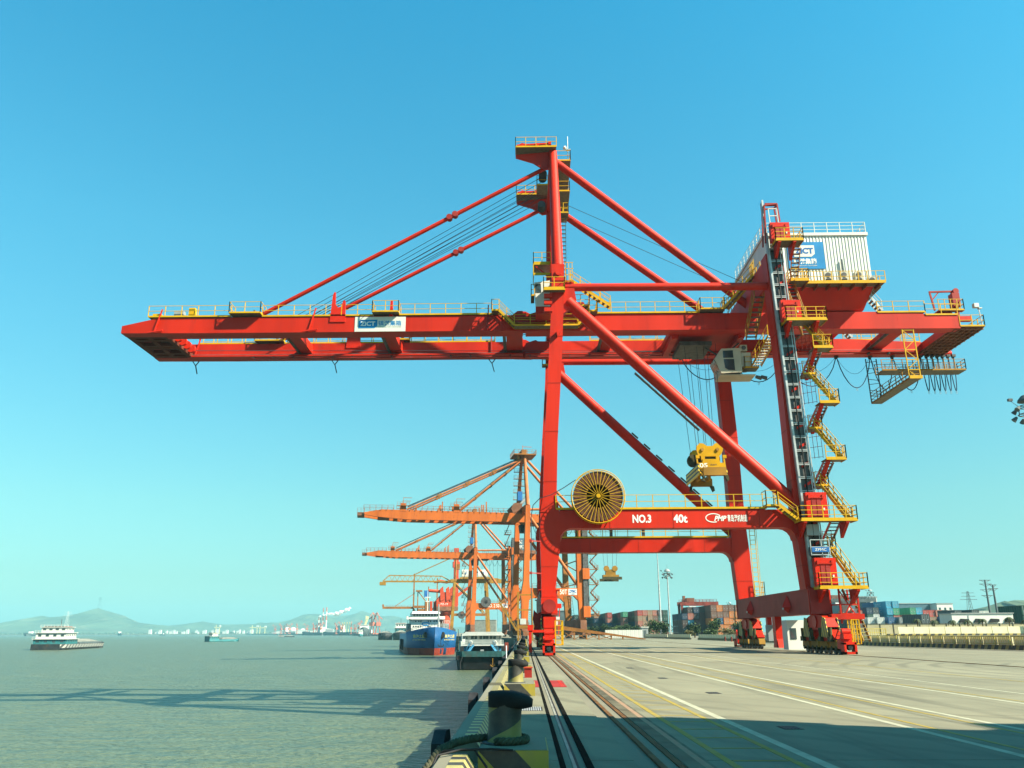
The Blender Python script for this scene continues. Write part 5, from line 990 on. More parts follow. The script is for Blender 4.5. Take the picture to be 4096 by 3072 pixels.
for sg in (-1,1):
    a = Vector((sg*2.6,2.4,6.0)); MB().loft([[tuple(a+Vector((sg*.0,-.15,0))+Vector((sg*.45*math.cos(t),-.2*sg*0-.35*math.cos(t)*0-.1,.9*math.sin(t)))) for t in [k*math.pi/5 for k in range(10)]],[tuple(a+Vector((sg*.3,.6,0))+Vector((sg*.45*math.cos(t),0,.9*math.sin(t)))) for t in [k*math.pi/5 for k in range(10)]]]).obj('hawse_pipe', 'black', T)
an = MB().beam((1.9,.3,4.9),(1.9,.3,2.6),.16,.16).beam((1.2,.3,2.7),(2.6,.3,2.7),.25,.3).beam((1.2,.3,2.7),(1.0,.3,3.3),.2,.2).beam((2.6,.3,2.7),(2.8,.3,3.3),.2,.2).obj('anchor', 'black', T)
lettering('集海之星', 4.6, 1.0, (-4.6,4.15,5.6), 'gold_letter', T, rot=(math.pi/2+.15,0,-.72), bold=.02); lettering('JI HAI ZHI XING', 5.0, .5, (-4.5,4.35,4.5), 'gold_letter', T, rot=(math.pi/2+.15,0,-.72), bold=.02)
lettering('集海之星', 4.2, 1.0, (4.9,4.6,5.6), 'gold_letter', T, rot=(math.pi/2+.15,0,.72), bold=.02); lettering('JI HAI ZHI XING', 4.6, .5, (4.8,4.8,4.5), 'gold_letter', T, rot=(math.pi/2+.15,0,.72), bold=.02)
MB().box(-8.6,-8.0,40,43,1.0,4.5).box(-8.6,-8.0,60,63,1.0,4.5).obj('side_fender', 'rubber', T)
o = MB().path(arc((-19.8,258,2.6),(-12.6,166,-2.1),1.2,14), .09, 6).obj('mooring_line', 'rope_fibre'); tag(o, 'slack mooring line hanging from the blue ship towards the barge', 'rope')
# -- barge with white wheelhouse and blue deck, moored at the quay
BG = (-7.9,160.5,WZ)
T = thing('river_barge', 'river barge with dark hull, teal bulwark and white wheelhouse moored at the quay', 'barge', BG, .02, world=False)
B = 10.2; r_ = []
for y, w, zb, zd in ((0,.72,.15,3.0),(.5,.86,-.2,3.0),(2,.96,-.4,2.9),(6,1,-.5,2.8),(60,1,-.5,2.6),(66,.9,-.2,2.7)):
    r_.append([(-B/2*w*.92,y+.8*max(0,1-y/2),zb),(-B/2*w,y,zd),(B/2*w,y,zd),(B/2*w*.92,y+.8*max(0,1-y/2),zb)])
MB().loft(r_).obj('hull', 'hull_black', T)
bw = MB()
for (y0,w0),(y1,w1) in (((0,.72),(.5,.86)),((.5,.86),(2,.96)),((2,.96),(12,1.0))):
    for sg in (-1,1): bw.hexa([(sg*B/2*w0,y0-.03,2.35),(sg*B/2*w1+sg*.03,y1-.03,2.35),(sg*(B/2*w1-.15),y1+.1,2.35),(sg*(B/2*w0-.15),y0+.1,2.35),(sg*B/2*w0,y0-.03,3.35),(sg*B/2*w1+sg*.03,y1-.03,3.25),(sg*(B/2*w1-.15),y1+.1,3.25),(sg*(B/2*w0-.15),y0+.1,3.35)])
bw.box(-B/2*.72,B/2*.72,-.06,.08,2.35,3.35); bw.obj('bulwark', 'teal_dull', T)
lo = MB().box(-3.5,3.5,3.2,9,3.0,4.3).obj('lower_deckhouse', 'sky_paint', T); MB().box(-1.9,1.9,3.12,3.2,3.1,4.2).obj('dark_entrance', 'black', lo); MB().box(2.3,3.1,3.1,3.2,3.3,4.1).box(2.4,3.0,3.06,3.1,3.4,4.0).obj('hatch_frame', 'white', lo)
pd = MB().box(-3.9,4.0,2.6,9.4,4.25,4.45).obj('upper_deck', 'white', T)
wh = MB().box(-3.3,3.5,4.0,9.0,4.45,6.2).obj('wheelhouse', 'boat_white', T); MB().prism([(-3.9,6.15),(-3.2,6.75),(3.5,6.75),(4.1,6.15)], 'y', 3.0, 9.8).obj('wheelhouse_roof', 'boat_white', wh); MB().box(-3.95,4.15,2.95,9.9,6.1,6.16).obj('roof_edge', 'white', wh)
for x in (-2.2,-1.55,-.6,.05,.6,1.35,2.0): MB().box(x,x+.52,3.94,4.0,5.45,6.0).obj('window', 'glass_dark', wh)
MB().box(3.1,3.45,3.94,4.0,4.6,6.0).obj('door', 'panel_grey', wh); MB().lathe([(.02,0),(.16,0),(.16,-.05),(.02,-.05)], (-3.0,3.96,5.6), 12, 'y').obj('porthole', 'glass_dark', wh)
rr = MB().rail([(-3.8,2.6,4.45),(3.9,2.6,4.45)], .85, .16, 1, .035).rail([(-3.8,2.6,4.45),(3.9,2.6,4.45)], .85, 1.9, 2, .07).obj('deck_rail', 'boat_white', T)
for x in (-2.2,2.4): MB().lathe([(.28,-.06),(.36,0),(.28,.06),(.2,0),(.28,-.06)], (x,2.5,4.85), 16, 'y').obj('lifebuoy', 'boat_white', T)
for sg in (-1,1): MB().beam((sg*2.6,1.4,3.2),(sg*1.7,2.6,4.4),.5,.14).rail([(sg*2.85,1.4,3.2),(sg*1.95,2.6,4.4)],.8,.8,1,.05).obj('deck_stair', 'sky_paint', T)
MB().beam((2.0,-.2,2.1),(2.0,-.15,.9),.12,.12).beam((1.55,-.2,.95),(2.0,-.25,.6),.16,.16).beam((2.45,-.2,.95),(2.0,-.25,.6),.16,.16).obj('anchor', 'ochre', T); MB().box(-.3,.3,.8,1.6,3.0,3.6).obj('windlass', 'galv', T)
MB().box(4.2,4.9,5,5.6,3.0,4.8).box(4.3,4.8,8,8.6,3,4.6).obj('deck_drum', 'rust_red', T); MB().path([(-3.6,-.1,2.4),(-4.0,-.1,1.2),(-3.9,-.1,.2)], .12, 6).obj('tyre_chain', 'rubber', T); MB().lathe([(.2,-.12),(.42,-.12),(.42,.12),(.2,.12),(.2,-.12)], (-4.3,.3,2.2), 14, 'y').obj('tyre_fender', 'rubber', T)
MB().box(-4.7,4.7,12,58,2.6,4.0).obj('hold_coaming', 'hull_black', T)
# small tender between ship and barge
T = thing('work_boat', 'small white and cream work boat between the blue ship and the barge', 'boat', (-13.4,208,WZ), .15, world=False)
hull(16, 4, -.2, 2.2, .5).obj('hull', 'hull_black', T); MB().box(-1.5,1.5,5,11,2.2,4.6).box(-1.2,1.2,5.4,9,4.6,6.3).obj('cabin', 'boat_white', T); MB().box(-1.0,1.0,5.33,5.4,5.2,5.9).obj('window', 'glass_dark', T); MB().tube((0,7,6.3),(0,7,9),.06,n=5).obj('mast', 'steel_dark', T)
# -- vessels under way on the river
def river_boat(label, loc, rz, L, B, hull_m, fb, house, stern_house=True, cargo='cargo_sand', sc=1, group='vessels on the river', bowmark=None):
    T = thing('river_vessel', label, 'vessel', loc, rz, group, world=False)
    hull(L, B, -.3, fb, 1.0, .1, bow=.10).obj('hull', hull_m, T)
    MB().box(-B*.42,B*.42,L*.10,L*.62,fb,fb+.8*sc).obj('hold', 'boat_grey', T); MB().hexa([(-B*.36,L*.12,fb+.8*sc),(B*.36,L*.12,fb+.8*sc),(B*.36,L*.6,fb+.8*sc),(-B*.36,L*.6,fb+.8*sc),(-B*.1,L*.2,fb+2*sc),(B*.1,L*.2,fb+2*sc),(B*.1,L*.5,fb+2*sc),(-B*.1,L*.5,fb+2*sc)]).obj('cargo', cargo, T)
    z = fb; y0 = L*.70
    for k, (w, d, h) in enumerate(house):
        h_ = MB().box(-B*w/2,B*w/2,y0+k*1.2*sc,y0+d,z,z+h).obj('deckhouse_tier', 'boat_white' if k or len(house) == 1 else 'teal_paint', T)
        MB().box(-B*w/2-.5*sc,B*w/2+.5*sc,y0+k*1.2*sc-.6,y0+d+.6,z+h,z+h+.2*sc).obj('tier_deck', 'boat_white', h_)
        nw = max(3, int(d/(2.2*sc)))
        for i in range(nw):
            yy = lerp(y0+k*1.2*sc+.5, y0+d-1.2*sc, i/(nw-1))
            for sg in (-1,1): MB().box(min(sg*B*w/2,sg*(B*w/2+.04)),max(sg*B*w/2,sg*(B*w/2+.04)),yy,yy+.9*sc,z+h*.42,z+h*.78).obj('window', 'glass_dark', h_)
        for i in range(4): xx = lerp(-B*w*.42,B*w*.32,i/3); MB().box(xx,xx+B*.09,y0+k*1.2*sc-.05,y0+k*1.2*sc,z+h*.45,z+h*.8).obj('window', 'glass_dark', h_)
        for i in range(4): xx = lerp(-B*w*.42,B*w*.32,i/3); MB().box(xx,xx+B*.09,y0+d,y0+d+.05,z+h*.40,z+h*.8).obj('window', 'glass_dark', h_)
        MB().rail([(B*w/2+.4*sc,y0+d+.5,z+h+.2*sc),(-B*w/2-.4*sc,y0+d+.5,z+h+.2*sc)],.9*sc,1.4*sc,2,.09).obj('deck_rail', 'boat_white', h_)
        z += h+.2*sc
    MB().box(-B*.3,B*.3,y0+2*sc,y0+house[-1][1],z,z+.25*sc).obj('roof', 'rust_red', T); MB().tube((0,y0+4*sc,z),(0,y0+4*sc,z+3.4*sc),.12*sc,n=5).obj('mast', 'steel_dark', T)
    if bowmark: band(L, B, fb*.35, fb*.95, -.3, fb, sheer=1.0, flare=.1, bow=.10).obj('hull_stripe', bowmark, T)
    return T
stripes('barge_stripe', (.04,.04,.04), (.30,.30,.27), 2.2, (0,.55,.83), wear=.5)
river_boat('cargo barge with three tier white deckhouse sailing on the left', (-220,440,WZ), 3.33, 68, 14.2, 'hull_black', 2.4, ((.94,16,2.0),(.88,15,2.5),(.74,12,2.2)), bowmark='barge_stripe')
river_boat('smaller dark barge with white wheelhouse, middle distance on the river', (-247,746,WZ), 2.47, 30, 9, 'teal_paint', 1.8, ((.85,9,2.6),(.6,6,2.2)), sc=.8)
river_boat('tiny ferry far out in the middle of the river', (-412,1550,WZ), 1.7, 28, 7, 'hull_black', 1.2, ((.7,9,1.8),))
river_boat('pair of moored barges beyond the blue ship, left one', (-137,850,WZ), .15, 50, 14, 'hull_black', 6, ((.5,5,1.5),), group='barges moored beyond the blue ship')
river_boat('dark barge moored beyond the blue ship with white cabin', (-119,832,WZ), .15, 60, 15, 'hull_black', 6.2, ((.8,14,5),(.7,10,4)), sc=1.4, group='barges moored beyond the blue ship')
# ------------------------------------------------------------------ container yard
CCOL = {'orange': (0.4802, 0.1566, 0.0313), 'pale orange': (0.4385, 0.2088, 0.0731), 'brown': (0.1566, 0.0731, 0.047), 'dark brown': (0.054, 0.0274, 0.0216), 'maroon': (0.108, 0.0158, 0.0144), 'red': (0.3758, 0.0522, 0.0365), 'green': (0.0522, 0.2506, 0.1357), 'dark green': (0.018, 0.0612, 0.0432), 'blue': (0.0216, 0.0864, 0.1944), 'dark blue': (0.0144, 0.036, 0.072), 'sky blue': (0.0522, 0.2819, 0.4176), 'grey': (0.18, 0.2016, 0.2016), 'white': (0.5011, 0.522, 0.4907), 'dark grey': (0.0432, 0.0576, 0.0612), 'salmon': (0.3758, 0.1253, 0.0835), 'tan': (0.2923, 0.1775, 0.1044)}
for k, v in CCOL.items(): mat('box_'+k, v, .6, .15, .5, dirt=tuple(x*.5 for x in v), dirt_amt=.5, dscale=.5, streak=True)
def container_mesh(L=12.19):
    W_, H_ = 1.219, 2.59; m = MB(); n = int(L/.28)
    side = [(W_-(.045 if i % 4 in (1,2) else 0), lerp(.18,L-.12,i/n)) for i in range(n+1)]
    poly = side+[(-x,y) for x, y in side[::-1]]
    m.prism(poly, 'z', .14, H_-.10)
    for x in (-1,1):                                   # rails and corner posts
        for z0, z1 in ((0,.16),(H_-.12,H_)): m.box(min(x*W_,x*(W_-.1)),max(x*W_,x*(W_-.1)),0,L,z0,z1)
        for y0, y1 in ((0,.16),(L-.16,L)): m.box(min(x*W_,x*(W_-.16)),max(x*W_,x*(W_-.16)),y0,y1,.001,H_-.001)
    m.box(-W_,W_,0,.12,.0,.15); m.box(-W_,W_,0,.12,H_-.13,H_); m.box(-W_+.1,W_-.1,.06,.16,.15,H_-.12); m.box(-W_+.02,W_-.02,.1,L-.1,H_-.06,H_-.02)
    nf = len(m.f)
    for x in (-.85,-.35,.35,.85): m.box(x-.03,x+.03,.01,.055,.15,H_-.14)
    m.box(-.015,.015,.02,.058,.16,H_-.14)
    for x in (-.6,.6): m.box(x-.12,x+.12,.03,.058,1.0,1.2)
    me = bpy.data.meshes.new('container'); me.from_pydata(m.v, [], m.f); me.materials.append(MAT['box_orange']); me.materials.append(MAT['galv'])
    me.polygons.foreach_set('material_index', [0]*nf+[1]*(len(m.f)-nf)); me.update(); return me
CME = container_mesh()
NTH = ['first','second','third','fourth','fifth','sixth','seventh','eighth','ninth','tenth']
TIER = ['bottom','second','third','fourth','top']
REST = []
def container(col, x, y, z, label, group, rz=0, stuff=False):
    if stuff: REST.append((col,x,y,z)); return None
    o = link('shipping_container', CME, None, (x,y,z), (0,0,rz)); o.material_slots[0].link = 'OBJECT'; o.material_slots[0].material = MAT['box_'+col]; tag(o, label, 'container', group); return o
rnd = random.Random(11)
PAL_A = [['brown','orange','brown','brown','brown','orange','orange'],['brown','brown','brown','orange','orange','orange','orange'],['orange','blue','orange','orange','orange','brown','pale orange'],['brown','orange','orange','brown','brown','brown','brown'],['brown','orange','tan','brown','orange','brown','blue']]
def stack(name, X, Y, cols, tiers, pal, z0=-.7, pitch=2.62, depth=1, group=None, side=None, hid=0):
    for i in range(cols):
        nt = tiers[i] if isinstance(tiers, (list,tuple)) else tiers
        for t in range(nt):
            c = pal(i, nt-1-t); tl = 'top' if t == nt-1 else TIER[t]
            container(c, X+i*2.52, Y+rnd.uniform(-.25,.25), z0+t*pitch, '%s container, %s tier, %s column, %s' % (c, tl, NTH[i], name), group, stuff=t < hid)
            if i == 0 and depth > 1:
                for d in range(1, depth):
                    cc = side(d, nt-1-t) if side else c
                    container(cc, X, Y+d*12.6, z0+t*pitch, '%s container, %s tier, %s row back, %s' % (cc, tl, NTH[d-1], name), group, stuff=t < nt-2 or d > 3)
GA, GB = 'container stacks in the left yard', 'container stacks in the right yard'
# stack A: the tall orange one; its dark side faces the quay
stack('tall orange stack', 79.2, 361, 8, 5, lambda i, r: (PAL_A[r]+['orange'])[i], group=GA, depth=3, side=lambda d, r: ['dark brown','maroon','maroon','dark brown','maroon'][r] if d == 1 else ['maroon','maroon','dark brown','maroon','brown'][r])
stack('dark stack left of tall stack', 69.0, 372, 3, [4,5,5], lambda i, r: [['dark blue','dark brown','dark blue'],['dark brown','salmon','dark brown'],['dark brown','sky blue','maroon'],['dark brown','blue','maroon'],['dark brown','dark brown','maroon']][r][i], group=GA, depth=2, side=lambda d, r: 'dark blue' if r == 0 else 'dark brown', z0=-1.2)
stack('red topped stack behind mast', 57.6, 430, 6, 5, lambda i, r: [['red','salmon','tan','salmon','dark brown','dark green'],['tan','tan','tan','brown','dark green','dark green'],['salmon','tan','tan','tan','brown','dark green'],['sky blue','tan','salmon','tan','maroon','brown'],['red','red','tan','tan','brown','brown']][r][i], group=GA, depth=5, side=lambda d, r: ['maroon','brown','dark blue','brown','brown'][r], z0=-1.0)
for k, (X, Y, top) in enumerate(((52.0,445,'green'),(45.6,462,'red'),(40.0,480,'tan'),(35.2,500,'green'),(31.2,520,'dark green'),(27.4,545,'dark brown'),(23.6,560,'salmon'))):
    cols_ = [top]+[['brown','salmon','dark blue','dark brown','maroon'][(k+j) % 5] for j in range(4)]
    stack('%s stepped stack behind ramp' % NTH[k], X, Y, 1, 5, lambda i, r, cc=cols_: cc[r], group=GA, depth=6, side=lambda d, r, k=k: ['dark brown','dark green','dark blue','dark brown','maroon'][(r+k) % 5], z0=-1.4, hid=2)
# right yard
stack('blue stack by warehouse', 145.6, 345, 2, 5, lambda i, r: [['sky blue','sky blue'],['sky blue','green'],['sky blue','salmon'],['dark brown','salmon'],['white','white']][r][i], group=GB, depth=2, side=lambda d, r: 'blue' if r < 3 else 'dark brown', z0=0)
lettering('SITC', 5.6, 1.2, (144.34,353,11.7), 'letter_white', None, rot=(math.pi/2,0,-math.pi/2)).name = 'container_lettering'; lettering('SITC', 5.6, 1.2, (144.34,353,9.1), 'letter_white', None, rot=(math.pi/2,0,-math.pi/2)).name = 'container_lettering'
for o_ in list(bpy.data.objects):
    if o_.name.startswith('container_lettering'):
        tg = [c for c in bpy.data.objects if c.name.startswith('shipping_container') and abs(c.location.x-145.6) < .1 and abs(c.location.z-(o_.location.z-1.22)) < .4 and abs(c.location.y-345) < 1]
        if tg: l_ = o_.location.copy(); o_.parent = tg[0]; o_.location = (l_.x-tg[0].location.x, l_.y-tg[0].location.y, l_.z-tg[0].location.z)
stack('pair right of blue stack', 154.8, 345, 2, 4, lambda i, r: [['green','sky blue'],['salmon','sky blue'],['brown','green'],['white','white']][r][i], group=GB, depth=2, side=lambda d, r: 'dark green', z0=.1)
stack('low red row by warehouse', 160.6, 352, 5, 4, lambda i, r: [['maroon','red','red','salmon','dark grey'],['maroon','maroon','maroon','maroon','maroon'],['brown']*5,['white']*5][r][i], group=GB, z0=-.7, hid=2)
stack('orange pair by stair leg', 130.8, 345, 2, 3, lambda i, r: [['orange','salmon'],['dark brown','dark brown'],['brown','brown']][r][i], group=GB, z0=1.7, hid=1)
stack('dark stack left of blue stack', 138.0, 346, 2, 4, lambda i, r: [['dark blue','dark grey'],['dark green','white'],['dark grey','white'],['grey','grey']][r][i], group=GB, z0=.3, hid=1)
for i, (x, c) in enumerate(((116.6,'white'),(119.4,'white'),(122.2,'white'),(125.4,'blue'),(128.6,'grey'),(131.4,'grey'),(134.4,'white'),(137.2,'tan'),(140.2,'blue'))):
    for t in range(2): container(c, x, 300-i*1.2, 1.0+t*2.6, '%s container in the low front row, %s from the left' % (c, NTH[i]), GB, stuff=t == 0)
for i, (x, y, c) in enumerate(((90.5,238,'white'),(86.9,229,'dark grey'))):
    for t in range(2): container(c, x, y, -.4+t*2.6, '%s container beside the crane stairs, %s one, %s tier' % (c, ('right','left')[i], ('bottom','top')[t]), GB)
container('dark grey', 113.6, 246, 1.0, 'dark grey container at the left wall of the white warehouse', GB); container('dark grey', 113.6, 246, 3.6, 'dark grey container on another at the white warehouse', GB)
for t, (x, y) in enumerate(((136.5,236),(139.5,236),(136.5,236),(142.2,237))):
    container('dark green', x, y, 3.0+(0 if t < 2 else 2.62), 'dark green container at the right edge, %s' % ('lower left','lower right','upper left','upper right')[t], GB, rz=0)
container('dark grey', 150.8, 290, 5.8, 'dark grey container on the far row behind the warehouse', GB); container('white', 157.5, 300, 5.6, 'white container on the far row beside the dark grey one', GB); container('white', 160.3, 301, 5.6, 'second white container on the far row behind the warehouse', GB); container('dark grey', 147, 294, 5.8, 'dark grey container, left end of the far row', GB)
MB().box(140,170,286,318,0,5.8).obj('yard_platform', 'wall_pale'); tag(bpy.data.objects['yard_platform'], 'pale raised storage platform behind the white warehouse', 'platform')
# container stacks added out of view to shade the foreground lane
for i, (x, y, h, ln) in enumerate(((12.9,4.3,5,.62),(15.4,-1.3,5,1),(17.95,-2.3,5,1),(20.5,-1.0,4,1),(23.1,-2.6,5,1))):
    for t in range(h):
        o = container(('tan','maroon','blue','grey','green')[i], x, y+.25*((t*7+i) % 3), t*2.6, '%s added container out of view, shading the lane, %s tier' % (('tan','maroon','blue','grey','green')[i], TIER[t]), 'added containers shading the lane'); o.scale = (1,ln,1)
rm = MB(); rmi = []; rmats = sorted(set(c for c, *_ in REST))
for c, x, y, z in REST: rm.box(x-1.21,x+1.21,y+.02,y+12.15,z,z+2.58); rmi += [rmats.index(c)]*6
o = rm.obj('stacked_containers', ['box_'+c for c in rmats]); o.data.polygons.foreach_set('material_index', rmi); tag(o, 'rear and lower containers of the yard stacks, mostly hidden', 'containers', kind='stuff')
# ------------------------------------------------------------------ yard gantry cranes
def rtg(label, loc, w, h, m_, group='yard gantry cranes'):
    T = thing('yard_gantry_crane', label, 'gantry crane', loc, 0, group, world=False)
    for y in (-3.5,3.5):
        for x in (-w/2,w/2): MB().box(x-.5,x+.5,y-.4,y+.4,1.2,h-1.2).obj('leg', m_, T)
        MB().box(-w/2-.7,w/2+.7,y-.5,y+.5,h-1.6,h).obj('girder', m_, T); MB().rail([(-w/2,y-.6,h),(w/2,y-.6,h)],1.0,1.5,2,.12).obj('handrail', m_, T)
    for x in (-w/2,w/2): MB().box(x-.5,x+.5,-4.5,4.5,.9,2.0).obj('sill', m_, T); MB().lathe([(.02,-.3),(.8,-.3),(.8,.3),(.02,.3)], (x,-3.8,.8), 14, 'x').obj('wheel', 'rubber', T)
    MB().box(-w*.34,-w*.12,-3,3,h,h+1.6).box(-w*.42,-w*.36,-1,1,h,h+2.6).obj('trolley', 'sill_brown', T); MB().lathe([(.02,0),(.7,0),(.7,3),(.02,3)], (-w*.3,-4,h-2.6), 12, 'x').obj('cable_drum', 'galv', T)
    return T
rtg('rusty red yard gantry crane above the tall orange stack', (77.2,384,0), 15.4, 14.4, 'rust_red'); rtg('grey lattice topped yard gantry behind the blue stack', (157,420,0), 24, 16.8, 'boat_grey')
# ------------------------------------------------------------------ light masts, poles
def mast(label, x, y, h, r0, r1, head=True, rings=1):
    T = thing('light_mast', label, 'light mast', (x,y,0), world=False)
    MB().tube((0,0,0),(0,0,h),r0,r1,12).obj('pole', 'galv', T); MB().box(-r0*2.2,r0*2.2,-r0*2.2,r0*2.2,0,.25).obj('foot', 'kerb', T)
    if head:
        s = h/18 if h < 25 else h/23
        MB().lathe([(.02,.95*s),(.5*s,.75*s),(.85*s,.35*s),(.9*s,.15*s),(.1,.10*s)], (0,0,h-.2), 16).obj('dome', 'panel_grey' if h < 25 else 'boat_grey', T); MB().tube((0,0,h+.7*s),(0,0,h+1.9*s),.02,n=4).obj('lightning_rod', 'steel_dark', T)
        rg_ = MB()
        for z in (h-.5*s,h-1.3*s): rg_.path([(1.0*s*math.cos(2*math.pi*k/12),1.0*s*math.sin(2*math.pi*k/12),z) for k in range(13)], .05*s, 5)
        for k in range(6): a = 2*math.pi*k/6; rg_.beam((0,0,h-.5*s),(1.0*s*math.cos(a),1.0*s*math.sin(a),h-.5*s),.06*s,.06*s).beam((0,0,h-1.3*s),(1.0*s*math.cos(a),1.0*s*math.sin(a),h-1.3*s),.06*s,.06*s).beam((1.0*s*math.cos(a),1.0*s*math.sin(a),h-.5*s),(1.0*s*math.cos(a),1.0*s*math.sin(a),h-1.3*s),.05*s,.05*s)
        rg_.obj('lamp_ring', 'steel_dark', T)
        for k in range(10):
            a = 2*math.pi*k/10+.3; z = h-(.6 if k % 2 else 1.5)*s; c = (1.15*s*math.cos(a),1.15*s*math.sin(a),z); d = (1.5*s*math.cos(a),1.5*s*math.sin(a),z-.35*s)
            MB().tube(c,d,.12*s,.26*s,10).obj('floodlight', 'boat_grey', T)
        MB().beam((-1.0*s,0,h-.5*s),(-1.7*s,0,h+.1*s),.05,.05).box(-1.9*s,-1.5*s,-.15*s,.15*s,h+.05*s,h+.3*s).obj('camera_arm', 'steel_dark', T)
    return T
mast('tall floodlight mast with white dome left of the tall orange stack', 38.6, 230, 17.3, .24, .13); mast('thin tapering mast without lamps beside the floodlight mast', 47.2, 300, 29.5, .42, .12, head=False)
mast('floodlight mast at the right edge of the picture, lamp crown half in view', 68.7, 110, 31.5, .40, .2); mast('distant floodlight mast above the grey building', 201, 500, 24, .3, .15)
mast('small floodlight mast far behind the orange crane legs', 22, 470, 17, .2, .12); mast('distant floodlight mast above the right end of the orange stack', 100, 420, 15, .2, .12)
def upole(label, x, y, h, arms):
    T = thing('utility_pole', label, 'utility pole', (x,y,0), world=False); MB().tube((0,0,0),(0,0,h),.34,.2,8).obj('pole', 'boat_grey', T)
    for z, w in arms: MB().beam((-w/2,0,z),(w/2,0,z),.14,.16).obj('cross_arm', 'boat_grey', T); MB().beam((-w*.4,0,z),(0,0,z-.7),.08,.08).beam((w*.4,0,z),(0,0,z-.7),.08,.08).obj('arm_brace', 'boat_grey', T)
upole('tall utility pole with four cross arms by the hill', 123.4, 230, 14.7, ((14.6,3.0),(13.6,3.2),(12.1,3.2),(10.6,3.0))); upole('shorter utility pole with lamps beside the four armed pole', 117.1, 215, 12.6, ((12.6,1.8),(11.7,2.4)))
def pylon(label, x, y, h, w, z0=0, m_='boat_grey'):
    T = thing('lattice_pylon', label, 'pylon', (x,y,z0), world=False); p = MB(); t = h*.007
    for sx in (-1,1):
        for sy in (-1,1): p.beam((sx*w/2,sy*w/2,0),(sx*w*.08,sy*w*.08,h),t,t)
    for i in range(7):
        z0_, z1_ = h*i/7, h*(i+1)/7; a, b_ = w/2*(1-.84*i/7), w/2*(1-.84*(i+1)/7); p.beam((-a,-a,z0_),(b_,-b_,z1_),t*.6,t*.6).beam((a,-a,z0_),(-b_,-b_,z1_),t*.6,t*.6)
    p.obj('tower', m_, T)
    for z, k in ((.80,.42),(.88,.34),(.96,.30)): MB().beam((-h*k*.5,0,h*z),(h*k*.5,0,h*z),t,t*1.6).obj('cross_arm', m_, T)
pylon('grey lattice pylon standing beyond the white building', 308.6, 600, 28, 5)
# ------------------------------------------------------------------ striped barriers, fence, walls
mat('fence_yellow', (.38,.31,.08), .6, .12, 1); mat('wall_sunlit', (.52,.48,.32), .7, .12, .8, dirt=(.3,.26,.15), dirt_amt=.4); mat('wall_dark', (.05,.05,.045), .8, .3, 1)  # barrier wall colour raised so its shaded side looks sunlit
def barrier(label, pts, fence=True, h0=.42, group='striped barriers along the yard road', zb=0, post=2.0):
    T = thing('striped_barrier', label, 'barrier', (*pts[0],zb), 0, group, world=False); o0 = Vector((*pts[0],0)); pm = {}
    for a, b_ in zip(pts, pts[1:]):
        a = Vector((*a,0))-o0; b_ = Vector((*b_,0))-o0; d = (b_-a); L_ = d.length; ang = math.atan2(-d.x, d.y)
        base = MB().box(-.16,.16,0,L_,.02,h0).obj('striped_base', 'hazard_barrier', T, off=None); base.location = a; base.rotation_euler = (0,0,ang)
        k = int(L_/post)
        if 'w' not in pm:
            w = MB().box(.02,.14,.04,post-.04,h0+.003,1.1).obj('wall_panel', 'wall_sunlit', T); pm['w'] = w.data; bpy.data.objects.remove(w)
            if fence:
                f = MB().box(-.03,.03,0,.07,h0,1.22).box(-.025,.025,.07,post,1.13,1.19).box(-.02,.02,.07,post,h0+.08,h0+.13)
                for j in range(1,7): f.box(-.012,.012,j*post/7-.014,j*post/7+.014,h0+.13,1.13)
                f = f.obj('fence_panel', 'fence_yellow', T); pm['f'] = f.data; bpy.data.objects.remove(f)
        for j in range(k):
            c = a+d*(j*post/L_)
            link('wall_panel', pm['w'], T, c, (0,0,ang))
            if fence: link('fence_panel', pm['f'], T, c+Vector((-.2*math.cos(ang),-.2*math.sin(ang),0)), (0,0,ang))
    return T
barrier('black and yellow barrier with yellow fence across the right of the yard', [(45.0,52),(42.3,76),(40.2,94),(38.9,108),(38.2,128)]); barrier('low pale barrier with striped foot left of the lift leg', [(37.9,132),(37.5,156),(36.7,184)], False); barrier('farthest pale barrier with striped foot behind the ramp end', [(36.2,190),(35.2,215),(33.6,244)], False, h0=.4)
T = barrier('upper striped barrier of the raised road at right', [(80,112),(46.5,112)], False, h0=.24, zb=1.05); T2 = thing('yellow_railing', 'pale yellow railing on the raised road, right of the crane stairs', 'railing', (39,112,1.0), world=False)
MB().rail([(0,0,0),(7.4,0,0)],.95,.28,1,.05).rail([(0,0,0),(7.4,0,0)],.95,3.7,2,.09).obj('rail', 'fence_yellow', T2)
o = MB().box(38.5,110,112.2,146,-.02,1.04).obj('raised_road', 'wall_pale'); tag(o, kind='structure')
wl_ = thing('boundary_wall', 'long pale boundary wall with dark posts behind the palms', 'wall', (76,145,1), world=False)
wp = MB().box(.06,2.14,-.1,.1,.0,1.68).obj('wall_bay', 'wall_pale', wl_); wps = MB().box(-.06,.06,-.16,.16,0,1.75).obj('wall_post', 'wall_dark', wl_); wp.location = (-19,0,.04); wps.location = (-19,0,.04)
for j in range(1,20): link('wall_bay', wp.data, wl_, (-19+j*2.2,0,.04)); link('wall_post', wps.data, wl_, (-19+j*2.2,0,.04))
MB().box(-19.2,25.2,-.18,.18,1.77,1.84).obj('coping', 'wall_dark', wl_); MB().box(-22,-19.1,-.05,.05,.04,1.9).obj('gate', 'steel_dark', wl_)
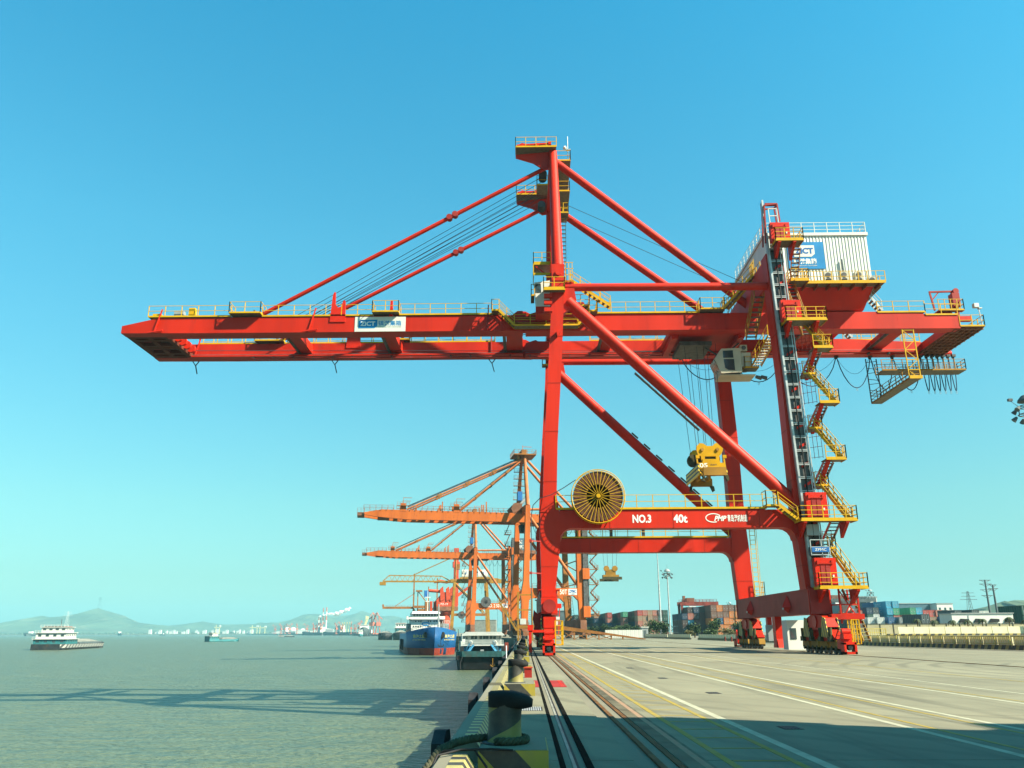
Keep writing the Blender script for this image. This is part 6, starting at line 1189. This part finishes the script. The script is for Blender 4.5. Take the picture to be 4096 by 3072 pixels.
# warehouse and buildings
T = thing('warehouse', 'low white warehouse with four dark loading openings', 'building', (105.4,200,0), world=False)
MB().box(-7,7,0,6,0,5.4).obj('wall', 'white', T); MB().box(-7.2,7.2,-.2,6.2,5.4,5.6).obj('roof', 'panel_grey', T)
for i in range(4): x = -5.6+i*3.45; MB().prism([(x,3.4),(x+.5,4.3),(x+2.3,4.2),(x+2.3,3.6)], 'y', -.35, -.01).obj('loading_opening', 'black', T)
MB().box(-3.4,-3.1,-.06,-.01,3.6,5.0).obj('wall_strip', 'panel_grey', T)
def block(label, x0, x1, y0, y1, h, m_, wins=None, roof='panel_grey', group='buildings beyond the yard'):
    T = thing('building', label, 'building', ((x0+x1)/2,y0,0), 0, group); MB().box(x0,x1,y0,y1,0,h).obj('wall', m_, T); MB().box(x0-.3,x1+.3,y0-.3,y1+.3,h,h+.5).obj('roof', roof, T)
    if wins:
        nx, nz, z0 = wins
        for i in range(nx):
            for j in range(nz): xx = lerp(x0,x1,(i+.5)/nx); zz = z0+j*3.2; MB().box(xx-.7,xx+.7,y0-.06,y0-.01,zz,zz+1.6).obj('window', 'glass_dark', T)
    return T
block('grey corrugated building behind the containers at right', 188,192.5,500,530,18,'house_blue'); block('tall grey and white building with roof vents at right', 192.8,201,500,540,20.4,'boat_grey',None); T = block('white end of the tall grey building', 198,203.5,498,520,20.3,'white')
block('long dark grey shed left of the white building', 262,286,610,700,20,'house_blue'); block('white flat building with three windows behind the containers', 286,297,600,640,19.6,'white',(3,1,15.5)); block('low building behind the white building', 297,312,640,660,17,'boat_white')
block('pale grey silo building behind the orange crane legs', 19,27,520,540,14,'boat_grey'); 
for i, (x0,x1,y,h) in enumerate(((-60,-30,900,14),(-25,5,950,12),(8,40,880,11))): block(('long brown shed far behind the second orange crane','middle low shed far behind the orange cranes','right low shed far behind the orange cranes')[i], x0,x1,y,y+30,h,'cargo_sand')
# steel ramp beyond the crane, its upright frame and gangway
T = thing('loading_ramp', 'orange steel loading ramp sloping down to the right behind the red leg', 'ramp', (14,198,0))
MB().hexa([(6.5,196.5,2.35),(27.2,196.5,-.01),(27.2,201.5,-.01),(6.5,201.5,2.35),(6.5,196.5,3.3),(27.4,196.5,.16),(27.4,201.5,.16),(6.5,201.5,3.3)]).obj('deck', 'orange_brown', T); MB().box(-1.5,6.48,196.5,201.5,2.35,3.3).obj('landing', 'orange_brown', T)
for i, x in enumerate((-1.0,2.5,6.0,8.5,11.2,14.0,16.8,19.6,22.2)):
    h = 2.35 if x < 6.5 else 2.35*(27.2-x)/20.7; MB().box(x-.14,x+.14,196.6,196.9,0,h).obj('trestle_post', 'orange_brown', T)
    if h > .9 and i < 8:
        xn = (-1.0,2.5,6.0,8.5,11.2,14.0,16.8,19.6,22.2)[i+1]; hn = 2.35 if xn < 6.5 else 2.35*(27.2-xn)/20.7; MB().beam((x,196.75,.1),(xn,196.75,hn-.1),.12,.14).beam((x,196.8,h-.1),(xn,196.8,.1),.12,.14).obj('cross_brace', 'orange_brown', T)
T = thing('portal_frame', 'tall narrow orange frame with ladder standing beside the red leg', 'frame', (-.3,176,0))
for x in (-1.3,1.5): MB().box(x-.18,x+.18,175.8,176.2,0,9.6).obj('post', 'ochre', T)
for z in (2.6,5.9,8.9): MB().box(-1.12,1.32,175.85,176.15,z,z+.24).obj('cross_bar', 'ochre', T)
MB().beam((-5.2,176,7.6),(-1.6,176,2.0),.9,.35).rail([(-5.2,175.6,7.6),(-1.6,175.6,2.0)],.9,.9,1,.1).obj('gangway', 'ochre', T); ld = MB()
for z in range(14): ld.beam((.9,175.75,3+z*.42),(1.3,175.75,3+z*.42),.06,.06)
ld.obj('ladder', 'ochre', T); MB().box(-.9,.3,175.7,176,3.2,4.3).obj('hanging_panel', 'boat_white', T)
# white corrugated site fence and a small hut by the trees
T = thing('site_fence', 'white corrugated site fence in front of the trees', 'fence', (28.5,250,0))
pm = None
for i in range(9):
    x = 23.2+i*1.19
    if pm is None: o = MB().box(0,1.15,-.03,.03,.1,2.2).box(.25,.45,-.06,-.03,.1,2.2).box(.75,.95,-.06,-.03,.1,2.2).obj('fence_sheet', 'white', T, off=(0,0,0)); pm = o.data
    else: o = link('fence_sheet', pm, T)
    o.location = (x-28.5,0,0)
T = thing('site_hut', 'small grey hut right of the white site fence', 'hut', (36.4,262,0)); MB().box(35.4,37.3,262,265,0,2.9).obj('wall', 'panel_grey', T); MB().box(35.2,37.5,261.8,265.2,2.9,3.15).obj('roof', 'white', T); MB().box(36,36.7,261.93,261.99,.1,2.1).obj('door', 'boat_grey', T)
for k, (x, y) in enumerate(((35.6,150),(35.9,156))):
    T = thing('fire_hydrant', ('left small red hydrant by the far barrier','right small red hydrant by the far barrier')[k], 'hydrant', (x,y,0), 0, 'hydrants by the barrier', world=False); MB().lathe([(.16,0),(.16,.1),(.1,.12),(.1,.6),(.15,.62),(.13,.75),(.02,.82)], (0,0,0), 12).obj('body', 'rust_red', T); MB().tube((-.2,0,.5),(.2,0,.5),.06,n=8).obj('outlet', 'rust_red', T)
# ------------------------------------------------------------------ trees and palms
mat('leaf_dark', (.025,.045,.014), .7, .4, 2); mat('leaf_mid', (.05,.075,.02), .7, .4, 2); mat('leaf_dry', (.10,.09,.033), .8, .3, 2); mat('bark', (.08,.055,.035), .9, .3, 4); mat('palm_leaf', (.03,.04,.017), .7, .4, 2)
def crown(seed, n=520, leaf=.42):
    r = random.Random(seed); m = MB(); blobs = [(r.uniform(-.8,.8),r.uniform(-.8,.8),r.uniform(1.0,2.6),r.uniform(.55,1.05)) for _ in range(9)]
    for _ in range(n):
        bx, by_, bz, br = r.choice(blobs); d = Vector((r.gauss(0,1),r.gauss(0,1),r.gauss(0,1))).normalized()*br*r.uniform(.55,1.05); c = Vector((bx,by_,bz))+d
        a = Vector((r.gauss(0,1),r.gauss(0,1),r.gauss(0,1))).normalized(); b_ = a.cross(Vector((r.gauss(0,1),r.gauss(0,1),r.gauss(0,1)))).normalized(); s = leaf*r.uniform(.5,1.1)*.5
        m.add([c-a*s-b_*s*.6,c+a*s-b_*s*.4,c+a*s*.8+b_*s*.6,c-a*s*.7+b_*s*.5], [(0,1,2,3)])
    return m
CR = [crown(s) for s in (1,2,3)]; CRM = {}
def tree(label, x, y, h, w, m_, group, k):
    T = thing('leafy_tree', label, 'tree', (x,y,0), 0, group, world=False); s = h/3.6
    MB().tube((0,0,0),(.1*s,0,1.6*s),.16*s,.09*s,7).tube((.1*s,0,1.3*s),(.6*s,.2*s,2.2*s),.07*s,.03*s,5).tube((.1*s,0,1.3*s),(-.5*s,-.2*s,2.3*s),.07*s,.03*s,5).obj('trunk', 'bark', T)
    key = (k % 3, m_)
    if key not in CRM: o = CR[k % 3].obj('crown', m_, T); CRM[key] = o.data
    else: o = link('crown', CRM[key], T)
    o.scale = (w/3.2, w/3.2, s); o.rotation_euler = (0,0,k*1.1)
tl = [(31.7,330,5.2,5.5,'leaf_dark'),(27.2,332,4.6,5,'leaf_dark'),(36.7,320,5.0,5.5,'leaf_dark'),(41.0,322,4.6,5,'leaf_dark'),(44.4,316,5.4,5,'leaf_dark'),(42.4,280,6.0,5.6,'leaf_dark'),(45.9,282,5.4,5,'leaf_dark'),(48.9,250,5.0,4.6,'leaf_dark'),(52.7,240,5.8,4.4,'leaf_dark'),(58.8,240,5.0,4.6,'leaf_dark'),(50.4,236,3.0,4.2,'leaf_mid'),(55.4,236,2.8,5.0,'leaf_dry'),(47.2,248,2.4,3.6,'leaf_dry'),(24.6,334,4.2,4.4,'leaf_dark'),(34.4,326,4.4,4.6,'leaf_mid')]
lb = ['bushy dark tree, third from the ramp side','second dark tree from the ramp side','broad dark tree above the white site fence','dark tree above the right end of the site fence','tall dark tree just left of the grey hut','large dark tree between the hut and the floodlight mast','dark tree right behind the floodlight mast','round dark tree below the maroon containers','tallest dark tree in front of the tall orange stack','dark tree beside the crane travelling gear','light green shrub left of the tallest tree','dry yellowish shrub between the two right trees','dry bush right of the floodlight mast foot','leftmost dark tree by the ramp side','paler tree between the dark ones over the site fence']
for i, (x,y,h,w,m_) in enumerate(tl): tree(lb[i], x, y, h, w, m_, 'trees along the yard', i)
def frond(m, c, az, L_, dr):
    d = Vector((math.cos(az),math.sin(az),0)); p = [Vector(c)+d*L_*t+Vector((0,0,dr*t-1.5*dr*t*t-.45*L_*t*t)) for t in (0,.3,.6,.85,1)]; sd = Vector((-d.y,d.x,0)); ws = (.03,.12,.13,.08,.02)
    for i in range(4): m.add([p[i]-sd*ws[i]-Vector((0,0,ws[i]*.5)),p[i],p[i]+sd*ws[i]-Vector((0,0,ws[i]*.5)),p[i+1]+sd*ws[i+1]-Vector((0,0,ws[i+1]*.5)),p[i+1],p[i+1]-sd*ws[i+1]-Vector((0,0,ws[i+1]*.5))], [(0,1,4,5),(1,2,3,4)])
for i, (x, zt) in enumerate(((64.1,3.3),(66.9,3.1),(69.8,3.05),(72.3,3.05),(74.7,3.25),(79.0,3.5),(81.7,3.1),(84.1,2.4))):
    T = thing('palm_tree', '%s small palm from the left in front of the boundary wall' % NTH[i], 'palm', (x,142,1.04), 0, 'palms in front of the boundary wall', world=False); r = random.Random(i)
    h = zt-1.04+.15; MB().tube((0,0,0),(r.uniform(-.08,.08),0,h),.10,.07,7).obj('trunk', 'bark', T); cm = MB()
    for k in range(13): frond(cm, (0,0,h), 2*math.pi*k/13+r.uniform(-.2,.2), r.uniform(.7,1.05), r.uniform(.2,.9))
    cm.obj('crown', 'palm_leaf', T)
# ------------------------------------------------------------------ hills, far shore, far port, air
mat('hill_green', (.055,.075,.04), .95, .35, .004, dirt=(.13,.12,.08), dirt_amt=.6, dscale=.006); mat('far_white', (.5,.5,.46), .7, .1, .05); mat('far_dark', (.05,.06,.06), .8, .3, .02); mat('far_red', (.36,.10,.06), .7, .2, .05); mat('far_yellow', (.55,.48,.20), .7, .1, .05)
def hill(name, pts, Y, depth, seed):
    r = random.Random(seed); P_ = []
    for (x0,z0),(x1,z1) in zip(pts, pts[1:]):
        k = max(2, int((x1-x0)/28))
        for i in range(k): P_.append((lerp(x0,x1,i/k), lerp(z0,z1,i/k)+r.uniform(-2.2,2.2)))
    P_.append(pts[-1]); rings = []
    for f, hz in ((-1.0,0),(-.72,.24),(-.45,.52),(-.2,.83),(0,1),(.25,.8),(.7,.3),(1,0)):
        rings.append([(x+(r.uniform(-16,16) if 0 < hz < 1 else 0), Y+f*depth, max(-1, z*hz*(1+(r.uniform(-.09,.09) if 0 < hz < 1 else 0)))) for x, z in P_])
    n = len(P_); v = [p for rg in rings for p in rg]; fs = [(i*n+k,i*n+k+1,(i+1)*n+k+1,(i+1)*n+k) for i in range(len(rings)-1) for k in range(n-1)]
    return tag(MB().add(v, fs, False).obj(name, 'hill_green'), kind='structure')
H1 = [(-5200,0),(-4600,36),(-4100,52),(-3675,74),(-3519,94),(-3388,125),(-3347,115),(-3235,119),(-3173,131),(-3065,158),(-2996,175),(-2921,152),(-2836,113),(-2760,84),(-2639,68),(-2494,54),(-2300,20),(-2200,0)]
H2 = [(-3000,20),(-2813,54),(-2744,60),(-2641,76),(-2512,90),(-2397,75),(-2291,69),(-2107,71),(-2057,84),(-2007,79),(-1910,82),(-1800,105),(-1733,138),(-1657,146),(-1573,137),(-1500,120),(-1380,60),(-1300,0)]
H3 = [(-2200,30),(-1922,76),(-1776,103),(-1667,131),(-1630,138),(-1498,145),(-1374,180),(-1291,151),(-1224,137),(-1114,140),(-1039,122),(-957,100),(-854,79),(-700,50),(-400,40),(0,30),(600,20)]
hill('hill', H1, 6000, 900, 1); hill('hill', H2, 6700, 800, 2); hill('hill', H3, 7300, 900, 3); hill('hill', [(650,0),(780,32),(821,44),(833,50),(849,52),(900,54),(1000,48),(1150,56),(1400,30),(1600,0)], 1500, 260, 4)
pylon('huge lattice pylon on the highest hill top', -2990, 6000, 78, 20, 172, 'far_dark'); pylon('striped river crossing pylon left of the hill', -2296, 4300, 112, 22, 0, 'far_white')
def chimney(label, x, y, h, r):
    T = thing('chimney', label, 'chimney', (x,y,0), 0, 'power station chimneys', world=False)
    for i in range(6): a, b_ = i/6, (i+1)/6; MB().tube((0,0,h*a),(0,0,h*b_),r*(1-.45*a),r*(1-.45*b_),12).obj('painted_band', 'far_white' if i % 2 == 0 or i < 2 else 'far_red', T)
chimney('left tall striped power station chimney', -750.5, 3200, 92, 3.6); chimney('right tall striped power station chimney', -737, 3195, 94, 3.8); chimney('short pale chimney giving off smoke, left of the pair', -765.5, 3200, 58, 3); chimney('second short pale chimney beside the smoking one', -760, 3205, 57, 3)
m = bpy.data.materials.new('smoke'); m.use_nodes = True; m.node_tree.nodes['Principled BSDF'].inputs['Base Color'].default_value = (.82,.82,.80,1); m.node_tree.nodes['Principled BSDF'].inputs['Roughness'].default_value = 1
m.node_tree.nodes['Principled BSDF'].inputs['Alpha'].default_value = .55; MAT['smoke'] = m
sm = MB(); r = random.Random(5)
for i in range(46):
    t = i/45; c = Vector((lerp(-765,-655,t), 3202+r.uniform(-8,8), lerp(60,84,t**1.2)+r.uniform(-3,5)*t+3*math.sin(t*7))); rad = lerp(2.2,6.5,min(1,t*1.6))*r.uniform(.7,1.2)*(1 if t < .75 else .7); n = 8; rings = []
    for j in range(1,6):
        ph = math.pi*j/6; rings.append([tuple(c+Vector((rad*1.3*math.sin(ph)*math.cos(2*math.pi*k/n),rad*math.sin(ph)*math.sin(2*math.pi*k/n),rad*math.cos(ph)))*1) for k in range(n)])
    sm.loft(rings, True)
tag(sm.obj('smoke_plume', 'smoke'), 'white smoke drifting right from the far chimneys', 'smoke', kind='stuff')
# level-luffing port cranes far away
def jib_crane(label, x, y, h, m_='far_red', group='far port cranes', tw=1.0, rz=0):
    T = thing('port_crane', label, 'port crane', (x,y,-1), rz, group, world=False); s = h/36*tw
    MB().tube((-4*s,0,0),(-1.5*s,0,13*s),.8*s,n=5).tube((4*s,0,0),(1.5*s,0,13*s),.8*s,n=5).box(-4.5*s,4.5*s,-3*s,3*s,0,1.6*s).obj('portal', m_, T); MB().box(-3.5*s,4*s,-3*s,3*s,12.5*s,18*s).obj('machinery_house', m_, T)
    MB().beam((0,0,16*s),(-9*s,0,33*s),1.3*s,1.3*s).beam((1.5*s,0,18*s),(1*s,0,28*s),1.4*s,1.4*s).beam((-9*s,0,33*s),(-13*s,0,27*s),.9*s,.9*s).beam((1*s,0,27.5*s),(-8.5*s,0,32.5*s),.5*s,.5*s).beam((1*s,0,27*s),(6.5*s,0,23*s),1.2*s,1.4*s).obj('jib', m_, T)
for i, (x, z, y) in enumerate(((-1042,40,3600),(-989,42.5,3500),(-946,41,3400),(-901,42,3300),(-792,38,3000),(-707,35,2800),(-661,35.5,2700),(-639,36,2650),(-614,37,2600),(-546,34,2500),(-509,35,2400),(-462,34,2300),(-432,30,2200),(-402,34,2100))):
    jib_crane('%s red slewing crane of the far port, counted from the left' % (NTH+['eleventh','twelfth','thirteenth','fourteenth'])[i], x, y, z+1, rz=(i*1.3) % 6.28)
for k, (x, rz) in enumerate(((-318,2.6),(-306,.4))): jib_crane(('large orange red port crane, left of a pair beyond the barges','large orange red port crane, right of a pair beyond the barges')[k], x, 1800, 38, 'far_red', 'large port crane pair', 1.25, rz)
def far_ship(label, x, y, L_, rz, fb, hm, houses, gear=0):
    T = thing('far_ship', label, 'ship', (x,y,WZ), rz, 'far ships', world=False); hull(L_, L_*.15, -.3, fb, fb*.3, .1, bow=.1).obj('hull', hm, T)
    for y0, d, w, h in houses: h_ = MB().box(-w/2,w/2,y0,y0+d,fb,fb+h).box(-w/2-1,w/2+1,y0,y0+d*.4,fb+h*.8,fb+h*.95).obj('deckhouse', 'far_white', T); MB().box(-w*.4,w*.4,y0-.2,y0-.05,fb+h*.82,fb+h*.9).obj('bridge_window', 'glass_dark', h_)
    for g in range(gear): yy = L_*(.2+.5*g/max(1,gear)); MB().beam((0,yy,fb),(0,yy,fb+9),1.2,1.2).beam((0,yy,fb+8),(6,yy+4,fb+26),.9,.9).beam((0,yy,fb+8),(2,yy+9,fb+27),.9,.9).obj('cargo_crane', 'far_yellow', T)
PI2 = math.pi/2
far_ship('far dark bulk ship with white bridge, left part of the far port', -985, 3550, 120, -2.2, 10, 'far_dark', ((96,14,16,14),)); far_ship('far dark ship under the red cranes, centre of the far port', -690, 2690, 130, -2.4, 9, 'far_dark', ((104,16,17,15),)); far_ship('far dark ship with white bridge right of centre', -600, 2580, 110, -2.4, 9, 'far_dark', ((88,14,15,17),)); far_ship('far ship with yellow cargo cranes in the far port', -520, 2420, 130, -2.5, 9, 'far_dark', ((8,14,15,18),), 4); far_ship('far low white ship beside the yellow cargo cranes', -436, 2190, 80, -2.3, 5, 'far_dark', ((60,12,11,9),))
far_ship('bulk ship with white deckhouse and pale twin cargo cranes, seen end on', -330, 1770, 120, .12, 14, 'far_dark', ((10,16,18,9),), 2); far_ship('small teal pilot ship in front of the end on bulk ship', -320, 1680, 40, .1, 4, 'teal_paint', ((10,14,7,6),(12,8,5,9)))
far_ship('dark string of barges at the far left shore', -1780, 3050, 150, -1.45, 9, 'far_dark', ((20,12,14,7),(110,14,14,8))); far_ship('ship with blue bow at the far left shore', -1900, 3600, 110, 1.45, 11, 'hull_blue', ((10,14,14,10),)); far_ship('grey cargo ship off the far shore', -1592, 3400, 60, .6, 9, 'boat_grey', ((40,12,10,7),)); far_ship('tiny dark tug off the far shore', -1480, 3550, 30, 1.2, 4, 'far_dark', ((10,8,6,4),))
# row of white houses on the far shore, tanks, gantries
r = random.Random(9)
for i in range(26):
    x = lerp(-2075,-1500,i/25)+r.uniform(-6,6); w = r.uniform(9,20); h = r.uniform(9,24); y = 4720+r.uniform(0,60)
    T = thing('far_house', '%s white house from the left on the far shore' % (NTH+['eleventh','twelfth','thirteenth','fourteenth','fifteenth','sixteenth','seventeenth','eighteenth','nineteenth','twentieth','twenty first','twenty second','twenty third','twenty fourth','twenty fifth','twenty sixth'])[i], 'house', (x,y,0), 0, 'white houses on the far shore', world=False); MB().box(-w/2,w/2,0,10,0,h).obj('wall', 'far_white', T); MB().prism([(-w/2-.5,h),(w/2+.5,h),(0,h+4)], 'y', -.5, 10.5).obj('roof', 'panel_grey', T)
for i, (x, y, w, h) in enumerate(((-1640,4600,22,44),(-1442,4600,30,42),(-1400,4600,30,40))):
    T = thing('far_gantry', ('left yellow gantry on the far shore','middle yellow gantry on the far shore','right yellow gantry on the far shore')[i], 'gantry', (x,y,0), 0, 'gantries on the far shore', world=False); MB().box(-w/2,-w/2+3,0,3,0,h).box(w/2-3,w/2,0,3,0,h).obj('leg', 'far_yellow', T); MB().box(-w*.9,w*.7,0,4,h*.7,h*.78).obj('girder', 'far_yellow', T); MB().box(w*.3,w*.7,-1,5,h*.82,h).obj('machinery_house', 'far_white', T)
for i, x in enumerate((-1075,-1048)):
    T = thing('storage_dome', ('left white storage dome of the far port','right white storage dome of the far port')[i], 'storage dome', (x,3900,0), 0, 'storage domes', world=False); MB().lathe([(16,0),(16,14),(13,22),(8,26),(.1,28)], (0,0,0), 18).obj('dome', 'far_white', T)
for i in range(9):
    x, y = lerp(-1330,-640,i/8), lerp(4550,2720,i/8)+60; T = thing('far_shed', '%s low white shed of the far port, counted from the left' % NTH[i], 'shed', (x,y,0), 0, 'sheds of the far port', world=False); h = 7+3*(i % 3); MB().box(-22,22,0,20,0,h).obj('wall', 'far_white' if i % 2 else 'panel_grey', T); MB().prism([(-22.5,h),(22.5,h),(0,h+3)], 'y', -.5, 20.5).obj('roof', 'far_white', T)
fw_ = MB(); r = random.Random(3)
for i in range(420):
    t = r.random(); x, y = lerp(-5200,-1350,t), 4760+r.uniform(0,80); w = r.uniform(8,26); h = r.uniform(4,11); fw_.prism([(x-w/2,0),(x-w*.3,h*.8),(x,h),(x+w*.3,h*.75),(x+w/2,0)], 'y', y, y+12)
tag(fw_.obj('shore_trees', 'hill_green'), 'dark line of distant trees along the far shore', 'trees', kind='stuff')
# -- haze: one closed box of even air round everything
hz = MB().box(-9500,3500,-110,9000,-12,275).obj('haze', None); tag(hz, 'pale cyan haze over the river', 'haze', kind='stuff')
m = bpy.data.materials.new('haze'); m.use_nodes = True; n, l = m.node_tree.nodes, m.node_tree.links; n.remove(n['Principled BSDF']); v = n.new('ShaderNodeVolumePrincipled'); v.inputs['Color'].default_value = (.27,.62,.72,1); v.inputs['Density'].default_value = HAZE_D = 1.2e-4; v.inputs['Anisotropy'].default_value = .0
l.new(v.outputs[0], n['Material Output'].inputs['Volume']); hz.data.materials.append(m)
